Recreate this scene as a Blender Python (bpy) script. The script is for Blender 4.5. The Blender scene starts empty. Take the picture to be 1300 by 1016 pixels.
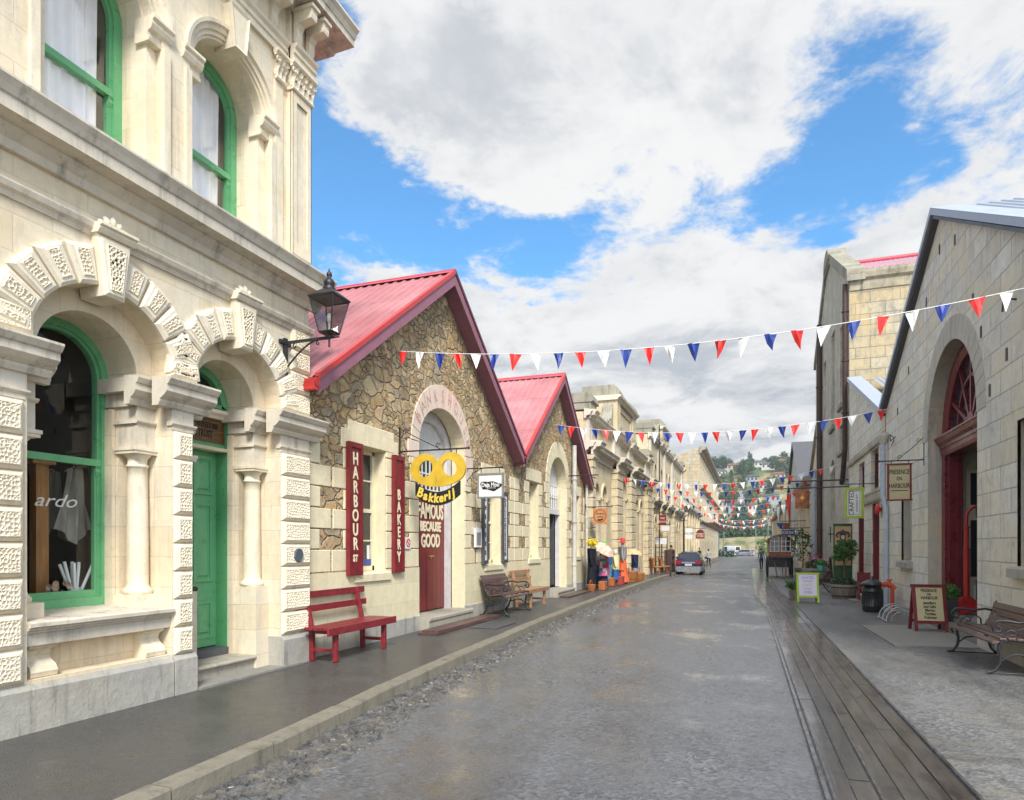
SKY_S = .15; CLOUD_S = .63; SUN_S = 3.2; EXPO = .6
BLOBS = [(425, 110, .09, -.13), (430, 255, .10, -.13), (500, 265, .09, -.14), (575, 280, .10, -.14), (650, 305, .10, -.14), (710, 340, .10, -.14), (610, 250, .08, -.06),
         (540, 40, .17, .12), (560, 130, .14, .14), (640, 190, .13, .12), (470, 185, .075, .17), (700, 110, .25, .11), (880, 110, .20, .10), (720, 245, .08, .08),
         (440, 340, .10, .15), (540, 350, .11, .15), (620, 385, .12, .12), (700, 430, .12, .10), (830, 360, .14, .08), (800, 480, .4, .09), (1150, 340, .22, .06), (1240, 50, .18, .10), (1240, 240, .16, .08),
         (1050, 110, .10, -.12), (1100, 170, .12, -.13), (1170, 190, .10, -.10), (1000, 250, .11, -.13), (900, 265, .10, -.12), (1060, 240, .08, -.08), (790, 300, .08, -.08)]
import bpy, bmesh, math, random
import numpy as np
from mathutils import Vector, Matrix
from mathutils.geometry import tessellate_polygon
from mathutils.noise import noise as pnoise
R = math.radians
PI = math.pi
random.seed(7)
sc = bpy.context.scene
col = sc.collection
# ---------------------------------------------------------------- camera
F_, VX_, HY_, CX_, CZ_ = 840., 952., 694., 650., 1.6
TH = math.atan((VX_-CX_)/F_); CT, ST = math.cos(TH), math.sin(TH)
cam_d = bpy.data.cameras.new('camera'); cam = bpy.data.objects.new('camera', cam_d); col.objects.link(cam)
cam.location = (0, 0, CZ_); cam.rotation_euler = (R(90), 0, TH)
cam_d.sensor_width = 36; cam_d.lens = F_/1300*36; cam_d.shift_y = (HY_-508)/1300
cam_d.clip_start = .1; cam_d.clip_end = 5000
sc.camera = cam
def ray(x, y): return ((x-CX_)*CT-F_*ST, (x-CX_)*ST+F_*CT, HY_-y)
def PX(x, y, X):      # surveyed point on a wall plane X = const -> (Y, Z)
    r = ray(x, y); t = X/r[0]; return r[1]*t, CZ_+r[2]*t
def PY(x, y, Y):      # point on a plane across the street -> (X, Z)
    r = ray(x, y); t = Y/r[1]; return r[0]*t, CZ_+r[2]*t
def PZ(x, y, Z=0.):   # point on the ground -> (X, Y)
    r = ray(x, y); t = (Z-CZ_)/r[2]; return r[0]*t, r[1]*t
def sm(a, b, x):
    t = max(0., min(1., (x-a)/(b-a))); return t*t*(3-2*t)
def gz(Y): return -.4*sm(26, 75, Y)
# ---------------------------------------------------------------- object helpers
def tag(o, label=None, cat=None, group=None, kind=None):
    if label: o['label'] = label
    if cat: o['category'] = cat
    if group: o['group'] = group
    if kind: o['kind'] = kind
    return o
def thing(name, label, cat, loc=(0, 0, 0), rz=0, group=None, kind=None):
    o = bpy.data.objects.new(name, None); col.objects.link(o)
    o.location = loc; o.rotation_euler = (0, 0, rz); o.empty_display_size = .2
    return tag(o, label, cat, group, kind)
def copy_tree(o, parent=None):
    c = o.copy(); col.objects.link(c); c.parent = parent
    for ch in [x for x in col.objects if x.parent == o]: copy_tree(ch, c)
    return c
def origin_of(p):
    v = Vector((0, 0, 0))
    while p is not None:
        v += p.location; p = p.parent
    return v
IDT = lambda a, b, c: (a, b, c)
def LT(X0): return lambda u, n, v: (X0+n, u, v)     # left-hand facades: u = along street, n = out, v = up
def RT(X0): return lambda u, n, v: (X0-n, u, v)
def XT(Y0, s=-1): return lambda u, n, v: (u, Y0+s*n, v)   # facing the camera end of the street
class MB:
    def __init__(s, T=IDT): s.v = []; s.f = []; s.T = T; s.sm = []; s.mk = []
    def mark(s):
        if not s.mk or s.mk[-1][0] != len(s.v): s.mk.append((len(s.v), len(s.f)))
        return s
    def add(s, pts, faces, smooth=False):
        b = len(s.v); s.v += [s.T(*p) for p in pts]
        s.f += [[b+i for i in f] for f in faces]; s.sm += [smooth]*len(faces); return s
    def poly(s, pts): return s.add(pts, [list(range(len(pts)))])
    def box(s, a, b):
        (x0, y0, z0), (x1, y1, z1) = a, b
        return s.add([(x0,y0,z0),(x1,y0,z0),(x1,y1,z0),(x0,y1,z0),(x0,y0,z1),(x1,y0,z1),(x1,y1,z1),(x0,y1,z1)],
              [(0,3,2,1),(4,5,6,7),(0,1,5,4),(1,2,6,5),(2,3,7,6),(3,0,4,7)])
    def frustum(s, a, b, ins, ax=1):
        """box whose face at max of axis 1 (n) is inset: chamfered block"""
        (x0, y0, z0), (x1, y1, z1) = a, b; i = ins
        P = [(x0,y0,z0),(x1,y0,z0),(x1,y0,z1),(x0,y0,z1),(x0,y1-i,z0),(x1,y1-i,z0),(x1,y1-i,z1),(x0,y1-i,z1),
             (x0+i,y1,z0+i),(x1-i,y1,z0+i),(x1-i,y1,z1-i),(x0+i,y1,z1-i)]
        return s.add(P, [(0,1,2,3),(0,4,5,1),(1,5,6,2),(2,6,7,3),(3,7,4,0),(4,8,9,5),(5,9,10,6),(6,10,11,7),(7,11,8,4),(8,11,10,9)])
    def prism(s, poly, n0, n1):
        """poly in (u,v) extruded along n"""
        k = len(poly)
        P = [(u, n0, v) for u, v in poly]+[(u, n1, v) for u, v in poly]
        F = [list(range(k-1, -1, -1)), list(range(k, 2*k))]+[(i, (i+1) % k, k+(i+1) % k, k+i) for i in range(k)]
        return s.add(P, F)
    def mold(s, prof, u0, u1, off=0.):
        """profile (n,v) closed polygon extruded along u"""
        k = len(prof)
        P = [(u0, n+off, v) for n, v in prof]+[(u1, n+off, v) for n, v in prof]
        F = [list(range(k)), list(range(2*k-1, k-1, -1))]+[(i, k+i, k+(i+1) % k, (i+1) % k) for i in range(k)]
        return s.add(P, F)
    def holes(s, outer, holes, n0, depth):
        """flat front with openings, and reveals of the given depth"""
        loops = [[Vector((u, v, 0)) for u, v in l] for l in [outer]+holes]
        flat = [p for l in loops for p in l]
        tris = tessellate_polygon(loops)
        s.add([(p.x, n0, p.y) for p in flat], [list(t) for t in tris])
        for h in holes+[outer]:
            k = len(h); d = depth
            if h is outer or d == 0: continue
            s.add([(u, n0, v) for u, v in h]+[(u, n0-d, v) for u, v in h],
                  [(i, (i+1) % k, k+(i+1) % k, k+i) for i in range(k)])
        return s
    def arcmold(s, prof, cu, cv, ru, rv, a0=0., a1=PI, n=24, capped=True):
        """profile of (dr, n) swept along an elliptical arch"""
        k = len(prof); P = []; Fs = []
        for i in range(n+1):
            a = a0+(a1-a0)*i/n
            for dr, nn in prof:
                P.append((cu+(ru+dr)*math.cos(a), nn, cv+(rv+dr)*math.sin(a)))
        for i in range(n):
            for j in range(k):
                Fs.append((i*k+j, (i+1)*k+j, (i+1)*k+(j+1) % k, i*k+(j+1) % k))
        if capped: Fs += [list(range(k)), [n*k+j for j in range(k-1, -1, -1)]]
        return s.add(P, Fs)
    def tube(s, path, r, n=8, closed=False, smooth=True):
        P = [Vector(p) for p in path]; k = len(P); rr = r if isinstance(r, (list, tuple)) else [r]*k
        up = Vector((0, 0, 1)); V = []
        d0 = None; x = None
        for i, p in enumerate(P):
            if closed: d = P[(i+1) % k]-P[i-1]
            else: d = (P[min(i+1, k-1)]-P[max(i-1, 0)])
            d = d.normalized() if d.length > 1e-9 else Vector((0, 0, 1))
            if x is None:
                x = d.cross(up)
                if x.length < .01: x = d.cross(Vector((1, 0, 0)))
            x = (x-d*x.dot(d))
            if x.length < 1e-6: x = d.cross(Vector((1, .3, .2)))
            x.normalize(); y = d.cross(x)
            for j in range(n):
                a = 2*PI*j/n; V.append(tuple(p+(x*math.cos(a)+y*math.sin(a))*rr[i]))
        Fs = []
        for i in range(k if closed else k-1):
            i2 = (i+1) % k
            for j in range(n): Fs.append((i*n+j, i*n+(j+1) % n, i2*n+(j+1) % n, i2*n+j))
        s.add(V, Fs, smooth)
        if not closed: s.add([V[j] for j in range(n)]+[V[(k-1)*n+j] for j in range(n)], [list(range(n-1, -1, -1)), list(range(n, 2*n))])
        return s
    def lathe(s, prof, c, n=20, smooth=True, sq=False):
        """prof of (r, z) about a vertical axis through c"""
        k = len(prof); V = []; off = PI/4 if sq else 0
        for r, z in prof:
            for j in range(n):
                a = 2*PI*j/n+off; V.append((c[0]+r*math.cos(a), c[1]+r*math.sin(a), c[2]+z))
        Fs = [(i*n+j, i*n+(j+1) % n, (i+1)*n+(j+1) % n, (i+1)*n+j) for i in range(k-1) for j in range(n)]
        s.add(V, Fs, smooth)
        return s.add([V[j] for j in range(n)]+[V[(k-1)*n+j] for j in range(n)], [list(range(n-1, -1, -1)), list(range(n, 2*n))])
    def grid(s, f, nu, nv, smooth=False):
        V = [f(i/nu, j/nv) for j in range(nv+1) for i in range(nu+1)]
        Fs = [(j*(nu+1)+i, j*(nu+1)+i+1, (j+1)*(nu+1)+i+1, (j+1)*(nu+1)+i) for j in range(nv) for i in range(nu)]
        return s.add(V, Fs, smooth)
    def build(s, name, m, parent=None, bevel=0., fix=True):
        if s.mk:      # pieces marked as separate: one object each
            mk = s.mk+[(len(s.v), len(s.f))]; s.mk = []; outs = []
            if mk[0] != (0, 0): mk = [(0, 0)]+mk
            for (v0, f0), (v1, f1) in zip(mk, mk[1:]):
                if f1 == f0: continue
                q = MB(); q.v = s.v[v0:v1]; q.f = [[i-v0 for i in f] for f in s.f[f0:f1]]; q.sm = s.sm[f0:f1]
                outs.append(q.build(name, m, parent, bevel, fix))
            return outs[0]
        me = bpy.data.meshes.new(name)
        o = origin_of(parent)
        me.from_pydata([(x-o.x, y-o.y, z-o.z) for x, y, z in s.v], [], s.f)
        me.polygons.foreach_set('use_smooth', s.sm)
        if fix:
            bm = bmesh.new(); bm.from_mesh(me); bmesh.ops.recalc_face_normals(bm, faces=bm.faces); bm.to_mesh(me); bm.free()
        me.materials.append(m)
        ob = bpy.data.objects.new(name, me); col.objects.link(ob)
        if parent is not None: ob.parent = parent
        if bevel:
            b = ob.modifiers.new('bevel', 'BEVEL'); b.width = bevel; b.segments = 2; b.limit_method = 'ANGLE'; b.angle_limit = R(40)
        return ob
def arc(cu, cv, ru, rv, a0, a1, n): return [(cu+ru*math.cos(a0+(a1-a0)*i/n), cv+rv*math.sin(a0+(a1-a0)*i/n)) for i in range(n+1)]
def archhole(c, h, v0, vs, rv, n=20):
    """opening: sill v0, springing vs, half width h, rise rv"""
    return [(c-h, v0), (c+h, v0)]+arc(c, vs, h, rv, 0, PI, n)
def rect(a, b, c, d): return [(a, c), (b, c), (b, d), (a, d)]
def vor(u, v, sz, seed=0):
    """vectorised worley F2-F1 for carved vermiculation"""
    x = u/sz; y = v/sz; xi = np.floor(x); yi = np.floor(y)
    d1 = np.full(x.shape, 9.); d2 = np.full(x.shape, 9.)
    for di in (-1, 0, 1):
        for dj in (-1, 0, 1):
            cx = xi+di; cy = yi+dj
            h1 = np.modf(np.sin(cx*127.1+cy*311.7+seed)*43758.5453)[0]; h2 = np.modf(np.sin(cx*269.5+cy*183.3+seed)*43758.5453)[0]
            px = cx+.5+.42*h1; py = cy+.5+.42*h2
            d = np.hypot(x-px, y-py)
            n1 = np.minimum(d1, d); d2 = np.minimum(np.maximum(d1, d), d2); d1 = n1
    return d2-d1
def verm(mb, fn, w, h, n0, n1=None, sz=.032, res=.0075, seed=0, depth=.014):
    """carved worm-eaten panel: fn(s,t)->(u,v); ridges at n0, pits cut below"""
    nu = max(6, int(w/res)); nv = max(5, int(h/res))
    S, T_ = np.meshgrid(np.linspace(0, 1, nu+1), np.linspace(0, 1, nv+1))
    e = vor(S*w+seed*.37, T_*h+seed*.19, sz, seed*1.7)
    edge = np.minimum(np.minimum(S*w, (1-S)*w), np.minimum(T_*h, (1-T_)*h))
    pit = np.clip((e-.18)/.16, 0, 1)*np.clip(edge/.006, 0, 1)
    V = []
    for j in range(nv+1):
        for i in range(nu+1):
            u, v = fn(S[j, i], T_[j, i]); V.append((u, n0-depth*pit[j, i], v))
    F = [(j*(nu+1)+i, j*(nu+1)+i+1, (j+1)*(nu+1)+i+1, (j+1)*(nu+1)+i) for j in range(nv) for i in range(nu)]
    mb.add(V, F)
# ---------------------------------------------------------------- text
_tc = {}
def text_mb(body, T, m, name, parent, size=1., wx=1., ext=.004, spacing=1., shear=0., align='CENTER', bold=0., rot=None):
    """lettering as real extruded mesh; T maps (a,b,c) with a = reading direction, b = up, c = out"""
    cu = bpy.data.curves.new('text', 'FONT'); cu.body = body; cu.size = size; cu.align_x = align; cu.align_y = 'CENTER'
    cu.extrude = ext; cu.space_character = spacing; cu.shear = shear; cu.offset = bold; cu.resolution_u = 3
    o = bpy.data.objects.new('text', cu); col.objects.link(o)
    dg = bpy.context.evaluated_depsgraph_get(); dg.update()
    me = bpy.data.meshes.new_from_object(o.evaluated_get(dg))
    bpy.data.objects.remove(o); bpy.data.curves.remove(cu)
    og = origin_of(parent)
    for v in me.vertices:
        a, b, c = v.co
        if rot: a, b = a*math.cos(rot)-b*math.sin(rot), a*math.sin(rot)+b*math.cos(rot)
        v.co = Vector(T(a*wx, b, c))-og
    me.materials.clear(); me.materials.append(m); me.name = name
    ob = bpy.data.objects.new(name, me); col.objects.link(ob)
    if parent is not None: ob.parent = parent
    return ob
# ---------------------------------------------------------------- materials
_m = {}
class NT:
    def __init__(s, name):
        s.m = bpy.data.materials.new(name); s.m.use_nodes = True; s.t = s.m.node_tree; s.n = s.t.nodes
        s.b = s.n['Principled BSDF']; s.out = s.n['Material Output']
    def N(s, ty, **k):
        n = s.n.new(ty)
        for a, b in k.items(): setattr(n, a, b)
        return n
    def L(s, a, b): s.t.links.new(a, b)
    def pos(s, mode='P', scale=(1, 1, 1)):
        g = s.N('ShaderNodeNewGeometry'); o = g.outputs['Position']
        if mode == 'W':   # wall coordinates (X+Y, Z)
            sp = s.N('ShaderNodeSeparateXYZ'); s.L(o, sp.inputs[0])
            ad = s.N('ShaderNodeMath', operation='ADD'); s.L(sp.outputs[0], ad.inputs[0]); s.L(sp.outputs[1], ad.inputs[1])
            cb = s.N('ShaderNodeCombineXYZ'); s.L(ad.outputs[0], cb.inputs[0]); s.L(sp.outputs[2], cb.inputs[1]); o = cb.outputs[0]
        mp = s.N('ShaderNodeMapping'); mp.inputs['Scale'].default_value = scale; s.L(o, mp.inputs[0]); return mp.outputs[0]
    def obj(s, scale=(1, 1, 1)):
        g = s.N('ShaderNodeTexCoord'); mp = s.N('ShaderNodeMapping'); mp.inputs['Scale'].default_value = scale; s.L(g.outputs['Object'], mp.inputs[0]); return mp.outputs[0]
    def noise(s, vec, scale, detail=4, rough=.55, dist=0.):
        n = s.N('ShaderNodeTexNoise'); n.inputs['Scale'].default_value = scale; n.inputs['Detail'].default_value = detail
        n.inputs['Roughness'].default_value = rough; n.inputs['Distortion'].default_value = dist; s.L(vec, n.inputs['Vector']); return n.outputs['Fac']
    def ramp(s, fac, stops, interp='LINEAR'):
        n = s.N('ShaderNodeValToRGB'); n.color_ramp.interpolation = interp; e = n.color_ramp.elements
        while len(e) < len(stops): e.new(.5)
        for x, (p, c) in zip(e, stops):
            x.position = p; x.color = (*c, 1) if len(c) == 3 else c
        s.L(fac, n.inputs[0]); return n.outputs[0]
    def vr(s, fac, a, b, c=0., d=1.):
        n = s.N('ShaderNodeMapRange'); n.inputs[1].default_value = a; n.inputs[2].default_value = b; n.inputs[3].default_value = c; n.inputs[4].default_value = d
        s.L(fac, n.inputs[0]); return n.outputs[0]
    def mix(s, fac, a, b, mode='MIX'):
        n = s.N('ShaderNodeMix', data_type='RGBA', blend_type=mode); 
        if isinstance(fac, (int, float)): n.inputs[0].default_value = fac
        else: s.L(fac, n.inputs[0])
        for i, x in ((6, a), (7, b)):
            if isinstance(x, tuple): n.inputs[i].default_value = (*x, 1)
            else: s.L(x, n.inputs[i])
        return n.outputs[2]
    def math(s, op, a, b=None):
        n = s.N('ShaderNodeMath', operation=op)
        for i, x in ((0, a), (1, b)):
            if x is None: continue
            if isinstance(x, (int, float)): n.inputs[i].default_value = x
            else: s.L(x, n.inputs[i])
        return n.outputs[0]
    def bump(s, h, strength=.3, dist=.01, prev=None):
        n = s.N('ShaderNodeBump'); n.inputs['Strength'].default_value = strength; n.inputs['Distance'].default_value = dist
        s.L(h, n.inputs['Height'])
        if prev is not None: s.L(prev, n.inputs['Normal'])
        return n.outputs[0]
    def done(s, color=None, rough=None, normal=None, spec=None, metal=None):
        if color is not None:
            if isinstance(color, tuple): s.b.inputs['Base Color'].default_value = (*color, 1)
            else: s.L(color, s.b.inputs['Base Color'])
        if rough is not None:
            if isinstance(rough, (int, float)): s.b.inputs['Roughness'].default_value = rough
            else: s.L(rough, s.b.inputs['Roughness'])
        if normal is not None: s.L(normal, s.b.inputs['Normal'])
        if spec is not None: s.b.inputs['Specular IOR Level'].default_value = spec
        if metal is not None: s.b.inputs['Metallic'].default_value = metal
        return s.m
def sc3(c, k): return tuple(min(1., x*k) for x in c)
def paint(name, c, rough=.45, var=.12, bump=.15, scale=6., metal=0.):
    """painted / plain surface with slight wear and unevenness"""
    t = NT(name); p = t.obj(); n1 = t.noise(p, scale, 5, .6); n2 = t.noise(p, scale*9, 3, .6)
    c1 = t.mix(t.vr(n1, .35, .7), sc3(c, 1-var), sc3(c, 1+var)); c2 = t.mix(t.vr(n2, .55, .8, 0, .35), c1, sc3(c, .6))
    return t.done(c2, t.vr(n1, .3, .7, rough-.08, rough+.12), t.bump(n2, bump, .003), metal=metal)
def limestone(name, c, block=None, warm=(.62, .45, .22), grime=.5, gcol=(.16, .15, .13), mort=.75, bump=.35, stain=.25, soot=0., orient='W', offs=.5, low=None, blot=0., ms=.005, bvar=.22):
    """Oamaru-like limestone; block = (width, height) draws ashlar joints"""
    t = NT(name); w = t.pos('W'); p = t.pos('P')
    n1 = t.noise(p, .9, 5, .6); n2 = t.noise(p, 7, 5, .65); n3 = t.noise(p, 60, 3, .6)
    colr = t.mix(t.vr(n2, .3, .75), sc3(c, .9), sc3(c, 1.07))
    norm_prev = None
    if block:
        b = t.N('ShaderNodeTexBrick'); b.offset = offs; b.inputs['Scale'].default_value = 1.; b.inputs['Mortar Size'].default_value = ms
        b.inputs['Mortar Smooth'].default_value = .3
        b.inputs['Brick Width'].default_value = block[0]; b.inputs['Row Height'].default_value = block[1]; b.inputs['Bias'].default_value = 0.
        b.inputs['Color1'].default_value = (0, 0, 0, 1); b.inputs['Color2'].default_value = (1, 1, 1, 1); b.inputs['Mortar'].default_value = (.5, .5, .5, 1)
        wd = t.N('ShaderNodeVectorMath', operation='ADD'); t.L(w, wd.inputs[0])
        nn = t.N('ShaderNodeTexNoise'); nn.inputs['Scale'].default_value = 3.; t.L(w, nn.inputs['Vector'])
        sv = t.N('ShaderNodeVectorMath', operation='SCALE'); t.L(nn.outputs['Color'], sv.inputs[0]); sv.inputs[3].default_value = .012; t.L(sv.outputs[0], wd.inputs[1])
        t.L(wd.outputs[0], b.inputs['Vector'])
        rnd = b.outputs['Color']; b2_ = t.N('ShaderNodeTexWhiteNoise', noise_dimensions='1D'); t.L(rnd, b2_.inputs['W']); colr = t.mix(t.math('MULTIPLY', b2_.outputs['Value'], bvar), colr, sc3(c, .55)); colr = t.mix(t.math('MULTIPLY', rnd, stain), colr, warm); 
        colr = t.mix(t.math('MULTIPLY', b.outputs['Fac'], 1-mort+.25), colr, sc3(c, .42))
        norm_prev = t.bump(t.math('SUBTRACT', 1., b.outputs['Fac']), .5, .006)
    colr = t.mix(t.vr(n1, .5, .72, 0, stain), colr, sc3(warm, 1.1))
    st = t.noise(t.pos('P', (2.6, 2.6, .35)), 2.2, 6, .7)
    g = t.vr(st, .52, .74, 0, grime)
    colr = t.mix(g, colr, gcol)
    if soot:
        s2 = t.noise(t.pos('P', (1, 1, .6)), .7, 6, .7); colr = t.mix(t.vr(s2, .38, .62, 0, soot), colr, sc3(gcol, 1.6))
    if blot:
        b1 = t.noise(t.pos('P', (1, 1, .7)), 2.3, 8, .76, .4); colr = t.mix(t.vr(b1, .50, .60, 0, blot), colr, sc3(gcol, 1.9)); b2 = t.noise(p, 1.5, 7, .72); colr = t.mix(t.vr(b2, .52, .64, 0, blot*.8), colr, warm)
        b3 = t.noise(p, 5.5, 6, .78); colr = t.mix(t.vr(b3, .60, .66, 0, blot), colr, sc3(c, 1.12)); colr = t.mix(t.vr(b3, .36, .42, blot*.7, 0), colr, gcol)
    if low:
        sp = t.N('ShaderNodeSeparateXYZ'); g2 = t.N('ShaderNodeNewGeometry'); t.L(g2.outputs['Position'], sp.inputs[0])
        hh = t.math('ADD', sp.outputs[2], t.math('MULTIPLY', n2, .7)); colr = t.mix(t.vr(hh, low, low+.5, .75, 0.), colr, sc3(gcol, 2.))
    n5 = t.noise(p, 22, 4, .7); colr = t.mix(t.vr(n5, .56, .74, 0, .38), colr, sc3(c, .52)); colr = t.mix(t.vr(n3, .6, .75, 0, .3), colr, sc3(c, .6))
    n = t.bump(n2, bump, .012, norm_prev); n = t.bump(n3, bump*.7, .003, n)
    return t.done(colr, .85, n, spec=.25)
# ---------------------------------------------------------------- material set
M = {}
CREAM = (.74, .62, .44)
M['bank'] = limestone('bank_stone', (.79, .70, .535), (.62, .3), (.64, .45, .23), .38, (.22, .2, .17), mort=1.02, stain=.32)
M['bank_plain'] = limestone('bank_dressed_stone', (.785, .69, .525), None, (.60, .44, .24), .38, (.2, .18, .15), stain=.35)
M['bank_ledge'] = limestone('weathered_ledge_stone', (.72, .64, .51), None, (.5, .4, .26), .75, (.13, .12, .11), stain=.3, soot=.25)
M['vermi'] = limestone('carved_stone', (.80, .71, .55), None, (.66, .5, .3), .25, (.25, .22, .18), stain=.2)
M['plinth'] = limestone('lichen_granite', (.46, .43, .37), None, (.42, .38, .26), .85, (.10, .10, .10), bump=1., stain=.5, soot=.35)
M['ashlar'] = limestone('cream_block', (.78, .68, .46), None, (.66, .5, .25), .3, (.3, .27, .2), stain=.28, bump=.6)
M['render'] = limestone('cream_painted_render', (.79, .70, .46), (.75, .33), (.62, .5, .3), .22, (.35, .33, .27), mort=1.1, stain=.15, bump=.25, low=.2)
M['hall'] = limestone('hall_stone', (.72, .62, .43), (.7, .36), (.54, .39, .19), .6, (.17, .15, .12), mort=.9, stain=.45, blot=.22)
M['hall_top'] = limestone('lichen_parapet_stone', (.4, .37, .28), None, (.4, .33, .18), .9, (.07, .07, .06), stain=.4, soot=.5)
M['grey_ashlar'] = limestone('grey_ashlar', (.86, .83, .72), (.82, .345), (.74, .62, .38), .42, (.26, .255, .23), mort=.35, bump=1., stain=.5, soot=.15, low=.5, blot=.5, ms=.012, bvar=.4)
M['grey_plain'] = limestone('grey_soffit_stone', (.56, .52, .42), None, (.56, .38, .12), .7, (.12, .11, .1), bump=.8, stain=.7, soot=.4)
M['tall_side'] = limestone('yellow_ashlar', (.55, .50, .38), (.95, .40), (.50, .36, .17), .6, (.1, .1, .09), mort=.1, bump=.9, stain=.75, blot=.4, ms=.016, bvar=.35)
M['tall_front'] = limestone('streaked_grey_stone', (.64, .60, .50), (.9, .4), (.4, .33, .2), .9, (.12, .115, .1), mort=.5, stain=.3, soot=.2, blot=.4)
M['lime_far'] = limestone('far_cream_stone', (.76, .67, .48), (.8, .4), (.6, .42, .18), .5, (.2, .18, .14), stain=.35)
M['step'] = limestone('step_stone', (.40, .36, .29), None, (.4, .3, .2), .6, (.1, .1, .1), bump=.7)
M['concrete'] = limestone('concrete', (.27, .255, .23), None, (.3, .26, .2), .7, (.1, .1, .09), bump=.6)
def rubble():
    t = NT('rubble_masonry'); w = t.pos('W', (1., 1.45, 1)); 
    nz = t.N('ShaderNodeTexNoise'); nz.inputs['Scale'].default_value = 2.5; nz.inputs['Detail'].default_value = 3; t.L(w, nz.inputs['Vector'])
    sv = t.N('ShaderNodeVectorMath', operation='SCALE'); t.L(nz.outputs['Color'], sv.inputs[0]); sv.inputs[3].default_value = .42
    ad = t.N('ShaderNodeVectorMath', operation='ADD'); t.L(w, ad.inputs[0]); t.L(sv.outputs[0], ad.inputs[1])
    def V(f, sc_):
        v = t.N('ShaderNodeTexVoronoi', voronoi_dimensions='2D', feature=f); v.inputs['Scale'].default_value = sc_; v.inputs['Randomness'].default_value = .85
        t.L(ad.outputs[0], v.inputs['Vector']); return v
    c = V('F1', 3.3); e = V('DISTANCE_TO_EDGE', 3.3); cB = V('F1', 6.6); eB = V('DISTANCE_TO_EDGE', 6.6)
    mk = t.vr(t.noise(t.pos('P'), 1.3, 3, .6), .49, .50)
    cC = t.mix(mk, c.outputs['Color'], cB.outputs['Color']); eC = t.math('ADD', t.math('MULTIPLY', t.math('SUBTRACT', 1., mk), e.outputs[0]), t.math('MULTIPLY', mk, eB.outputs[0]))
    sp = t.N('ShaderNodeSeparateColor'); t.L(cC, sp.inputs[0])
    base = t.ramp(sp.outputs[0], [(0, (.24, .20, .15)), (.18, (.46, .36, .21)), (.36, (.50, .34, .155)), (.5, (.34, .31, .25)), (.66, (.55, .42, .24)), (.8, (.68, .59, .42)), (.92, (.42, .25, .12)), (1, (.30, .26, .20))])
    p = t.pos('P'); n1 = t.noise(p, 9, 6, .7); n2 = t.noise(p, 45, 3, .6); n3 = t.noise(p, 1.4, 4, .6)
    base = t.mix(t.vr(n1, .35, .7), t.mix(.35, base, (.16, .14, .10)), t.mix(.2, base, (.68, .55, .32)))
    base = t.mix(t.vr(n2, .55, .75, 0, .5), base, (.5, .43, .3))
    base = t.mix(t.vr(n3, .5, .72, 0, .45), base, (.17, .15, .12)); n7 = t.noise(p, 4.5, 6, .75); base = t.mix(t.vr(n7, .55, .66, 0, .6), base, (.62, .54, .40)); base = t.mix(t.vr(n7, .34, .45, .6, 0), base, (.15, .12, .085))
    base = t.mix(1., base, (1.0, .90, .78), 'MULTIPLY'); base = t.mix(1., base, (1.18, 1.18, 1.18), 'MULTIPLY')
    mort = t.mix(t.vr(n1, .4, .6), (.55, .47, .34), (.36, .31, .23))
    em = t.math('ADD', eC, t.math('MULTIPLY', t.math('SUBTRACT', t.noise(p, 14, 5, .7), .5), .16)); colr = t.mix(t.vr(em, .01, .06, .85, 0), base, mort)
    h = t.math('ADD', t.math('ADD', t.vr(em, .0, .12), t.math('MULTIPLY', n1, .9)), t.math('MULTIPLY', sp.outputs[1], .5))
    n = t.bump(h, 1., .045); n = t.bump(n2, .5, .006, n)
    return t.done(colr, .88, n, spec=.25)
M['rubble'] = rubble()
def roofmat(name, c, fade=.35):
    t = NT(name); p = t.pos('P'); n1 = t.noise(p, .8, 4, .6); n2 = t.noise(t.pos('P', (1, 1, 5)), 3, 5, .7)
    cc = t.mix(t.vr(n1, .35, .7), sc3(c, .85), t.mix(fade, c, (.62, .38, .38)))
    cc = t.mix(t.vr(n2, .55, .8, 0, .3), cc, sc3(c, .55))
    g = t.N('ShaderNodeNewGeometry'); sp = t.N('ShaderNodeSeparateXYZ'); t.L(g.outputs['Position'], sp.inputs[0])
    fr = t.math('FRACT', t.math('MULTIPLY', sp.outputs[2], .86)); cc = t.mix(t.math('MULTIPLY', t.vr(fr, .0, .02, 1, 0), .6), cc, sc3(c, .35))
    n3 = t.noise(t.pos('P', (6, .6, .6)), 2.2, 6, .7); cc = t.mix(t.vr(n3, .52, .68, 0, .55), cc, t.mix(.5, sc3(c, .6), (.30, .22, .2)))
    v = t.N('ShaderNodeTexVoronoi', feature='F1'); v.inputs['Scale'].default_value = 5.3; v.inputs['Randomness'].default_value = 0.; t.L(t.pos('P'), v.inputs['Vector']); cc = t.mix(t.vr(v.outputs['Distance'], .03, .07, .7, 0), cc, sc3(c, .3))
    return t.done(cc, t.vr(n3, .3, .7, .4, .62), t.bump(n2, .15, .006))
M['roof'] = roofmat('faded_red_iron', (.44, .14, .145)); M['barge'] = paint('maroon_barge', (.10, .018, .028), .35); M['barge_lit'] = paint('sky_lit_maroon', (.30, .12, .16), .5)  # lighter barge tone is maroon with reflected sky put into the colour
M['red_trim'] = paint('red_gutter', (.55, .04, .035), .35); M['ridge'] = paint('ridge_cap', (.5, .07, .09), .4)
M['green'] = paint('green_gloss', (.13, .39, .18), .3, .08, .1); M['green_dark'] = paint('green_frame', (.10, .34, .15), .32, .08, .1)
M['maroon'] = paint('maroon_gloss', (.19, .018, .022), .38, .18, .2); M['maroon_bench'] = paint('bench_maroon', (.22, .022, .028), .38, .25, .3, 14)
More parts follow.
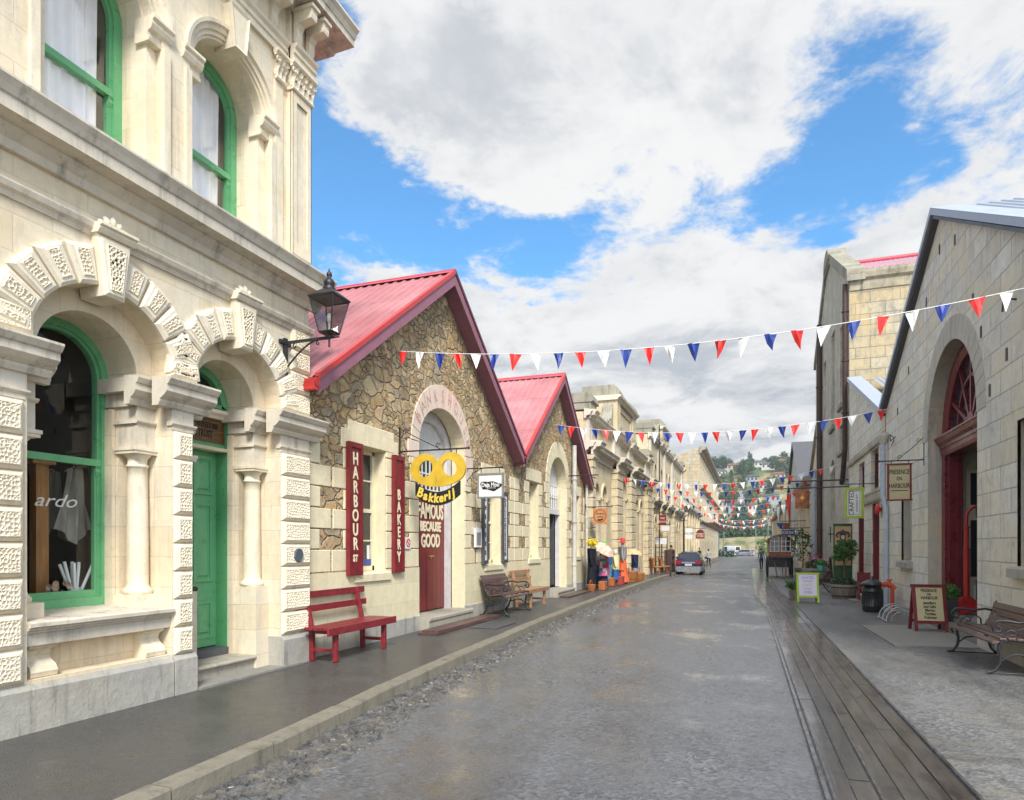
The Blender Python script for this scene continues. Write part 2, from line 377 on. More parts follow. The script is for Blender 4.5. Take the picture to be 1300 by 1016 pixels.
M['white'] = paint('white_paint', (.78, .76, .72), .45, .05); M['offwhite'] = paint('offwhite_paint', (.66, .64, .60), .55, .08); M['cream_paint'] = paint('cream_paint', (.76, .68, .47), .4, .06)
M['black'] = paint('black_paint', (.018, .018, .02), .3, .2, .2, 20); M['iron'] = paint('black_iron', (.02, .02, .022), .42, .3, .4, 25)
M['gold'] = paint('mustard_paint', (.62, .40, .035), .4, .12, .3); M['yellow'] = paint('yellow_lettering', (.75, .55, .08), .5, .05)
M['cream_letter'] = paint('cream_lettering', (.82, .74, .5), .6, .04, .0); M['grey_frame'] = paint('grey_frame', (.22, .22, .21), .5)
M['pipe'] = paint('pale_blue_grey_pipe', (.42, .46, .50), .4); M['pipe_dark'] = paint('dark_rust_pipe', (.07, .035, .025), .6, .4, .5, 12); M['pipe_white'] = paint('whitewashed_pipe', (.55, .53, .47), .5, .12)
M['tan_wood'] = paint('tan_board', (.52, .23, .09), .55, .15); M['lime'] = paint('lime_paint', (.40, .52, .05), .45, .1); M['navy'] = paint('navy', (.02, .03, .12), .4)
M['redp'] = paint('bright_red', (.60, .02, .02), .4, .08); M['steel'] = paint('galvanised', (.36, .37, .38), .35, .12, metal=.6); M['dark_grey'] = paint('dark_grey', (.07, .07, .075), .5)
M['door_cream'] = paint('pale_door', (.58, .52, .36), .5); M['paper'] = paint('paper', (.8, .79, .76), .7, .03); M['lilac'] = paint('pale_board', (.76, .70, .80), .6, .03)
M['brick_red'] = paint('brick_red', (.25, .06, .035), .6); M['slate'] = paint('slate', (.10, .10, .105), .9); M['tan_light'] = paint('sign_tan', (.60, .51, .28), .55, .06); M['rust'] = paint('rust_panel', (.25, .075, .018), .55, .5, .6, 5)
def wood(name, a, b, sc_=(1, 14, 14), rough=.45, coord='O'):
    t = NT(name); p = t.obj(sc_) if coord == 'O' else t.pos('P', sc_)
    n1 = t.noise(p, 2.2, 6, .65, .6); n2 = t.noise(t.obj(), 1.5, 4, .6)
    c = t.ramp(n1, [(.25, sc3(a, .6)), (.5, a), (.75, b)]); c = t.mix(t.vr(n2, .45, .7, 0, .4), c, sc3(a, .6))
    return t.done(c, t.vr(n1, .3, .7, rough-.1, rough+.15), t.bump(n1, .4, .004))
M['wood_dark'] = wood('weathered_brown_slat', (.10, .055, .048), (.20, .12, .10), (14, 1.2, 14), .4); M['wood_tan'] = wood('tan_timber', (.36, .19, .10), (.52, .32, .18), (14, 1.2, 14), .5)
M['barrel'] = wood('barrel_oak', (.20, .17, .13), (.34, .30, .24), (10, 10, 1), .7); M['sign_wood'] = wood('varnished_board', (.13, .065, .022), (.27, .15, .06), (14, 2, 14), .4)
M['caravan'] = wood('varnished_red_brown', (.28, .07, .025), (.42, .14, .05), (10, 10, 2), .4); M['wicker'] = paint('wicker', (.36, .13, .035), .6, .4, .8, 40)
def glass(name='window_glass', tint=(.9, .93, .95), refl=1.1, base=.04):
    t = NT(name); t.n.remove(t.b); tr = t.N('ShaderNodeBsdfTransparent'); tr.inputs[0].default_value = (*tint, 1)
    gl = t.N('ShaderNodeBsdfGlossy'); gl.inputs['Roughness'].default_value = .02; fr = t.N('ShaderNodeFresnel'); fr.inputs[0].default_value = 1.5
    nz = t.noise(t.pos('P'), 1.5, 2, .5); bp = t.bump(nz, .06, .05); t.L(bp, gl.inputs['Normal'])
    mx = t.N('ShaderNodeMixShader'); f = t.math('MINIMUM', t.math('ADD', t.math('MULTIPLY', fr.outputs[0], refl), base), 1.)
    t.L(f, mx.inputs[0]); t.L(tr.outputs[0], mx.inputs[1]); t.L(gl.outputs[0], mx.inputs[2]); t.L(mx.outputs[0], t.out.inputs[0]); return t.m
M['glass'] = glass(refl=.30, base=.01); M['glass_up'] = glass('upper_glass', tint=(1, 1, 1), refl=.2, base=.01)
def dglass(name, c=(.02, .022, .025)):
    t = NT(name); nz = t.noise(t.pos('P'), 1.2, 2, .5); return t.done(c, .06, t.bump(nz, .08, .05), spec=.7)
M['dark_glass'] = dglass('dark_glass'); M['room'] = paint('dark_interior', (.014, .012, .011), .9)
M['lantern_glass'] = glass('lantern_glass', (.86, .87, .87), .6)
def cloth(name, c, var=.2):
    t = NT(name); n = t.noise(t.obj((1, 1, .3)), 9, 4, .6); return t.done(t.mix(t.vr(n, .35, .65), sc3(c, 1-var), sc3(c, 1+var)), .85, t.bump(n, .4, .02), spec=.15)
M['curtain'] = cloth('net_curtain', (.86, .86, .90), .05)
def flagmat(name, c):
    t = NT(name); n = t.noise(t.pos('P'), 12, 3, .6); t.done(t.mix(t.vr(n, .35, .65), sc3(c, .85), sc3(c, 1.1)), .4, t.bump(n, .3, .01)); return t.m
M['fred'] = flagmat('red_pennant', (.80, .035, .03)); M['fblue'] = flagmat('blue_pennant', (.02, .05, .28)); M['fwhite'] = flagmat('white_pennant', (.86, .85, .82))
def leaf(name, a, b):
    t = NT(name); n = t.noise(t.pos('P'), 3.5, 4, .7); n2 = t.noise(t.pos('P'), 23, 2, .6)
    c = t.mix(t.vr(n, .35, .65), a, b); c = t.mix(t.vr(n2, .5, .7, 0, .5), c, sc3(b, 1.5)); t.done(c, .5, spec=.3); return t.m
M['leaf'] = leaf('shrub_leaf', (.035, .09, .02), (.10, .22, .04)); M['leaf_dark'] = leaf('dark_leaf', (.02, .05, .02), (.045, .10, .035)); M['leaf_mid'] = leaf('hill_leaf', (.035, .07, .03), (.08, .13, .05))
M['bark'] = paint('bark', (.14, .10, .06), .9, .3, .8, 15)
M['skin'] = paint('skin', (.5, .3, .2), .6, .05)

# ---------------------------------------------------------------- world: sky and clouds
SUN = Vector((.42, -.72, .80)).normalized()
el = math.asin(SUN.z); az = math.atan2(SUN.x, SUN.y)
w = bpy.data.worlds.new('World'); sc.world = w; w.use_nodes = True; nt = w.node_tree; nt.nodes.clear()
def wn(ty, **k):
    n = nt.nodes.new(ty)
    for a, b in k.items(): setattr(n, a, b)
    return n
def wl(a, b): nt.links.new(a, b)
def wm(op, a, b=None, c=None):
    n = wn('ShaderNodeMath', operation=op)
    for i, x in enumerate((a, b, c)):
        if x is None: continue
        if isinstance(x, (int, float)): n.inputs[i].default_value = x
        else: wl(x, n.inputs[i])
    return n.outputs[0]
def wr(f, a, b, c=0., d=1., smooth=True):
    n = wn('ShaderNodeMapRange'); n.interpolation_type = 'SMOOTHSTEP' if smooth else 'LINEAR'
    for i, x in enumerate((a, b, c, d)): n.inputs[i+1].default_value = x
    wl(f, n.inputs[0]); return n.outputs[0]
sky = wn('ShaderNodeTexSky', sky_type='NISHITA'); sky.sun_disc = False; sky.sun_elevation = el; sky.sun_rotation = az
sky.air_density = 1.0; sky.dust_density = .3; sky.ozone_density = 2.5
tc = wn('ShaderNodeTexCoord'); D = tc.outputs['Generated']
sp = wn('ShaderNodeSeparateXYZ'); wl(D, sp.inputs[0])
zz = wm('MAXIMUM', sp.outputs[2], 0.); zd = wm('ADD', zz, .16)
px = wm('DIVIDE', sp.outputs[0], zd); py = wm('DIVIDE', sp.outputs[1], zd)
cb = wn('ShaderNodeCombineXYZ'); wl(px, cb.inputs[0]); wl(py, cb.inputs[1])
def wnoise(vec, scale, det, rough, off=(0, 0, 0), dist=0.):
    mp = wn('ShaderNodeMapping'); mp.inputs['Location'].default_value = off; wl(vec, mp.inputs[0])
    n = wn('ShaderNodeTexNoise'); n.inputs['Scale'].default_value = scale; n.inputs['Detail'].default_value = det; n.inputs['Roughness'].default_value = rough; n.inputs['Distortion'].default_value = dist
    wl(mp.outputs[0], n.inputs['Vector']); return n.outputs['Fac']
wpn = wn('ShaderNodeTexNoise'); wpn.inputs['Scale'].default_value = 3.2; wpn.inputs['Detail'].default_value = 6; wpn.inputs['Roughness'].default_value = .62; wl(cb.outputs[0], wpn.inputs['Vector'])
ws = wn('ShaderNodeVectorMath', operation='SUBTRACT'); wl(wpn.outputs['Color'], ws.inputs[0]); ws.inputs[1].default_value = (.5, .5, .5)
wv = wn('ShaderNodeVectorMath', operation='SCALE'); wl(ws.outputs[0], wv.inputs[0]); wv.inputs[3].default_value = .26
DW = wn('ShaderNodeVectorMath', operation='ADD'); wl(D, DW.inputs[0]); wl(wv.outputs[0], DW.inputs[1])
big = wnoise(cb.outputs[0], 1.15, 10, .60, (3.1, 1.7, .0), .3)
fine = wnoise(cb.outputs[0], 5.5, 10, .68, (7.7, 4.2, 0), .4)
cov = wm('ADD', wm('MULTIPLY', wm('SUBTRACT', big, .5), .85), wm('ADD', wm('MULTIPLY', wm('SUBTRACT', fine, .5), .55), .52))
def blob(x, y, rad, wt, sx=1.):
    r = ray(x, y); v = Vector((r[0], r[1], r[2])).normalized()
    n = wn('ShaderNodeVectorMath', operation='DISTANCE'); wl(DW.outputs[0], n.inputs[0]); n.inputs[1].default_value = v
    return wm('MULTIPLY', wr(n.outputs['Value'], 0., rad*1.25, 1., 0.), wt)
for (x, y, rad, wt) in BLOBS: cov = wm('ADD', cov, blob(x, y, rad, wt))
cov = wm('ADD', cov, wm('MULTIPLY', wr(sp.outputs[2], .10, .30, 1., 0.), .14))
mask = wm('POWER', wr(cov, .43, .60), 1.15)
# cloud shading: thick cores turn grey, thin edges stay bright (self-shading of real clouds lit from above)
core = wr(cov, .60, .78); und = wnoise(cb.outputs[0], 2.3, 9, .62, (1.2, 9.3, 0), .3); u2 = wr(und, .40, .62)
grey = wm('MULTIPLY', wm('ADD', wm('MULTIPLY', core, .5), .2), u2)
low = wr(sp.outputs[2], .02, .42, 1., 0.); grey = wm('MINIMUM', wm('ADD', grey, wm('MULTIPLY', low, wm('MULTIPLY', u2, .45))), 1.)
cm = wn('ShaderNodeMix', data_type='RGBA'); wl(grey, cm.inputs[0]); cm.inputs[6].default_value = (.98, .98, .98, 1); cm.inputs[7].default_value = (.48, .53, .60, 1)
bg1 = wn('ShaderNodeBackground'); bg1.inputs[1].default_value = SKY_S
tint = wn('ShaderNodeMix', data_type='RGBA', blend_type='MULTIPLY'); tint.inputs[0].default_value = 1.; wl(sky.outputs[0], tint.inputs[6]); tint.inputs[7].default_value = (.56, .98, 1.14, 1)
wl(tint.outputs[2], bg1.inputs[0])
bg2 = wn('ShaderNodeBackground'); wl(cm.outputs[2], bg2.inputs[0])
# clouds on the sun's side, out of view: brightness boost added to light walls
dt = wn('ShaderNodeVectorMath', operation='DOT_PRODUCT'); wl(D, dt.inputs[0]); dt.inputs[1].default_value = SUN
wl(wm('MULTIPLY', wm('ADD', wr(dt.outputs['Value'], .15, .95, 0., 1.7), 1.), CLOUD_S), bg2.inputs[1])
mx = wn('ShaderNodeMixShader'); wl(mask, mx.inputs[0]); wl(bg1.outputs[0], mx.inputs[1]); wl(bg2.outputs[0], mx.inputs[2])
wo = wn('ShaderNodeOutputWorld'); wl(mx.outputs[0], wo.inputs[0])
sd = bpy.data.lights.new('sun', 'SUN'); sd.energy = SUN_S; sd.angle = R(15); sd.color = (1., .965, .90)
so = bpy.data.objects.new('sun', sd); col.objects.link(so); so.rotation_euler = SUN.to_track_quat('Z', 'Y').to_euler(); so.location = (20, -20, 30)
sc.view_settings.view_transform = 'Standard'; sc.view_settings.look = 'None'; sc.view_settings.exposure = EXPO; sc.view_settings.gamma = 1.
sc.cycles.max_bounces = 6; sc.cycles.transparent_max_bounces = 8; sc.cycles.caustics_reflective = False; sc.cycles.caustics_refractive = False

# ---------------------------------------------------------------- ground
def asphalt(name, c, wet=.5, puddle=.62, agg=60, patch=True, flow=(1, .35, 1), extra=None):
    t = NT(name); p = t.pos('P'); n1 = t.noise(p, .55, 7, .68); n2 = t.noise(t.pos('P', flow), 1.3, 7, .7); n4 = t.noise(p, 7., 5, .7)
    v = t.N('ShaderNodeTexVoronoi', feature='F1'); v.inputs['Scale'].default_value = agg; t.L(p, v.inputs['Vector'])
    v2 = t.N('ShaderNodeTexVoronoi', feature='F1'); v2.inputs['Scale'].default_value = agg*.37; t.L(p, v2.inputs['Vector'])
    n3 = t.noise(p, 110, 3, .7); s2 = t.N('ShaderNodeSeparateColor'); t.L(v2.outputs['Color'], s2.inputs[0])
    s_ = t.N('ShaderNodeSeparateColor'); t.L(v.outputs['Color'], s_.inputs[0])
    base = t.mix(t.vr(s_.outputs[0], 0, 1), sc3(c, .35), sc3(c, 2.1)); n8 = t.noise(p, 26, 4, .75); base = t.mix(t.vr(n8, .56, .68, 0, .75), base, sc3(c, 2.3)); base = t.mix(t.vr(n8, .32, .44, .75, 0), base, sc3(c, .3)); base = t.mix(t.vr(n1, .35, .65), base, sc3(c, 1.35))
    base = t.mix(t.vr(n2, .42, .66, 0, .75), base, sc3(c, .38)); base = t.mix(t.vr(n4, .52, .72, 0, .55), base, sc3(c, .45)); base = t.mix(t.vr(s2.outputs[1], .3, .9, 0, .3), base, sc3(c, 1.3))
    base = t.mix(t.vr(n3, .62, .75, 0, .5), base, sc3(c, 3.))
    damp = t.vr(t.math('ADD', t.math('MULTIPLY', n2, .7), t.math('MULTIPLY', n4, .3)), .38, .6, 0, 1); pud = t.vr(t.math('ADD', t.math('MULTIPLY', n1, .5), t.math('ADD', t.math('MULTIPLY', n2, .35), t.math('MULTIPLY', n4, .15))), puddle-.04, puddle+.04)
    rough = t.math('SUBTRACT', t.math('SUBTRACT', .58, t.math('MULTIPLY', damp, .30*wet)), t.math('MULTIPLY', pud, .25)); rough = t.math('MAXIMUM', rough, .08)
    h = t.math('ADD', t.math('ADD', v.outputs['Distance'], t.math('MULTIPLY', n3, .8)), t.math('MULTIPLY', n4, 1.2))
    bp = t.N('ShaderNodeBump'); bp.inputs['Distance'].default_value = .012; t.L(h, bp.inputs['Height']); t.L(t.vr(pud, 0, 1, .75, .05), bp.inputs['Strength'])
    base = t.mix(t.math('MULTIPLY', pud, .5), base, sc3(c, .45))
    t.L(t.math('MINIMUM', t.math('ADD', t.math('MULTIPLY', damp, .45*wet), t.math('MULTIPLY', pud, .5)), 1.), t.b.inputs['Coat Weight']); t.L(t.vr(n4, .3, .7, .10, .26), t.b.inputs['Coat Roughness']); t.L(t.bump(t.math('ADD', n4, v.outputs['Distance']), .12, .006), t.b.inputs['Coat Normal'])
    if extra: base = extra(t, base)
    return t.done(base, rough, bp.outputs[0], spec=.55)
M['road'] = asphalt('wet_asphalt', (.100, .101, .104), .85, .545, 34)
M['pave'] = asphalt('dark_footpath', (.066, .062, .056), .75, .60, 80, flow=(.5, 1, 1))
def sediment(t, base):
    p = t.pos('P', (.8, 2.2, 1)); n = t.noise(p, 1.1, 8, .66, 1.2); g = t.N('ShaderNodeNewGeometry'); sp_ = t.N('ShaderNodeSeparateXYZ'); t.L(g.outputs['Position'], sp_.inputs[0])
    near = t.math('MULTIPLY', t.vr(t.noise(t.pos('P'), .9, 4, .6), .44, .56), t.vr(t.math('ADD', sp_.outputs[1], t.math('MULTIPLY', n, 3.)), 8., 10.2, .75, 0))
    base = t.mix(t.math('MULTIPLY', t.vr(n, .50, .56), near), base, (.055, .047, .034)); return t.mix(t.math('MULTIPLY', t.math('MULTIPLY', t.vr(n, .42, .48), t.vr(n, .50, .56, 1, 0)), near), base, (.21, .185, .14))
M['pave_r'] = asphalt('gravelly_footpath', (.125, .122, .116), .5, .62, 34, extra=sediment)
M['slab'] = limestone('concrete_slab', (.26, .245, .215), None, (.27, .23, .17), .5, (.13, .12, .11), bump=.5)
M['kerb'] = limestone('kerb_stone', (.22, .195, .15), None, (.17, .13, .07), .8, (.07, .075, .05), bump=.9)
def strip(name, xa, xb, za, zb, ys, m, kind='structure', lift=0.):
    mb = MB(); V = []
    for y in ys:
        V += [(xa(y), y, za(y)), (xb(y), y, zb(y))]
    mb.add(V, [(2*i, 2*i+1, 2*i+3, 2*i+2) for i in range(len(ys)-1)]); return tag(mb.build(name, m), kind=kind)
ys = [-6, -2, 0, 2, 4, 6, 8, 10, 12, 14, 16, 18, 20, 23, 26, 30, 34, 38, 42, 46, 50, 55, 60, 65, 70, 75, 85, 100, 130]
def kx(y): # kerb line
    pts = [(-6, -2.9), (4.5, -3.39), (6.2, -3.56), (9.4, -3.76), (13.4, -3.94), (21.3, -4.12), (37, -4.15), (130, -4.2)]
    for (a, xa), (b, xb) in zip(pts, pts[1:]):
        if y <= b: return xa+(xb-xa)*(max(y, a)-a)/(b-a)
    return pts[-1][1]
tag(strip('road', kx, lambda y: 1.5, gz, gz, ys, M['road']), kind='structure')
strip('pavement', lambda y: -7.0, lambda y: kx(y)-.17, lambda y: gz(y)+.125, lambda y: gz(y)+.12, ys, M['pave'])
# kerb stones: separate blocks with slightly uneven tops
mb = MB(); y = -5.
while y < 36.8:
    l = random.uniform(.75, 1.15) if y < 30 else 1.2; j = lambda: random.uniform(-.006, .006)
    x0, x1 = kx(y), kx(y+l); t0, t1 = gz(y)+.125+j(), gz(y+l)+.125+j(); g = .008
    P = [(x0-.175, y+g, t0), (x0-.012, y+g, t0+j()), (x0, y+g, t0-.015), (x0+.012, y+g, gz(y)-.05), (x0-.175, y+g, gz(y)-.05)]
    Q = [(x1-.175, y+l-g, t1), (x1-.012, y+l-g, t1+j()), (x1, y+l-g, t1-.015), (x1+.012, y+l-g, gz(y)-.05), (x1-.175, y+l-g, gz(y)-.05)]
    mb.add(P+Q, [(0, 1, 6, 5), (1, 2, 7, 6), (2, 3, 8, 7), (4, 0, 5, 9), (0, 4, 3, 2, 1), (5, 6, 7, 8, 9)]); y += l
y = 39.5
while y < 120:
    x0 = kx(y); mb.box((x0-.175, y, gz(y)-.1), (x0, y+2.9, gz(y)+.125)); y += 2.95
tag(mb.build('kerb', M['kerb']), kind='structure')
# gutter of rough slate setts: individually placed stones
t = NT('slate_setts'); n = t.noise(t.pos('P'), 6, 4, .6); n2 = t.noise(t.pos('P'), 50, 3, .6)
M['setts'] = t.done(t.ramp(n, [(.3, (.035, .037, .042)), (.5, (.10, .095, .088)), (.7, (.17, .145, .115))]), t.vr(n2, .3, .7, .15, .42), t.bump(n2, .6, .006))
mb = MB(); rr = random.Random(3)
for i in range(3400):
    y = 3.2+38*rr.random()**1.35; wdt = .46 if y > 6 else .5
    x = kx(y)+.03+wdt*rr.random()**1.15; a = rr.uniform(-.7, .7)+rr.choice([0, PI/2]); lx = rr.uniform(.03, .085); ly = rr.uniform(.02, .05); h = rr.uniform(.003, .013)*(1 if x < kx(y)+wdt*.8 else .5)
    P = []
    for k in range(6):
        b = a+k*PI/3; q = rr.uniform(.7, 1.1); ux = lx*math.cos(k*PI/3)*q; uy = ly*math.sin(k*PI/3)*q
        P.append((x+ux*math.cos(a)-uy*math.sin(a), y+ux*math.sin(a)+uy*math.cos(a)))
    z = gz(y); tl = rr.uniform(-.01, .01)
    mb.add([(p[0], p[1], z-.01) for p in P]+[(x+(p[0]-x)*.82, y+(p[1]-y)*.82, z+h+tl*(1 if k < 3 else -1)) for k, p in enumerate(P)],
           [(5, 4, 3, 2, 1, 0), (6, 7, 8, 9, 10, 11)]+[(k, (k+1) % 6, 6+(k+1) % 6, 6+k) for k in range(6)])
tag(mb.build('slate_gutter', M['setts']), kind='stuff')
# timber tramway deck
def lx(y): return .44-.006*(y-6) if y < 17 else .37-.27*sm(17, 24, y)
def rx(y): return 1.35-.012*(y-6) if y < 18 else 1.21-.22*sm(18, 26, y)
strip('gravel_footpath', rx, lambda y: 12., lambda y: gz(y)+.004, lambda y: gz(y)+.02, ys, M['pave_r'])
def deckmat():
    t = NT('wet_decking'); p = t.pos('P', (9, .55, 9)); q = t.pos('P')
    n1 = t.noise(p, 2.4, 7, .7, .4); n2 = t.noise(q, .8, 4, .6); n3 = t.noise(t.pos('P', (3, 1, 3)), 2.6, 5, .7)
    c = t.ramp(n1, [(.3, (.018, .014, .012)), (.5, (.085, .062, .046)), (.72, (.17, .14, .115))])
    c = t.mix(t.vr(n2, .42, .62, 0, .5), c, (.11, .085, .055)); c = t.mix(t.vr(n3, .50, .60, 0, .85), c, (.022, .018, .015)); n6 = t.noise(t.pos('P', (1.5, .6, 1)), 1.7, 6, .7); c = t.mix(t.vr(n6, .5, .66, 0, .6), c, (.15, .13, .10)); g0 = t.N('ShaderNodeNewGeometry'); s0 = t.N('ShaderNodeSeparateXYZ'); t.L(g0.outputs['Position'], s0.inputs[0]); c = t.mix(t.vr(t.math('ADD', s0.outputs[0], t.math('MULTIPLY', n3, .3)), .78, .95, .75, 0), c, (.035, .034, .035))
    sp_ = t.N('ShaderNodeSeparateXYZ'); t.L(q, sp_.inputs[0]); left = t.vr(sp_.outputs[0], .35, .95, 1., 0.)
    r = t.math('SUBTRACT', t.vr(n2, .3, .65, .20, .55), t.math('MULTIPLY', left, .20)); r = t.math('MAXIMUM', r, .06)
    c = t.mix(.45, c, (.012, .010, .009)); wetl = t.math('MAXIMUM', t.math('MULTIPLY', left, t.vr(n3, .62, .45, .6, 1.)), t.vr(n2, .60, .44, .35, .9)); t.L(wetl, t.b.inputs['Coat Weight']); t.L(t.vr(n3, .3, .7, .05, .16), t.b.inputs['Coat Roughness']); t.b.inputs['Coat IOR'].default_value = 1.75; t.L(t.bump(n1, .10, .006), t.b.inputs['Coat Normal'])
    return t.done(c, r, t.bump(n1, .5, .008), spec=.6)
M['deck'] = deckmat()
mb = MB(); npl = 6
yy = [3.+.5*i for i in range(120)]
for k in range(npl):
    off = 0
    for i in range(0, len(yy)-1):
        a, b = k/npl+.006, (k+1)/npl-.006; y0, y1 = yy[i], yy[i+1]
        if (i+k*5) % 9 == 0: y0 += .02
        X = lambda f, y: lx(y)+.04+(rx(y)-lx(y)-.07)*f
        z0 = gz(y0)+.014+.005*math.sin(k*3.1+y0*.7); z1 = gz(y1)+.014+.005*math.sin(k*3.1+y1*.7)
        mb.add([(X(a, y0), y0, z0-.03), (X(b, y0), y0, z0-.03), (X(b, y1), y1, z1-.03), (X(a, y1), y1, z1-.03),
                (X(a, y0), y0, z0), (X(b, y0), y0, z0), (X(b, y1), y1, z1), (X(a, y1), y1, z1)], [(4, 5, 6, 7), (0, 1, 5, 4), (1, 2, 6, 5), (2, 3, 7, 6), (3, 0, 4, 7)])
deck = tag(thing('timber_deck', 'wet brown plank strip edged with steel rails running up the right of the road', 'boardwalk', (.8, 3, 0)))
mb.build('planks', M['deck'], deck)
t = NT('worn_rail'); n = t.noise(t.pos('P'), 9, 4, .6); M['rail'] = t.done(t.ramp(n, [(.3, (.09, .07, .06)), (.7, (.30, .30, .31))]), .25, metal=.7)
for f, wd in ((lambda y: lx(y), .028), (lambda y: lx(y)+.05, .012), (lambda y: lx(y)+.33, .012), (lambda y: rx(y)-.01, .022)):
    mb = MB()
    for y0, y1 in zip(yy, yy[1:]):
        mb.add([(f(y0), y0, gz(y0)+.026), (f(y0)+wd, y0, gz(y0)+.026), (f(y1)+wd, y1, gz(y1)+.026), (f(y1), y1, gz(y1)+.026),
                (f(y0), y0, gz(y0)-.01), (f(y0)+wd, y0, gz(y0)-.01), (f(y1)+wd, y1, gz(y1)-.01), (f(y1), y1, gz(y1)-.01)], [(0, 1, 2, 3), (0, 3, 7, 4), (1, 5, 6, 2)])
    mb.build('rail', M['rail'], deck)
# pale concrete slab in the right-hand footpath
c = [PZ(1093, 794, .02), PZ(1136, 820, .02), (3.36, 12.1), (3.36, 15.2)]
mb = MB(); mb.add([(x, y, .030) for x, y in c]+[(x, y, -.02) for x, y in c], [(0, 1, 2, 3), (0, 4, 5, 1), (1, 5, 6, 2), (2, 6, 7, 3), (3, 7, 4, 0)]); tag(mb.build('concrete_pavement', M['slab']), kind='structure')
# base terrain sheet under everything
t = NT('base_earth'); n = t.noise(t.pos('P'), .15, 5, .6); M['earth'] = t.done(t.ramp(n, [(.35, (.13, .13, .12)), (.65, (.18, .175, .16))]), .7)
mb = MB(); mb.poly([(-3000, -60, -.55), (3000, -60, -.55), (3000, 3500, -.55), (-3000, 3500, -.55)]); tag(mb.build('ground', M['earth']), kind='structure')
# ================================================================ ornate two-storey stone building on the left
XB = -5.4
bank = thing('stone_office', 'ornate two-storey cream stone building with green arched windows and carved blocks beside the stone gable', 'building', (XB, 5, .12))
TB = LT(XB)
B1, B2 = 4.34, 5.975; H1, H2 = .70, .675; SPR = 3.24; RV = .66; DI = .22
Z0 = .05
# front wall, lower storey
mb = MB(TB)
mb.holes(rect(1.6, 7.2, .04, 4.95), [archhole(B1, H1, .52, SPR, RV), archhole(B2, H2, .06, SPR, RV)], -.0, DI+.01)
# band around the inner arches, set back, and the deep reveals
for c, H, h in ((B1, H1, H1-.21), (B2, H2, H2-.21)):
    ring = [(c-H-.05, 2.97), (c-h, 2.97)]+list(reversed(arc(c, SPR, h, RV-.19, 0, PI, 24)))+[(c+h, 2.97), (c+H+.05, 2.97), (c+H+.05, 4.2), (c-H-.05, 4.2)]
    tr = tessellate_polygon([[Vector((u, v, 0)) for u, v in ring]]); mb.add([(u, -DI, v) for u, v in ring], [list(t) for t in tr])
    hh = [(c+h, 2.99)]+arc(c, SPR, h, RV-.19, 0, PI, 28)+[(c-h, 2.99)]; k = len(hh)
    mb.add([(u, -DI, v) for u, v in hh]+[(u, -.66, v) for u, v in hh], [(i, i+1, k+i+1, k+i) for i in range(k-1)])
mb.build('wall', M['bank'], bank)
# body of the building
mb = MB(); mb.box((-14, 1.6, 0), (XB-2.8, 7.19, 8.3)); mb.box((XB-2.8, 7.0, 0), (XB-.02, 7.19, 8.2)); mb.box((XB-2.8, 1.6, 0), (XB-.02, 1.8, 8.2)); mb.box((XB-2.8, 1.8, 4.5), (XB-.3, 7.0, 4.7)); mb.box((XB-2.8, 1.8, 8.1), (XB-.3, 7.0, 8.25))
mb.mk = []; mb.build('side_wall', M['bank'], bank)
# plinth
mb = MB(TB)
mb.box((1.6, -.3, Z0), (5.02, .05, .46)); mb.mold([(-.3, .46), (.05, .46), (.015, .505), (-.3, .505)], 1.6, 5.02); mb.mark()
mb.box((5.035, -.3, Z0), (5.31, .055, .47)); mb.mold([(-.3, .47), (.055, .47), (.02, .515), (-.3, .515)], 5.035, 5.31); mb.mark()
mb.box((6.64, -.3, Z0), (7.22, .06, .455)); mb.mold([(-.3, .455), (.06, .455), (.02, .5), (-.3, .5)], 6.64, 7.22)
mb.build('plinth', M['plinth'], bank)
# rusticated pilasters with carved blocks
seed = [1]
def carved_block(mb, vb, u0, u1, v0, v1, n=.0):
    g = .008; vb = mb.mark()
    mb.frustum((u0, n-.02, v0+g), (u1, n+.035, v1-g), .02)
    a, b, c, d = u0+.045, u1-.045, v0+.045, v1-.045
    mb.frustum((a-.012, n+.03, c-.012), (b+.012, n+.042, d+.012), .006); seed[0] += 1
    verm(vb, lambda s, t: (a+(b-a)*s, c+(d-c)*t), b-a, d-c, n+.052, seed=seed[0])
    # thin rim so that the panel stands proud
    vb.holes(rect(a-.004, b+.004, c-.004, d+.004), [rect(a, b, c, d)], n+.050, .0)
    k = [(a-.004, c-.004), (b+.004, c-.004), (b+.004, d+.004), (a-.004, d+.004)]
    vb.add([(u, n+.050, v) for u, v in k]+[(u, n+.03, v) for u, v in k], [(i, (i+1) % 4, 4+(i+1) % 4, 4+i) for i in range(4)])
mb = MB(TB); vb = MB(TB)
P0, P1, P2 = (2.9, 3.60), (5.055, 5.285), (6.665, 7.2)
for a, b in (P0, P1, P2):
    for i in range(8): carved_block(mb, vb, a, b, .515+.28*i, .515+.28*(i+1))
for i in range(4): carved_block(mb, vb, P2[0]+(.0 if i == 0 else .17), P2[1], 3.265+.27*i, 3.265+.27*(i+1))
carved_block(mb, vb, 4.985, 5.345, 3.265, 3.51); carved_block(mb, vb, 3.1, 3.68, 3.265, 3.51)
mb.build('carved_block', M['vermi'], bank)
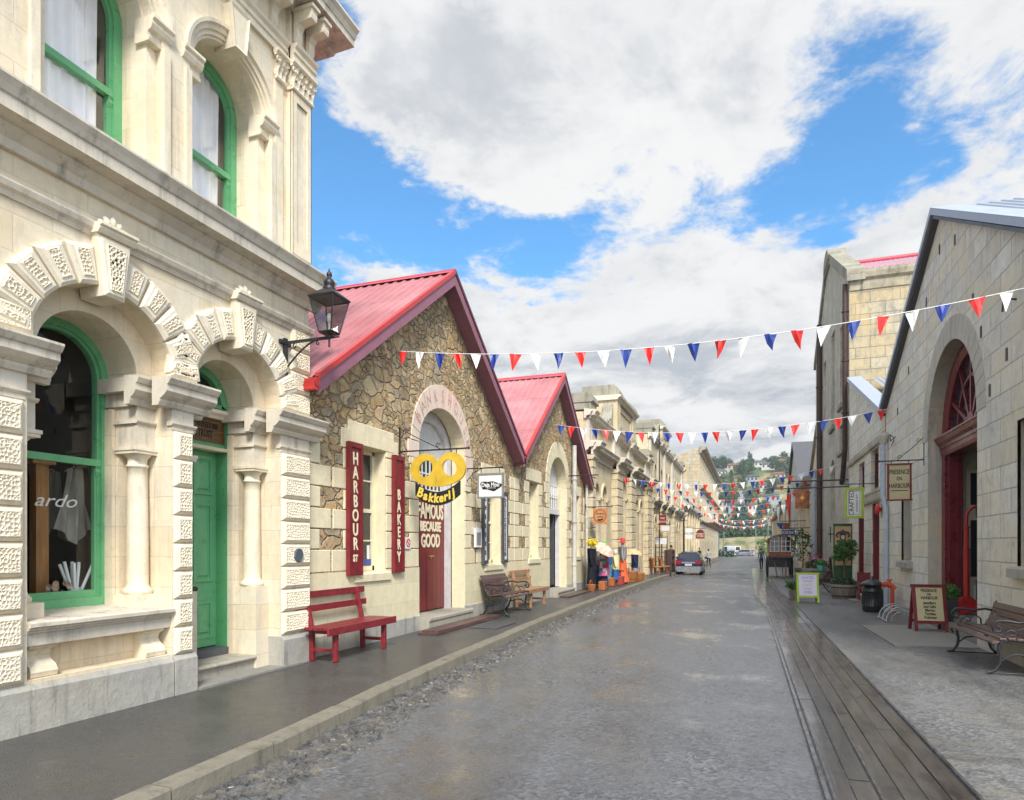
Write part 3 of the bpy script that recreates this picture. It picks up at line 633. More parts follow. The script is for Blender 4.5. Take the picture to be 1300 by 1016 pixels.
# voussoirs
def voussoirs(c, h, rv, r1, n=11, ksplit=True):
    for i in range(n):
        a0 = PI*i/n; a1 = PI*(i+1)/n
        if i == n//2: continue
        if i in (0, n-1): a0, a1 = (a0+.06, a1) if i == 0 else (a0, a1-.06)
        g = .012
        def P(r, a): return (c+(h+r)*math.cos(a), SPR+(rv+r)*math.sin(a))
        def ring(ra, rb, aa, ab, m=4): return [P(ra, aa+(ab-aa)*k/m) for k in range(m+1)]+[P(rb, ab-(ab-aa)*k/m) for k in range(m+1)]
        mb.mark(); vb = mb; o = ring(.0, r1, a0+g, a1-g); i1 = ring(.03, r1-.03, a0+g+.03, a1-g-.03); k = len(o)
        mb.add([(u, -.03, v) for u, v in o]+[(u, .03, v) for u, v in o]+[(u, .05, v) for u, v in i1],
               [(j, (j+1) % k, k+(j+1) % k, k+j) for j in range(k)]+[(k+j, k+(j+1) % k, 2*k+(j+1) % k, 2*k+j) for j in range(k)]+[list(range(2*k, 3*k))])
        b0, b1 = a0+g+.075, a1-g-.075; q0, q1 = .065, r1-.05; seed[0] += 1
        wdt = (b1-b0)*(h+r1/2)
        verm(vb, lambda s, t: P(q0+(q1-q0)*t, b1+(b0-b1)*s), wdt, q1-q0, .062, seed=seed[0])
        rim = ring(q0, q1, b0, b1); kk = len(rim); rim2 = ring(q0-.012, q1+.012, b0-.02, b1+.02)
        vb.add([(u, .062, v) for u, v in rim]+[(u, .048, v) for u, v in rim2], [(j, (j+1) % kk, kk+(j+1) % kk, kk+j) for j in range(kk)])
mb = MB(TB); R1 = .33
voussoirs(B1, H1, RV, R1); voussoirs(B2, H2, RV, R1)
mb.build('voussoir', M['vermi'], bank)
# keystones
mb = MB(TB)
for c in (B1, B2):
    mb.mark(); vb = mb; b, t_ = SPR+RV-.10, SPR+RV+.42
    q = [(c-.10, b), (c+.10, b), (c+.165, t_), (c-.165, t_)]; q2 = [(c-.075, b+.03), (c+.075, b+.03), (c+.135, t_-.04), (c-.135, t_-.04)]
    mb.add([(u, -.2, v) for u, v in q]+[(u, .085, v) for u, v in q]+[(u, .11, v) for u, v in q2], [(i, (i+1) % 4, 4+(i+1) % 4, 4+i) for i in range(4)]+[(4+i, 4+(i+1) % 4, 8+(i+1) % 4, 8+i) for i in range(4)]+[(8, 9, 10, 11)])
    a0, a1, c0, c1 = -.052, .052, b+.06, t_-.08; seed[0] += 1
    verm(vb, lambda s, t, c=c, c0=c0, c1=c1: (c+(a0+(a1-a0)*s)*(1+.75*t), c0+(c1-c0)*t), .14, c1-c0, .124, seed=seed[0])
    rim = [(c-.052, c0), (c+.052, c0), (c+.091, c1), (c-.091, c1)]
    vb.add([(u, .124, v) for u, v in rim]+[(c+(u-c)*1.1, .108, v) for u, v in rim], [(i, (i+1) % 4, 4+(i+1) % 4, 4+i) for i in range(4)])
    mb.mold([(0, t_), (.12, t_), (.14, t_+.03), (.14, t_+.05), (.165, t_+.06), (.165, t_+.085), (0, t_+.085)], c-.185, c+.185)
    # leaf finial
    for k in range(-2, 3):
        a = k*.5; L = .13-.012*abs(k); bx, bz = c+.022*k, t_+.08
        def LF(sx, ty, a=a, L=L, bx=bx, bz=bz):
            w_ = .036*math.sin(PI*min(1, ty*.93+.07))**.6*(1-.25*math.sin(ty*14)**2); x_ = (sx-.5)*2*w_; y_ = ty*L
            return (bx+x_*math.cos(a)+y_*math.sin(a), .03+.05*math.sin(PI*ty)+.04*ty-.03*abs(sx-.5)*2, bz-x_*math.sin(a)+y_*math.cos(a))
        mb.grid(LF, 4, 8, True)
    mb.lathe([(.03, 0), (.035, .02), (.02, .04), (.0, .05)], (c, .05, t_+.08), 10)
mb.build('keystone', M['vermi'], bank)
# impost entablature (frieze strip + cornice) breaking round the piers
IMP = [(-.05, 2.97), (.03, 2.97), (.05, 3.01), (.05, 3.03), (.10, 3.06), (.14, 3.10), (.14, 3.16), (.16, 3.17), (.19, 3.215), (.19, 3.235), (-.05, 3.25)]
NECK = [(-.05, 2.80), (.012, 2.80), (.03, 2.82), (.03, 2.835), (-.05, 2.845)]
mb = MB(TB)
for a, b in ((1.6, 3.62), (5.04, 5.30), (6.65, 7.2)):
    mb.mark(); mb.mold(IMP, a-(.19 if a > 5 else 0), b+.19*(a < 5 or a > 5), .0)
    mb.mold(NECK, a-.02, b+.03, 0.)
    mb.box((a-.003, -.1, 2.76), (b+.003, .008, 2.98))
for c, h in ((B1, H1), (B2, H2)):
    for s in (-1, 1):
        a, b = sorted((c+s*h, c+s*(h-.21))); 
        mb.mark()
        mb.box((a-.003*(s > 0), -.47, 2.575), (b+.003*(s < 0), -DI+.003, 2.985))
        mb.mold([(n*.8-DI, v) for n, v in IMP], a-(.0 if s < 0 else .11), b+(.11 if s < 0 else 0.))
        mb.mold([(n-DI+.0, v) for n, v in NECK], a-(.02 if s > 0 else 0), b+(.02 if s < 0 else 0))
        pass
        # return on the deep reveal
        e = c+s*(h-.21)
        q = sorted((e, e-s*.10)); q2 = sorted((e, e-s*.03))
        mb.box((q[0], -.62, 3.10), (q[1], -.22, 3.235)); mb.box((q2[0], -.62, 2.97), (q2[1], -.22, 3.10)); mb.box((q2[0], -.62, 2.80), (q2[1], -.24, 2.83))
mb.build('impost_cornice', M['bank_ledge'], bank)
# niches with columns
mb = MB(TB)
for c, h, v0 in ((B1, H1, 1.0), (B2, H2, .1)):
    for s in (-1, 1):
        mb.mark(); a, b = sorted((c+s*h, c+s*(h-.21)))
        mb.box((a, -.62, v0), (b, -.46, 3.0)); e_ = sorted((c+s*h, c+s*(h+.03))); mb.box((e_[0], -.62, v0), (e_[1], -.233, 2.99))
        jj = sorted((c+s*(h-.215), c+s*(h-.25))); mb.box((jj[0], -.62, v0), (jj[1], -.50, 2.95))
mb.build('recess_wall', M['bank'], bank)
for c, h, zb, zt in ((B1, H1, 1.13, 2.56), (B2, H2, 1.12, 2.56)):
    for s in (-1, 1):
        u = c+s*(h-.105); mb = MB(TB)
        pr = [(.125, 0), (.135, .012), (.135, .04), (.12, .055), (.106, .075), (.101, .10)]
        Lh = zt-zb
        pr += [(.101-.012*(k/10)**1.6, .10+(Lh-.28)*k/10) for k in range(1, 11)]
        pr += [(.10, Lh-.175), (.10, Lh-.155), (.088, Lh-.15), (.088, Lh-.10), (.10, Lh-.085), (.122, Lh-.06), (.128, Lh-.05)]
        mb.lathe(pr, (u, -.335, zb), 28)
        mb.box((u-.135, -.335-.135, zt-.05), (u+.135, -.335+.145, zt-.02)); mb.box((u-.145, -.335-.145, zt-.02), (u+.145, -.335+.155, zt+.012))
        mb.build('column', M['bank_plain'], bank)
# column pedestals: on the sill (window bay), tall ones (door bay)
mb = MB(TB)
for s in (-1, 1):
    mb.mark(); u = B1+s*(H1-.105); mb.box((u-.15 if s > 0 else u-.11, -.49, 1.0), (u+.11 if s > 0 else u+.15, -.17, 1.13))
mb.build('column_base', M['bank_plain'], bank)
mb = MB(TB)
for s in (-1, 1):
    mb.mark(); e = B2+s*H2; q = sorted((e-s*.225, e-s*.0)); mb.box((q[0], -.55, Z0), (q[1], -.17, 1.12))
mb.build('pedestal', M['bank'], bank)
# sill, brackets, apron
mb = MB(TB)
mb.mold([(-.62, .80), (-.02, .80), (-.02, .90), (.0, .905), (.0, .915), (.02, .93), (.02, .94), (.045, .955), (.045, .985), (.03, 1.0), (-.62, 1.03)], 3.64, 5.035)
mb.build('sill', M['bank_ledge'], bank)
for u in (3.80, 4.88):
    mb = MB(TB)
    S = [(-.25, .525), (-.06, .525), (-.035, .54), (-.025, .58), (-.05, .625), (-.10, .66), (-.125, .70), (-.11, .745), (-.07, .765), (-.05, .775), (-.05, .80), (-.25, .80)]
    mb.mold(S, u-.11, u+.11); mb.build('bracket', M['bank_plain'], bank)
mb = MB(TB); mb.box((3.6, -.4, .45), (5.06, -.2, .81)); mb.box((3.61, -.35, .44), (5.05, .006, .532)); mb.build('apron', M['bank'], bank)
# --- window of bay one
wz = -.62
def arch_window(c, h, z0, spr, rv, n, rail, parent, frame=.075, pane=M['glass'], thick=.1, name='window', gm='green'):
    o = MB(TB)
    out = archhole(c, h, z0, spr, rv, 28); inn = archhole(c, h-frame, z0+frame*1.3, spr, rv-frame, 28); k = len(out)
    o.add([(u, n, v) for u, v in out]+[(u, n, v) for u, v in inn]+[(u, n-thick, v) for u, v in inn]+[(u, n+.0-thick, v) for u, v in out],
          [(i, (i+1) % k, k+(i+1) % k, k+i) for i in range(k)]+[(k+i, k+(i+1) % k, 2*k+(i+1) % k, 2*k+i) for i in range(k)]+[(2*k+i, 2*k+(i+1) % k, 3*k+(i+1) % k, 3*k+i) for i in range(k)])
    # inner bead
    h2 = h-frame; inn2 = archhole(c, h2-.028, z0+frame*1.3+.03, spr, rv-frame-.028, 28)
    inn1 = archhole(c, h2, z0+frame*1.3, spr, rv-frame, 28)
    o.add([(u, n-.03, v) for u, v in inn1]+[(u, n-.03, v) for u, v in inn2]+[(u, n-thick, v) for u, v in inn2],
          [(i, (i+1) % k, k+(i+1) % k, k+i) for i in range(k)]+[(k+i, k+(i+1) % k, 2*k+(i+1) % k, 2*k+i) for i in range(k)])
    w_ = o.build(name, M[gm], parent)
    r = MB(TB); r.box((c-h+frame, n-.075, rail-.035), (c+h-frame, n-.012, rail+.03))
    for s in (-1, 1):
        q = sorted((c+s*(h-frame), c+s*(h-frame-.05)))
        r.mold([(n-.036, rail-.14), (n-.028, rail-.13), (n-.015, rail-.09), (n-.025, rail-.06), (n-.014, rail-.037), (n-.036, rail-.037)], q[0]+.003, q[1]-.003)
        r.box((q[0]+.001, n-.083, z0+frame+.09), (q[1]-.001, n-.037, rail-.036))
    r.box((c-h+frame, n-.085, z0+frame), (c+h-frame, n-.034, z0+frame+.09))
    r.build('sash', M['green'], w_)
    g = MB(TB); g.poly([(u, n-.06, v) for u, v in archhole(c, h-frame-.005, z0+.05, spr, rv-frame-.005, 28)]); g.build('pane', pane, w_)
    return w_
win1 = arch_window(B1, H1-.21, 1.02, SPR, RV-.19, -.60, 2.42, bank, frame=.07)
mb = MB(TB); mb.box((3.3, -2.6, .9), (5.25, -2.5, 4.3)); mb.box((1.85, -2.65, .0), (6.95, -2.61, 4.5)); mb.box((3.3, -2.6, .85), (3.4, -.68, 4.3)); mb.box((5.2, -2.6, .85), (5.25, -.68, 4.3)); mb.box((3.3, -2.6, .95), (5.2, -.68, 1.05)); mb.box((3.3, -2.6, 4.2), (5.2, -.68, 4.3))
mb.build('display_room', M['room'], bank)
# cloth garments hanging in the window, wooden post, dried flowers and rolled papers
def drape(mb, c, n, top, w0, w1, h, seedv, notch=.1):
    def f(s, t):
        ww = w0+(w1-w0)*t; u = c+(s-.5)*ww; d = .025*math.sin(s*22+seedv+t*2)+.02*math.sin(s*9+t*4)
        v = top-h*t*(1-notch*(1+math.sin(s*7+seedv)))
        return (u, n+d, v)
    mb.grid(f, 30, 12, True)
M['linen'] = cloth('linen', (.30, .27, .21), .25)
g_ = tag(thing('linen_garment', 'pale linen garment hanging in the green shop window', 'garment', (XB-.85, 4.55, 2.3)), group=None)
mb = MB(TB); drape(mb, 4.66, -.85, 2.36, .16, .40, .74, 1.); mb.build('cloth', M['linen'], g_)
mb = MB(TB); mb.tube([(4.57, -.85, 2.33), (4.66, -.85, 2.38), (4.75, -.85, 2.33)], .006, 6); mb.tube([(4.66, -.85, 2.38), (4.66, -.85, 2.44), (4.68, -.85, 2.46)], .004, 6); mb.build('hanger', M['wood_tan'], g_)
g2 = thing('linen_garment', 'second linen garment behind the front one in the green shop window', 'garment', (XB-1.0, 4.45, 2.3))
mb = MB(TB); drape(mb, 4.58, -1.05, 2.34, .14, .34, .7, 4.); mb.build('cloth', cloth('linen_shade', (.17, .155, .12)), g2)
mb = MB(TB); mb.tube([(4.5, -1.05, 2.31), (4.58, -1.05, 2.36), (4.66, -1.05, 2.31)], .006, 6); mb.build('hanger', M['wood_tan'], g2)
o = MB(TB); o.box((4.33, -.99, 1.05), (4.45, -.90, 2.40)); o.box((4.28, -1.02, 1.05), (4.50, -.87, 1.09)); o.box((4.28, -1.02, 2.38), (4.50, -.87, 2.42)); tag(o.build('wooden_stand', wood('warm_pine', (.42, .18, .05), (.55, .28, .10), (14, 14, 1.5), .5)), 'upright brown timber stand at the left of the shop window display', 'stand')
vs = thing('paper_roll_vase', 'vase of upright rolled papers on the green window ledge', 'vase', (XB-.78, 4.62, 1.05))
mb = MB(TB); mb.lathe([(.04, 0), (.06, .03), (.065, .08), (.045, .13), (.055, .15)], (4.62, -.78, 1.05), 16); mb.build('vase', M['white'], vs)
mb = MB(TB); r_ = random.Random(2)
for k in range(9):
    a = r_.uniform(-.16, .16); b = r_.uniform(-.05, .05); mb.tube([(4.62+a*.2, -.78+b*.3, 1.12), (4.62+a, -.78+b, 1.44+r_.uniform(-.03, .03))], .015, 8)
mb.build('rolls', M['paper'], vs)
fl = thing('dried_flowers', 'low cluster of dried peach flowers in a pot on the green window ledge', 'flowers', (XB-.76, 4.42, 1.05))
mb = MB(TB); mb.lathe([(.05, 0), (.06, .05), (.05, .08)], (4.42, -.76, 1.05), 14); mb.build('pot', M['brick_red'], fl)
mb = MB(TB)
for k in range(16):
    x, y, z = 4.42+r_.uniform(-.14, .12), -.76+r_.uniform(-.05, .05), 1.13+r_.uniform(0, .13)
    for q in range(6):
        a = q*PI/3; mb.add([(x, y, z), (x+.03*math.cos(a), y+.01, z+.03*math.sin(a)), (x+.03*math.cos(a+.9), y+.02, z+.03*math.sin(a+.9))], [(0, 1, 2)])
mb.build('petals', paint('peach', (.6, .42, .28), .8, .3), fl)
# handwritten white lettering on the pane
text_mb('ardo', lambda a, b, c: TB(4.33+a, -.645+c, 2.02+b), M['offwhite'], 'window_lettering', win1, .17, 1.25, .001, 1.0, .35)
# --- door bay
o = MB(TB); dn = -.75
dL, dR, dB, dT = B2-.42, B2+.42, .40, 2.76
mb = MB(TB); mb.box((dL, dn-.05, dB), (dR, dn, dT)); door = mb.build('door', M['green'], bank)
mb = MB(TB)
for a, b in ((dL+.075, B2-.06), (B2+.06, dR-.075)):
    for z0, z1 in ((.50, .95), (1.18, 2.12), (2.22, 2.68)):
        mb.mark()
        k = rect(a, b, z0, z1); k2 = rect(a+.035, b-.035, z0+.035, z1-.035); k3 = rect(a+.055, b-.055, z0+.055, z1-.055); k4 = rect(a+.08, b-.08, z0+.08, z1-.08)
        V = [(u, n, v) for q, n in ((k, dn+.001), (k, dn+.018), (k2, dn+.018), (k2, dn+.004), (k3, dn+.004), (k4, dn+.022)) for u, v in q]
        mb.add(V, [(r*4+i, r*4+(i+1) % 4, (r+1)*4+(i+1) % 4, (r+1)*4+i) for r in range(5) for i in range(4)]+[(20, 21, 22, 23)])
mb.build('panel', M['green'], door)
mb = MB(TB)
mb = MB()
kz, ky, kxx = 1.10, B2+.04, XB+dn
pr = [(.012, 0), (.012, .025), (.03, .035), (.036, .052), (.03, .07), (.012, .078), (0, .079)]
V = [(kxx+h, ky+r*math.cos(2*PI*j/14), kz+r*math.sin(2*PI*j/14)) for r, h in pr for j in range(14)]
mb.add(V, [(i*14+j, i*14+(j+1) % 14, (i+1)*14+(j+1) % 14, (i+1)*14+j) for i in range(len(pr)-1) for j in range(14)], True); mb.build('knob', paint('bronze', (.07, .05, .03), .3, metal=.7), door)
mb = MB(TB)
for s in (-1, 1):
    q = sorted((B2+s*.42, B2+s*.475)); mb.box((q[0], -.80, .36), (q[1], -.58, 3.2)); 
mb.box((B2-.46, -.80, 2.76), (B2+.46, -.62, 2.83)); mb.build('door_frame', M['green_dark'], bank)
mb = MB(TB); mb.mold([(-.66, 3.12), (-.58, 3.12), (-.56, 3.15), (-.52, 3.18), (-.52, 3.22), (-.66, 3.25)], B2-.46, B2+.46); mb.box((B2-.46, -.75, 2.83), (B2+.46, -.68, 3.14)); mb.mold([(-.7, 2.74), (-.57, 2.74), (-.55, 2.775), (-.7, 2.79)], B2-.46, B2+.46); mb.build('transom', M['bank_plain'], bank)
# fanlight
fanl = MB(TB); k_ = [(B2-.455, 3.25)]+[]; out = [(B2-.455, 3.25), (B2+.455, 3.25)]+arc(B2, SPR+.01, .455, RV-.2, 0, PI, 24); inn = [(B2-.36, 3.30), (B2+.36, 3.30)]+arc(B2, SPR+.02, .36, RV-.29, 0, PI, 24); k = len(out)
fanl.add([(u, -.60, v) for u, v in out]+[(u, -.60, v) for u, v in inn]+[(u, -.70, v) for u, v in inn], [(i, (i+1) % k, k+(i+1) % k, k+i) for i in range(k)]+[(k+i, k+(i+1) % k, 2*k+(i+1) % k, 2*k+i) for i in range(k)])
fw = fanl.build('fanlight', M['green'], bank); mb = MB(TB); mb.poly([(u, -.68, v) for u, v in inn]); mb.build('pane', M['dark_glass'], fw)
mb = MB(TB); mb.box((B2-.6, -1.2, .3), (B2+.6, -1.1, 3.9)); mb.build('back_wall', M['room'], bank)
# steps
mb = MB(TB)
mb.box((B2-.46, -.8, Z0), (B2+.46, -.56, .385)); mb.build('threshold', M['slate'], bank)
mb = MB(TB); mb.box((5.53, -.56, Z0), (6.42, -.20, .255)); mb.mold([(-.56, .255), (-.17, .255), (-.155, .27), (-.155, .285), (-.17, .30), (-.56, .30)], 5.53, 6.42); mb.build('step', M['step'], bank)
mb = MB(TB); mb.box((5.32, -.4, Z0), (6.95, .09, .145)); mb.build('doorstep_slab', M['slab'], bank)
# notice board over the door
ns = thing('name_board', 'dark varnished board lettered in black above the green door', 'sign', (XB-.6, B2, 2.95))
mb = MB(TB); mb.box((B2-.36, -.66, 2.845), (B2+.40, -.625, 3.105)); mb.build('board', M['sign_wood'], ns, .004)
mb = MB(TB)
for a, b, c, d in ((-.375, .415, 2.83, 2.85), (-.375, .415, 3.10, 3.12), (-.375, -.355, 2.85, 3.10), (.395, .415, 2.85, 3.10)): mb.box((B2+a, -.66, c), (B2+b, -.612, d))
mb.build('frame', M['sign_wood'], ns)
text_mb('OAMARU WHITESTONE', lambda a, b, c: TB(B2+.02+a, -.622+c, 3.03+b), M['black'], 'lettering', ns, .095, .58, .002, bold=.002)
text_mb('CIVIC TRUST', lambda a, b, c: TB(B2+.02+a, -.622+c, 2.925+b), M['black'], 'lettering', ns, .12, .62, .002, bold=.002)
# round plaque
mb = MB(); V = []
for r, h in ((.085, 0), (.085, .015), (.075, .022), (.07, .016), (0, .016)):
    V += [(XB+.05+h, 6.93+r*math.cos(2*PI*j/28), 1.49+r*math.sin(2*PI*j/28)) for j in range(28)]
mb.add(V, [(i*28+j, i*28+(j+1) % 28, (i+1)*28+(j+1) % 28, (i+1)*28+j) for i in range(4) for j in range(28)]); pq = tag(mb.build('round_plaque', paint('plaque_grey', (.09, .11, .12), .5)), 'round dark grey plaque on the carved blocks right of the green door', 'plaque')
# --- string courses and main cornice between storeys
mb = MB(TB)
mb.mold([(0, 4.30), (.02, 4.30), (.03, 4.34), (.06, 4.36), (.075, 4.40), (.075, 4.415), (0, 4.44)], 1.6, 7.24)
mb.build('string_course', M['bank_ledge'], bank)
mb = MB(TB)
mb.mold([(0, 4.66), (.04, 4.66), (.055, 4.70), (.055, 4.73), (.10, 4.77), (.13, 4.80), (.13, 4.815), (.26, 4.83), (.26, 4.93), (.275, 4.94), (.30, 4.99), (.33, 5.035), (.33, 5.055), (.28, 5.075), (0, 5.13)], 1.6, 7.36)
mb.build('main_cornice', M['bank_ledge'], bank)
# --- upper storey
U1, U2, UH = 4.34, 5.885, .605; USP, URV = 6.70, .53
mb = MB(TB)
mb.holes(rect(1.6, 7.15, 4.95, 7.7), [archhole(U1, UH, 5.12, USP, URV), archhole(U2, UH, 5.12, USP, URV)], -.02, .14)
mb.holes(rect(3.4, 6.9, 5.0, 7.7), [archhole(U1, UH-.11, 5.12, USP, URV-.08), archhole(U2, UH-.11, 5.12, USP, URV-.08)], -.16, .34)
mb.build('upper_wall', M['bank'], bank)
mb = MB(TB); mb.box((1.6, -.04, 5.10), (3.7, .04, 5.24)); mb.mark(); mb.box((4.97, -.04, 5.10), (5.26, .03, 5.26)); mb.mark(); mb.box((6.51, -.04, 5.10), (7.16, .03, 5.2)); mb.build('upper_plinth', M['bank_ledge'], bank)
# imposts & archivolts of upper windows
UIM = [(-.18, 6.47), (.0, 6.47), (.01, 6.50), (-.01, 6.51), (-.01, 6.56), (.03, 6.58), (.05, 6.62), (.05, 6.65), (.075, 6.67), (.075, 6.70), (-.18, 6.71)]
mb = MB(TB)
for c in (U1, U2):
    for s in (-1, 1):
        mb.mark(); q = sorted((c+s*(UH-.15), c+s*(UH+.10))); mb.mold([(n-.03, v) for n, v in UIM], q[0], q[1])
        q = sorted((c+s*(UH-.115), c+s*(UH-.003))); mb.box((q[0], -.3, 5.10), (q[1], -.10, 6.48))
        q = sorted((c+s*(UH-.004), c+s*(UH+.07))); mb.box((q[0], -.05, 5.10), (q[1], .012, 6.48))
mb.build('window_pier', M['bank_plain'], bank)
mb = MB(TB)
for c in (U1, U2):
    mb.mark(); AR = [(-.0, -.2), (-.0, -.06), (.03, -.06), (.03, -.035), (.075, -.035), (.075, -.01), (.12, .0), (.13, .03), (.165, .035), (.165, -.05)]
    mb.arcmold([(d-.11+.0, n) for d, n in AR], c, USP, UH+.02, URV+.02, 0, PI, 30)
mb.build('archivolt', M['bank_plain'], bank)
mb = MB(TB)
for c in (U1, U2):
    mb.mark(); b, t_ = USP+URV-.14, USP+URV+.31; q = [(c-.085, b), (c+.085, b), (c+.14, t_), (c-.14, t_)]; q2 = [(c-.06, b+.03), (c+.06, b+.03), (c+.11, t_-.03), (c-.11, t_-.03)]
    mb.add([(u, -.2, v) for u, v in q]+[(u, .10, v) for u, v in q]+[(u, .085, v) for u, v in q2], [(i, (i+1) % 4, 4+(i+1) % 4, 4+i) for i in range(4)]+[(4+i, 4+(i+1) % 4, 8+(i+1) % 4, 8+i) for i in range(4)]+[(8, 9, 10, 11)])
mb.build('upper_keystone', M['bank_plain'], bank)
for c in (U1, U2):
    w_ = arch_window(c, UH-.11, 5.12, USP, URV-.08, -.42, 6.0, bank, frame=.085, thick=.08, pane=M['glass_up'])
    mb = MB(TB); mb.grid(lambda s, t: (c-.44+.74*s, -.53+.02*math.sin(s*40)+.012*math.sin(s*17+t*3), 5.0+2.3*t), 90, 6, True); mb.build('curtain', M['curtain'], w_)
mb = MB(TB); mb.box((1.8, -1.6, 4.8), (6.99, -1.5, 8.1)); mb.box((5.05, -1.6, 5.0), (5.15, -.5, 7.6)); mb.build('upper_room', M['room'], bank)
# corner pilasters with foliage capitals
def fol_cap(mb, u0, u1, z0, z1, n0, n1):
    mb.box((u0, -.05, z0), (u1, n0, z1)); mb.mold([(0, z0-.02), (n0+.02, z0-.02), (n0+.03, z0), (n0+.02, z0+.02), (0, z0+.02)], u0-.02, u1+.02)
    mb.mold([(0, z1-.03), (n1+.03, z1-.03), (n1+.05, z1-.01), (n1+.05, z1+.02), (0, z1+.02)], u0-.05, u1+.05)
    rows = 2; rg = random.Random(int(u0*100))
    for r in range(rows):
        k = max(2, int((u1-u0)/.09))
        for i in range(k+1):
            c = u0+(u1-u0)*(i+.5*(r % 2))/k
            if c > u1+.02: continue
            zb = z0+.02+(z1-z0-.08)*.42*r; hh = (z1-z0)*.5; wd = .045
            pts = []
            for q in range(6):
                f = q/5; nn = n0+.01+.055*f**2+(.0 if q < 5 else .0); zt = zb+hh*(f if q < 5 else .88)+(0 if q < 5 else 0); ww = wd*(1-.4*f)*(1+.3*math.sin(f*9))
                pts += [(c-ww, nn-.012, zt), (c, nn+.012, zt), (c+ww, nn-.012, zt)]
            mb.add(pts, [(j*3+m, j*3+m+1, (j+1)*3+m+1, (j+1)*3+m) for j in range(5) for m in (0, 1)])
    for c in (u0-.01, u1+.01):   # volutes at the corners
        path = []
        for q in range(16):
            a = q*.55; r = .055*(1-q/18); path.append((c+r*math.cos(a)*(1 if c > (u0+u1)/2 else -1), n1+.01, z1-.08+r*math.sin(a)))
        mb.tube(path, .014, 6)
mb = MB(TB)
mb.box((6.56, -.05, 5.1), (6.70, .0, 7.28)); mb.mark(); mb.box((6.79, -.05, 5.2), (7.16, .05, 7.28)); mb.box((6.76, -.05, 5.1), (7.18, .07, 5.24))
mb.holes(rect(6.79, 7.16, 5.24, 7.28), [rect(6.87, 7.08, 5.4, 7.15)], .075, .02); 
for a, b, c_, d in ((6.79, 6.80, 5.24, 7.28), (7.15, 7.16, 5.24, 7.28)): mb.box((a, .04, c_), (b, .075, d))
mb.build('corner_pilaster', M['bank_plain'], bank)
mb = MB(TB); fol_cap(mb, 6.57, 6.70, 7.28, 7.58, .01, .03); mb.mark(); fol_cap(mb, 6.79, 7.16, 7.28, 7.58, .075, .09); mb.build('foliage_capital', M['vermi'], bank)
# top entablature with modillions
mb = MB(TB)
ARCH = [(-.05, 7.6), (.02, 7.6), (.02, 7.68), (.04, 7.69), (.04, 7.74), (.07, 7.77), (.08, 7.80), (-.05, 7.81)]
mb.mold(ARCH, 1.6, 6.74); mb.mold([(n+.09, v) for n, v in ARCH]+[], 6.76, 7.2); mb.box((6.76, -.02, 7.6), (7.2, .06, 8.3)); mb.box((1.6, -.05, 7.8), (7.16, .0, 8.3)); mb.build('architrave', M['bank_plain'], bank)
mb = MB(TB)
for i, u in enumerate((3.2, 3.6, 4.0, 4.34, 4.7, 5.07, 5.43, 5.79, 6.15, 6.50, 6.84, 7.08)):
    mb.mark(); n0 = .09 if u > 6.76 else 0.
    mb.mold([(n0, 7.84), (n0+.03, 7.84), (n0+.05, 7.9), (n0+.05, 8.0), (n0+.09, 8.06), (n0+.26, 8.08), (n0+.27, 8.12), (n0+.27, 8.2), (n0, 8.2)], u-.055, u+.055)
    mb.box((u-.075, n0, 8.2), (u+.075, n0+.30, 8.24))
mb.build('modillion', M['bank_plain'], bank)
mb = MB(TB)
mb.mold([(-.3, 8.24), (.10, 8.24), (.12, 8.27), (.42, 8.28), (.42, 8.36), (.435, 8.37), (.46, 8.43), (.50, 8.47), (.50, 8.50), (-.3, 8.60)], 1.6, 7.62)
mb.build('top_cornice', M['bank_ledge'], bank)
# faded red writing fragment at far left of the wall
# ================================================================ wall lantern
lan = thing('wall_lantern', 'black iron lantern on a scrolled bracket at the corner of the ornate building', 'street lamp', (XB, 6.72, 3.3))
LY = 6.72; LX = PY(418, 400, LY)[0]
zb = PY(418, 426, LY)[1]
z_arm = zb-.03
mb = MB(); mb.box((XB, LY-.025, z_arm-.38), (XB+.04, LY+.025, z_arm+.06)); mb.box((XB, LY-.015, z_arm-.012), (LX, LY+.015, z_arm+.02))
mb.box((XB+.0, LY-.1, z_arm-.02), (XB+.03, LY+.1, z_arm+.03))
mb.tube([(XB+.04+(LX-XB-.16)*f, LY, z_arm-.30+.30*math.sin(f*PI/2)) for f in [i/12 for i in range(13)]], .011, 8)
mb.tube([(LX-.16+.035*math.cos(a)*(1-a/9), LY, z_arm-.045+.035*math.sin(a)*(1-a/9)) for a in [PI/2+i*.45 for i in range(13)]], .008, 6)
mb.tube([(XB+.16+.04*math.cos(a)*(1-a/9), LY, z_arm-.05+.04*math.sin(a)*(1-a/9)) for a in [PI/2+i*.45 for i in range(13)]], .008, 6)
mb.tube([(LX, LY, z_arm-.11), (LX, LY, z_arm+.06)], .013, 8); mb.tube([(LX-.05, LY, z_arm), (LX+.14, LY, z_arm)], [.02, .008], 8)
mb.lathe([(.012, -.02), (.035, .0), (.02, .02), (.045, .035), (.06, .05)], (LX, LY, z_arm+.01), 14)
mb.build('bracket', M['iron'], lan)
s0, s1 = .085, .165; zt = z_arm+.06; H_ = .40
mb = MB()
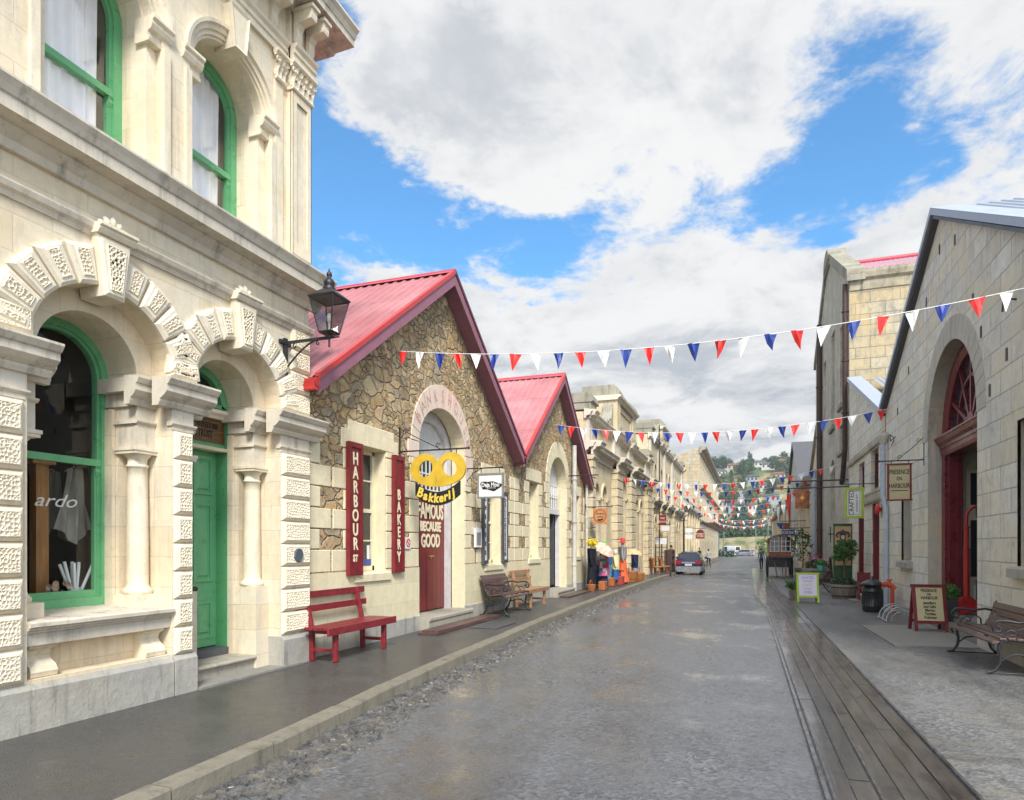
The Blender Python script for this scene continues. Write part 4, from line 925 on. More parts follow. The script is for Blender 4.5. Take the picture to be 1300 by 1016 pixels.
for i in range(4):
    a = PI/4+i*PI/2; c_, s_ = math.cos(a)*math.sqrt(2), math.sin(a)*math.sqrt(2)
    mb.tube([(LX+s0*c_, LY+s0*s_, zt), (LX+s1*c_, LY+s1*s_, zt+H_)], .009, 6)
    a2 = a+PI/2; d_, e_ = math.cos(a2)*math.sqrt(2), math.sin(a2)*math.sqrt(2)
    mb.tube([(LX+s0*c_, LY+s0*s_, zt), (LX+s0*d_, LY+s0*e_, zt)], .010, 6); mb.tube([(LX+s1*c_, LY+s1*s_, zt+H_), (LX+s1*d_, LY+s1*e_, zt+H_)], .014, 6)
mb.box((LX-s0, LY-s0, zt-.015), (LX+s0, LY+s0, zt+.005)); mb.build('frame', M['iron'], lan)
mb = MB()
mb.lathe([(s1*1.52, .0), (s1*1.56, .015), (s1*1.42, .03), (s1*.7, .10), (.07, .125)], (LX, LY, zt+H_), 4, False, True)
mb.lathe([(.07, .11), (.075, .135), (.05, .15), (.06, .165), (.068, .20), (.05, .235), (.03, .25), (.022, .27), (.035, .285), (.03, .315), (.012, .34), (.004, .375)], (LX, LY, zt+H_), 16); mb.build('cap', M['iron'], lan)
mb = MB()
for i in range(4):
    a = PI/4+i*PI/2; a2 = a+PI/2; q = math.sqrt(2)
    mb.poly([(LX+s0*q*math.cos(a), LY+s0*q*math.sin(a), zt), (LX+s0*q*math.cos(a2), LY+s0*q*math.sin(a2), zt), (LX+s1*q*math.cos(a2), LY+s1*q*math.sin(a2), zt+H_), (LX+s1*q*math.cos(a), LY+s1*q*math.sin(a), zt+H_)])
mb.build('glass', M['lantern_glass'], lan)
mb = MB(); mb.tube([(LX, LY, zt), (LX, LY, zt+.12)], .012, 8); mb.lathe([(.012, .12), (.03, .15), (.034, .19), (.02, .23), (.0, .24)], (LX, LY, zt), 12); mb.build('bulb', M['offwhite'], lan)
# ================================================================ rubble gabled buildings
XG = -5.5; TG = LT(XG)
def ribroof(mb, x0, x1, ya, za, yb, zb, rib=.19, h=.022, th=.02):
    n = int((x1-x0)/rib); V = []; dy, dz = yb-ya, zb-za; L = math.hypot(dy, dz); ny, nz = -dz/L, dy/L
    if nz < 0: ny, nz = -ny, -nz
    xs = []
    for i in range(n):
        b = x0+i*rib; xs += [(b, 0), (b+rib*.62, 0), (b+rib*.70, h), (b+rib*.92, h)]
    xs.append((x1, 0))
    for x, q in xs:
        V += [(x, ya+ny*q, za+nz*q), (x, yb+ny*q, zb+nz*q)]
    k = len(xs); mb.add(V, [(2*i, 2*i+1, 2*i+3, 2*i+2) for i in range(k-1)])
def gable_building(name, label, y0, y1, ze, za, holes_, arches, band, xfront=XG, ov=.3, back=-17., plinth=.38):
    yc = (y0+y1)/2; T = LT(xfront)
    b = thing(name, label, 'building', (xfront, yc, .1))
    slope = (za-ze)/((y1-y0)/2)
    wall = [(y0, -.1), (y1, -.1), (y1, ze-.12), (yc, za-.12), (y0, ze-.12)]
    hs = [rect(a, c, z0, z1) for a, c, z0, z1 in holes_]+[archhole(c, h, z0, zs, rv, 20) for c, h, z0, zs, rv in arches]
    mb = MB(T); mb.holes(wall, hs, 0., .28); mb.build('wall', M['rubble'], b)
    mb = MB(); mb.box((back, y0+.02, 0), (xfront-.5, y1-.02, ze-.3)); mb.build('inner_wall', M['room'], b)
    # roof
    r = MB()
    for s in (-1, 1):
        ye = yc+s*((y1-y0)/2+.06); z_e = ze-.02
        ribroof(r, back, xfront+ov, yc, za+.02, ye, z_e)
        r.add([(back, yc, za-.02), (xfront+ov, yc, za-.02), (xfront+ov, ye, z_e-.04), (back, ye, z_e-.04)], [(0, 1, 2, 3)])
    r.build('roof', M['roof'], b)
    r = MB()
    for s in (-1, 1):
        d = s*.14; r.add([(back, yc, za+.075), (xfront+ov+.01, yc, za+.075), (xfront+ov+.01, yc+d, za+.075-abs(d)*slope), (back, yc+d, za+.075-abs(d)*slope)], [(0, 1, 2, 3)])
    r.tube([(back, yc, za+.07), (xfront+ov+.01, yc, za+.07)], .02, 6); r.build('ridge_cap', M['ridge'], b)
    # barge boards
    for s in (-1, 1):
        B = MB(); ye = yc+s*((y1-y0)/2+.06); z_e = ze-.02-.06*slope*0; t1, t2 = .0, .26
        x0, x1 = xfront+ov-.035, xfront+ov
        P = [(yc, za+.0), (ye, z_e), (ye, z_e-.22), (yc, za-.22)]
        B.add([(x0, y, z) for y, z in P]+[(x1, y, z) for y, z in P], [(0, 1, 2, 3), (7, 6, 5, 4), (0, 4, 5, 1), (1, 5, 6, 2), (2, 6, 7, 3)])
        B.add([(xfront+.0, yc, za-.18), (x0, yc, za-.18), (x0, ye, z_e-.18), (xfront+.0, ye, z_e-.18)], [(0, 1, 2, 3)])
        B.build('barge_board', M['barge_lit'], b)
        B = MB(); P = [(yc, za+.07), (ye-s*.0, z_e+.05), (ye, z_e-.03), (yc, za-.01)]; x0, x1 = xfront+ov-.06, xfront+ov+.02
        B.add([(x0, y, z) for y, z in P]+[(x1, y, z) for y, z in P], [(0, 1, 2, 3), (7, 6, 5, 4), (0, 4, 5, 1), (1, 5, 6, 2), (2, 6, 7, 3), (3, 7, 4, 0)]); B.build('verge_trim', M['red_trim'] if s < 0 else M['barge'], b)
    # quoin blocks and painted dado
    q = MB(T); u = MB(T); rg = random.Random(int(y0*10))
    ops = sorted([(a, c, z0, z1) for a, c, z0, z1 in holes_]+[(c-h, c+h, z0, zs) for c, h, z0, zs, rv in arches])
    piers = []; pa = y0
    for o_ in ops: piers.append((pa, o_[0])); pa = o_[1]
    piers.append((pa, y1))
    rows = [(1.25, 1.56), (1.57, 1.84), (1.85, 2.13), (2.14, 2.42), (2.43, 2.72), (2.73, 3.02), (3.03, 3.32)]
    for i, (a, c) in enumerate(piers):
        w_ = c-a; mid = (a+c)/2; q.mark(); u.mark()
        for k, (r0, r1) in enumerate(rows):
            if k == 6 and i not in (1, len(piers)-2): 
                pass
            jt = lambda: rg.uniform(-.03, .03)
            n1 = rg.uniform(.010, .018)
            if k % 2 == 0: L1, L2 = mid-a-.035+jt(), c-mid-.035+jt()
            else: L1, L2 = min(.36, w_*.28)+jt(), min(.36, w_*.28)+jt()
            if k == 6: L1 *= .7; L2 *= .7
            for (p0, p1) in ((a+.004, a+L1), (c-L2, c-.004)):
                q.frustum((p0, -.05, r0), (p1, n1, r1-.008), .008)
        u.box((a-.003, -.05, plinth), (c+.003, .018, 1.235)); 
    lt = MB(T)
    for a, c, z0, z1 in holes_:
        lt.mark(); lt.frustum((a-.24, -.05, z1), (c+.24, .02, z1+.33), .01); u.mark(); u.box((a+.003, -.05, plinth), (c-.003, .0185, z0-.08))
    lt.build('lintel', M['ashlar'], b)
    q.build('quoin', M['ashlar'], b); u.build('painted_dado', M['render'], b)
    u = MB(T)
    dors = [(c-h, c+h) for c, h, z0, zs, rv in arches]; pe = [y0]+[x for d in dors for x in d]+[y1]
    for a, c in zip(pe[::2], pe[1::2]): u.mark(); u.box((a-.004, -.1, -.1), (c+.004, .035, plinth-.0)); u.mold([(-.05, plinth), (.035, plinth), (.018, plinth+.02), (-.05, plinth+.02)], a-.004, c+.004)
    u.build('plinth', M['plinth'], b)
    # sills
    for a, c, z0, z1 in holes_:
        s_ = MB(T); s_.mold([(-.28, z0-.13), (.05, z0-.13), (.05, z0-.02), (.03, z0), (-.28, z0+.02)], a-.1, c+.1); s_.build('sill', M['ashlar'], b)
        for e, sg in ((a, 1), (c, -1)):
            s_ = MB(T); qq = sorted((e-.002*sg, e+.012*sg)); s_.box((qq[0], -.275, z0), (qq[1], -.004, z1)); s_.box((a, -.275, z1-.01), (c, -.004, z1+.002)) if sg == 1 else None; s_.build('reveal', M['ashlar'], b)
    for (c, h, z0, zs, rv), (oh, orv, lettered) in zip(arches, band):
        s_ = MB(T); n = 15
        for i in range(n):
            a0, a1 = PI*i/n+.008, PI*(i+1)/n-.008; P = []
            ring = [(c+h*math.cos(a), zs+rv*math.sin(a)) for a in (a0, (a0+a1)/2, a1)]+[(c+oh*math.cos(a), zs+orv*math.sin(a)) for a in (a1, (a0+a1)/2, a0)]
            s_.prism(ring, -.05, .022)
        for sg in (-1, 1):
            e = c+sg*h
            zz_ = zs
            for k in range(2): 
                w1 = (oh-h)+(.12 if k % 2 == 0 else -.02); p = sorted((e-sg*.0, e+sg*w1)); s_.frustum((p[0], -.05, zz_-.30), (p[1], .021, zz_-.008), .008); zz_ -= .30
        s_.build('arch_stone', M['arch_l'] if lettered else M['ashlar'], b)
        s_ = MB(T)
        hh = archhole(c, h, z0, zs, rv, 20)[1:]; hh = hh; hi = archhole(c, h-.012, z0, zs, rv-.012, 20)[1:]; k = len(hh)
        s_.add([(x, -.0, z) for x, z in hi]+[(x, -.277, z) for x, z in hi], [(i, i+1, k+i+1, k+i) for i in range(k-1)]); 
        s_.add([(x, -.0, z) for x, z in hh]+[(x, -.0, z) for x, z in hi], [(i, i+1, k+i+1, k+i) for i in range(k-1)])
        e = (c-h, c-h+.012); s_.box((e[0], -.277, z0), (e[1], -.0, zs)); s_.build('door_reveal', M['ashlar'], b)
    return b
M['arch_l'] = limestone('pink_washed_arch', (.76, .62, .50), None, (.70, .38, .30), .35, (.45, .18, .14), stain=.6)
bak = gable_building('rubble_gable_building', 'rubble stone gabled building with faded red iron roof behind the pretzel sign', 7.2, 15.42, 3.80, 6.72,
    [(8.48, 9.30, 1.20, 3.12), (13.55, 14.5, 1.2, 3.1)], [(11.42, 1.0, .3, 3.45, .76)], [(1.28, 1.2, True)])
gb2 = gable_building('rubble_gable_building', 'smaller rubble gabled building with red roof beyond the one behind the pretzel sign', 15.44, 22.9, 3.80, 6.72,
    [(16.62, 17.45, 1.28, 3.35), (21.3, 22.1, 1.28, 3.3)], [(19.45, .95, .3, 3.45, .86)], [(1.32, 1.32, False)])
# red gutter at the near eave
mb = MB(); mb.tube([(-17, 7.10, 3.70), (-5.18, 7.10, 3.70)], .06, 8); mb.box((-17, 7.03, 3.60), (-5.19, 7.12, 3.70)); mb.build('gutter', M['red_trim'], bak)
mb = MB(); mb.box((-17, 15.36, 3.74), (-5.2, 15.50, 3.79)); mb.build('valley_gutter', M['barge'], gb2)
mb = MB(); mb.box((-17, 7.16, .0), (-5.6, 7.19, 3.7)); mb.build('end_wall', M['rubble'], bak)
# windows of the gabled buildings
def sash_window(parent, y0, y1, z0, z1, n=-.2, m='cream_paint', cols=2, rows=4, T=TG):
    f = MB(T); w = .06
    f.box((y0, n-.06, z0), (y0+w, n, z1)); f.box((y1-w, n-.06, z0), (y1, n, z1)); f.box((y0, n-.06, z1-w), (y1, n, z1)); f.box((y0, n-.06, z0), (y1, n, z0+w*1.2)); zm = (z0+z1)/2
    f.box((y0+w, n-.055, zm-.03), (y1-w, n-.01, zm+.03)); 
    win = f.build('window', M[m], parent)
    g = MB(T)
    for i in range(1, cols): u = y0+(y1-y0)*i/cols; g.box((u-.012, n-.05, z0+.05), (u+.012, n-.022, z1-.05))
    for j in range(1, rows):
        if j*2 == rows: continue
        v = z0+(z1-z0)*j/rows; g.box((y0+w, n-.05, v-.012), (y1-w, n-.020, v+.012))
    g.build('glazing_bar', M[m], win)
    p = MB(T); p.poly([(y0+.03, n-.04, z0+.03), (y1-.03, n-.04, z0+.03), (y1-.03, n-.04, z1-.03), (y0+.03, n-.04, z1-.03)]); p.build('pane', M['dark_glass'], win)
sash_window(bak, 8.49, 9.29, 1.22, 3.11, cols=1); sash_window(bak, 13.56, 14.49, 1.22, 3.09); sash_window(gb2, 16.63, 17.44, 1.30, 3.34); sash_window(gb2, 21.31, 22.09, 1.3, 3.29)
mb = MB(TG); mb.box((9.12, -.235, 1.30), (9.19, -.225, 1.62)); mb.build('window_notice', M['paper'], bak); mb = MB(TG); mb.box((9.0, -.233, 1.28), (9.24, -.223, 1.40)); mb.build('window_notice', paint('blue_notice', (.05, .08, .3), .5), bak)
M['faded_red'] = paint('faded_red_lettering', (.62, .34, .27), .8, .4, .0, 30)
for i, (wd) in enumerate(("BANKS", "HOUSE")):
    for k, ch in enumerate(wd):
        a = PI*(.86-.085*k) if i == 0 else PI*(.43-.085*k)
        cx, cz = 11.42+1.14*math.cos(a), 3.45+.98*math.sin(a)
        text_mb(ch, lambda p, q, c, cx=cx, cz=cz: TG(cx+p, .026+c, cz+q), M['faded_red'], 'arch_lettering', bak, .34, .62, .001, rot=a-PI/2)
# big red board door
d_ = MB(TG); n = 9
for i in range(n):
    a = 10.6+1.62*i/n; d_.box((a+.004, -.40, .37), (a+1.62/n-.004, -.36+.001*(i % 2), 2.66))
door_b = d_.build('door', M['maroon'], bak)
d_ = MB(TG); d_.box((10.6, -.36, 2.60), (12.22, -.345, 2.68)); d_.box((11.43, -.36, .37), (11.45, -.352, 1.5)); d_.build('door_rail', M['maroon'], door_b)
d_ = MB(TG); d_.box((11.55, -.36, 1.40), (11.72, -.335, 1.43)); d_.box((11.60, -.36, 1.36), (11.62, -.34, 1.40)); d_.build('latch', paint('brass', (.5, .35, .12), .4, metal=.5), door_b)
for s, z, sz, wx in (('FAMOUS', 2.27, .41, .70), ('BECAUSE', 1.98, .25, .86), ('GOOD', 1.70, .35, .74)):
    text_mb(s, lambda a, b, c, z=z: TG(11.60+a, -.352+c, z+b), M['cream_letter'], 'door_lettering', door_b, sz, wx, .003, bold=.012)
d_ = MB(TG)
for i in range(11):
    a = 10.6+1.62*i/11; d_.box((a+.004, -.40, 2.68), (a+1.62/11-.004, -.37, 4.3))
fb = d_.build('fanlight_boards', M['offwhite'], bak)
d_ = MB(TG); d_.box((10.75, -.37, 2.70), (12.05, -.362, 3.30)); fp = d_.build('fanlight', M['dark_glass'], bak)
d_ = MB(TG)
for i in range(9): u = 10.75+1.3*i/8; d_.box((u-.015, -.365, 2.68), (u+.015, -.345, 3.32))
for z in (2.69, 3.0, 3.31): d_.box((10.72, -.363, z-.015), (12.08, -.347, z+.015))
d_.build('glazing_bar', M['white'], fp)
d_ = MB(TG); d_.box((12.22, -.42, .3), (12.43, -.30, 3.449)); d_.box((10.40, -.42, .3), (10.6, -.30, 3.449)); d_.arcmold([(-.22, -.42), (.01, -.42), (.01, -.30), (-.22, -.30)], 11.42, 3.45, 1.0, .76, 0, PI, 20); d_.build('door_frame', paint('pale_lilac_frame', (.60, .57, .56), .5), bak)
d_ = MB(TG); d_.box((10.2, -.6, 0), (12.6, -.5, 4.4)); d_.build('back_board', M['room'], bak)
d_ = MB(TG); d_.box((10.44, -.5, .0), (12.40, .20, .285)); d_.mold([(-.5, .285), (.22, .285), (.22, .33), (.20, .345), (-.5, .345)], 10.44, 12.40); d_.build('doorstep', M['step'], bak)
pl = MB(TG); pl.box((9.9, .25, .125), (12.9, .62, .155)); pl.box((10.0, .28, .155), (12.85, .60, .185)); tag(pl.build('timber_step', M['wood_dark']), 'low dark timber board step laid on the footpath under the big maroon door', 'step')
mt = MB(); mt.box((-4.8, 11.0, .126), (-4.25, 12.1, .137)); tag(mt.build('door_mat', M['dark_grey']), 'dark flat mat on the footpath near the kerb by the timber step', 'mat')
# door of the second gable: open maroon leaf, pale frame, glazed fan
d_ = MB(TG); d_.box((18.52, -.34, .33), (18.60, -.22, 2.66)); d_.box((20.3, -.34, .33), (20.39, -.22, 2.66)); d_.box((18.52, -.34, 2.6), (20.39, -.2, 2.76)); d_.build('door_frame', M['offwhite'], gb2)
d_ = MB(TG); d_.box((18.60, -.8, .0), (20.3, -.7, 4.3)); d_.build('back_board', M['room'], gb2)
d_ = MB(TG)
for i in range(5): d_.box((19.15+.001*i, -.32-.0, .36+.0), (19.15, -.3, .37)) if False else None
for i in range(5): d_.box((18.62+.16*i, -.30, .35), (18.62+.16*i+.152, -.26, 2.6))
dd = d_.build('door', M['maroon'], gb2)
d_ = MB(TG); d_.box((19.5, -.62, .35), (19.54, -.3, 2.6)); d_.box((20.0, -.5, .4), (20.04, -.3, 2.6)); d_.build('inner_post', M['dark_grey'], gb2)
f_ = MB(TG)
for i in range(10):
    a = 18.52+1.87*i/10; f_.box((a+.004, -.32, 3.2), (a+.183, -.28, 4.35))
f_.build('fanlight_boards', M['offwhite'], gb2)
f_ = MB(TG); f_.box((18.6, -.3, 2.76), (20.3, -.29, 3.5)); fp = f_.build('fanlight', M['dark_glass'], gb2)
f_ = MB(TG)
for i in range(9): u = 18.6+1.7*i/8; f_.box((u-.018, -.292, 2.74), (u+.018, -.262, 3.52))
for z in (3.13, 3.5): f_.box((18.58, -.29, z-.02), (20.32, -.264, z+.02))
f_.build('glazing_bar', M['white'], fp)
d_ = MB(TG); d_.box((18.45, -.4, .0), (20.45, .28, .25)); d_.mold([(-.4, .25), (.30, .25), (.30, .29), (.28, .305), (-.4, .305)], 18.45, 20.45); d_.build('doorstep', M['step'], gb2)
pl = MB(TG); pl.box((18.4, .34, .125), (21.2, .62, .17)); tag(pl.build('timber_step', M['wood_dark']), 'low dark timber board step on the footpath outside the second rubble gable', 'step')
# downpipes
def pipe(name, label, pts, r, m, T=IDT, clips=()):
    t_ = thing(name, label, 'drainpipe', T(*pts[-1]))
    a = MB(T); a.tube(pts, r, 10); a.build('pipe', M[m], t_)
    if clips:
        a = MB(T)
        for c in clips: a.tube([(c[0], c[1], c[2]-.02), (c[0], c[1], c[2]+.02)], r*1.35, 10)
        a.build('pipe_clip', M[m], t_)
    return t_
pipe('downpipe', 'whitewashed round downpipe on the second rubble gable right of its arched door', [(21.05, .10, 4.9), (21.05, .10, .15)], .075, 'pipe_white', TG, [(21.05, .10, z) for z in (1.0, 2.4, 3.8)])
pipe('downpipe', 'thin pale downpipe between the second rubble gable and the ornate hall', [(22.78, .10, 3.9), (22.78, .10, .15)], .05, 'pipe_white', TG, [(22.78, .1, z) for z in (1.2, 2.6)])
# ---------------------------------------------------------------- wall boards and small notices
def long_board(label, y0, y1, z0, z1, text, bm, lm, sz, wx, n0=.03, n1=.09, step=None, frame=True, fs=None, grp=None):
    s_ = thing('wall_sign', label, 'sign', (XG, (y0+y1)/2, z0), group=grp)
    mb = MB(TG); mb.box((y0, n0, z0), (y1, n1-.02, z1)); mb.build('board', M[bm], s_)
    if frame:
        mb = MB(TG); w = .035
        for a, b, c, d in ((y0-.01, y0+w, z0+w+.02, z1-w-.02), (y1-w, y1+.01, z0+w+.02, z1-w-.02), (y0-.01, y1+.01, z0-.02, z0+w+.02), (y0-.01, y1+.01, z1-w-.02, z1+.02)): mb.box((a, n0-.004, c), (b, n1, d))
        mb.build('frame', M[fs or bm], s_)
    k = len(text); h = (z1-z0-.24)/k
    cu = (y0+y1)/2
    for i, ch in enumerate(text):
        z = z1-.12-h*(i+.5); q = sz*(.55 if ch == 'st' else 1)
        if ch == ' ': continue
        text_mb(ch.upper(), lambda a, b, c, z=z: TG(cu+a, n1-.018+c, z+b), M[lm], 'letter', s_, q, wx, .003, bold=.006)
    return s_
long_board('tall maroon board reading HARBOUR ST in upright cream letters left of the window', 8.17, 8.50, 1.20, 3.10, list('HARBOUR')+['st'], 'maroon', 'cream_letter', .25, .8)
long_board('tall maroon board reading BAKERY in upright cream letters between window and maroon door', 9.46, 9.76, 1.20, 3.07, '  BAKERY', 'maroon', 'cream_letter', .24, .75)
for (lab, a, b, tx) in (('tall white board with black writing left of the window by the black blob sign', 13.28, 13.52, 'CHEESES'), ('tall white board with black writing right of the window by the black blob sign', 14.5, 14.78, 'DELICATESSEN')):
    long_board(lab, a, b, 1.24, 2.86, tx, 'white', 'black', .13, .9, frame=True, fs='dark_grey')
nb = thing('notice_box', 'small white framed notice on the quoins left of the black and white hanging sign', 'notice', (XG, 13.0, 1.6))
mb = MB(TG); mb.box((12.86, .02, 1.58), (13.18, .07, 1.98)); mb.build('case', M['white'], nb, .004); mb = MB(TG); mb.box((12.91, .07, 1.63), (13.13, .074, 1.9)); mb.build('paper', M['grey_frame'], nb)
sg = thing('prohibition_sign', 'small white square sign with a red ring left of the maroon door', 'sign', (XG, 9.98, 1.6))
mb = MB(TG); mb.box((9.90, .02, 1.56), (10.08, .03, 1.76)); mb.build('plate', M['white'], sg)
mb = MB(TG); mb.tube([(9.99+.06*math.cos(a), .035, 1.665+.06*math.sin(a)) for a in [i*PI/10 for i in range(20)]], .008, 6, closed=True); mb.tube([(9.95, .035, 1.70), (10.03, .035, 1.62)], .007, 6); mb.build('ring', M['redp'], sg)
# ---------------------------------------------------------------- hanging signs
def bracket(t_, Y, xw, xe, z, drop=.3, up=.28, r=.013, scroll=True, side=1, hang=()):
    """iron bracket across the footpath: wall at xw, end at xe"""
    d = 1 if xe > xw else -1
    mb = MB(); mb.tube([(xw, Y, z), (xe, Y, z)], r, 8); mb.box((xw-.01, Y-.02, z-(.1 if not scroll else .12)), (xw+.012, Y+.02, z+up)); mb.lathe([(0, -.03), (.025, 0), (0, .03)], (xe, Y, z), 8)
    if scroll:
        L = abs(xe-xw)*.6
        mb.tube([(xw, Y, z+up-.03), (xw+d*L*.5, Y, z+up*.45), (xw+d*L, Y, z+.01)], r*.6, 6)
        for cx, cz, q in ((xw+d*.10, z+up-.10, .05), (xw+d*(L-.05), z+.07, .045)):
            mb.tube([(cx+q*(1-k/15)*math.cos(k*.6), Y, cz+q*(1-k/15)*math.sin(k*.6)) for k in range(14)], r*.5, 6)
    for hx, hz in hang: mb.tube([(hx, Y, z), (hx, Y, hz)], r*.6, 6)
    return mb.build('bracket', M['iron'], t_)
# pretzel
Y = 9.75; psn = thing('pretzel_sign', 'mustard pretzel-shaped hanging sign over a black curved banner reading Bakkerij', 'hanging sign', (XG, Y, 3.1))
bracket(psn, Y, XG, -4.24, 3.18, up=.42, hang=[(-5.12, 3.05), (-4.46, 3.05)])
mb = MB(); mb.T = XT(Y)
def pret(sx):
    cx, cz = -4.79+sx*.235, 2.865
    out = [(cx+.285*math.cos(a)*(1 if math.cos(a)*sx > 0 else .95), cz+.235*math.sin(a)) for a in [2*PI*i/36 for i in range(36)]]
    return cx, cz, out
A = []; n = 40      # two round lobes meeting in a notch, swelling bottom
for i in range(n+1):
    x = .5*math.cos(PI*i/n); d = abs(x)-.235; A.append((-4.79+x, 2.86+math.sqrt(max(0, .265**2-d*d))))
for i in range(1, n):
    x = -.5*math.cos(PI*i/n); A.append((-4.79+x, 2.86-.285*math.sqrt(max(0, 1-(x/.5)**2))**.9))
holes_ = []
for sx in (-1, 1):
    h_ = []
    for i in range(28):
        a = 2*PI*i/28; r = 1+.10*math.cos(2*a+sx*.9); h_.append((-4.79+sx*.215+.118*r*math.cos(a), 2.875+.142*r*math.sin(a)))
    holes_.append(h_)
for s in (0, 1):
    mb.holes(A, holes_, .02 if s else -.02, 0)
for h_ in holes_+[A]:
    k = len(h_); mb.add([(u, .02, v) for u, v in h_]+[(u, -.02, v) for u, v in h_], [(i, (i+1) % k, k+(i+1) % k, k+i) for i in range(k)])
mb.build('pretzel', M['gold'], psn)
mb = MB(XT(Y)); mb.tube([(-4.83, .021, 2.60), (-4.80, .023, 2.68), (-4.815, .021, 2.76)], .006, 6); mb.build('twist_line', paint('pretzel_shade', (.5, .31, .03), .5), psn)
mb = MB(XT(Y)); up_ = []; lo = []
for i in range(25):
    f = i/24; x = -5.19+.80*f; s_ = (f-.5)*2
    up_.append((x, 2.66-.17*(1-s_*s_))); lo.append((x, 2.44-.17*(1-s_*s_)))
mb.prism(up_+lo[::-1], -.012, .028); mb.build('banner', M['black'], psn)
for k, (ch, f) in enumerate(zip('Bakkerij', (.11, .235, .355, .475, .59, .69, .77, .86))):
    s_ = (f-.5)*2; x = -5.19+.80*f; z = 2.55-.17*(1-s_*s_); a = math.atan(.34*s_*2.2*.5)
    text_mb(ch, lambda p, q, c, x=x, z=z: XT(Y)(x+p, .03+c, z+q), M['yellow'], 'letter', psn, .22 if k == 0 else .20, .85, .004, rot=a, bold=.008, shear=.12)
# black and white sign
Y = 12.5; ms = thing('framed_hanging_sign', 'grey framed white hanging sign with a black blob reading Deja Moo', 'hanging sign', (XG, Y, 2.8))
ms['label'] = 'grey framed white hanging sign with white words on a black blob'
bracket(ms, Y, XG, -4.70, 3.20, up=.0, scroll=False, hang=[(-5.16, 3.1), (-4.76, 3.1)]); 
mb = MB(); mb.tube([(XG, Y, 2.92), (XG+.16, Y, 3.10), (XG+.34, Y, 3.19)], .009, 6); mb.box((XG, Y-.015, 2.62), (XG+.012, Y+.015, 3.22)); mb.tube([(XG, Y, 2.70), (XG+.1, Y, 2.70)], .01, 6); mb.build('brace', M['iron'], ms)
T_ = XT(Y); x0, x1, z0, z1 = -5.24, -4.67, 2.58, 3.09
mb = MB(T_); mb.box((x0+.03, -.01, z0+.03), (x1-.03, .012, z1-.03)); mb.build('board', M['white'], ms)
mb = MB(T_)
for a, b, c, d in ((x0, x0+.035, z0, z1), (x1-.035, x1, z0, z1), (x0+.035, x1-.035, z0, z0+.035), (x0+.035, x1-.035, z1-.035, z1)): mb.box((a, -.025, c), (b, .025, d))
mb.build('frame', M['grey_frame'], ms)
bl = [(-4.955+(.225+.03*math.sin(3*a+.7))*math.cos(a), 2.83+(.105+.022*math.sin(2*a+2.4)+.012*math.cos(5*a))*math.sin(a)) for a in [2*PI*i/40 for i in range(40)]]
mb = MB(T_); mb.prism(bl, .010, .016); mb.build('blob', M['black'], ms)
text_mb('Deja Moo', lambda a, b, c: T_(-4.955+a, .018+c, 2.85+b), M['white'], 'lettering', ms, .125, .78, .002, bold=.003)
text_mb('the cheese shop', lambda a, b, c: T_(-4.93+a, .018+c, 2.79+b), M['white'], 'lettering', ms, .035, .8, .001)
# empty bracket on the second gable, orange square sign beyond
t_ = thing('iron_bracket', 'empty dark iron bracket projecting from the second rubble gable', 'bracket', (XG, 21.4, 3.9)); 
mb = MB(); mb.tube([(XG, 19.95+.6, 3.86), (XG+1.0, 20.55, 3.86)], .018, 8); mb.box((XG, 20.53, 3.7), (XG+.02, 20.57, 4.25)); mb.build('bar', M['iron'], t_)
Y = 22.6; os_ = thing('square_hanging_sign', 'square tan board sign with dark ring and writing hanging beside the ornate hall', 'hanging sign', (XG, Y, 2.6))
bracket(os_, Y, XG+.1, -4.47, 2.98, scroll=False, up=.1)
T2 = XT(Y); mb = MB(T2); mb.box((-5.14, -.015, 2.37), (-4.62, .015, 2.93)); mb.build('board', M['tan_wood'], os_, .005)
mb = MB(T2); mb.tube([(-4.88+.21*math.cos(a), .017, 2.66+.22*math.sin(a)) for a in [i*PI/14 for i in range(28)]], .010, 6, closed=True); mb.build('ring', M['maroon'], os_)
for s, z in (('Steampunk', 2.74), ('clothing', 2.63)): text_mb(s, lambda a, b, c, z=z: T2(-4.88+a, .018+c, z+b), M['black'], 'lettering', os_, .085, .8, .002, shear=.2)
mb = MB(T2); mb.box((-4.96, .015, 2.49), (-4.84, .02, 2.55)); mb.box((-4.84, .015, 2.51), (-4.78, .02, 2.56)); mb.build('device', M['black'], os_)

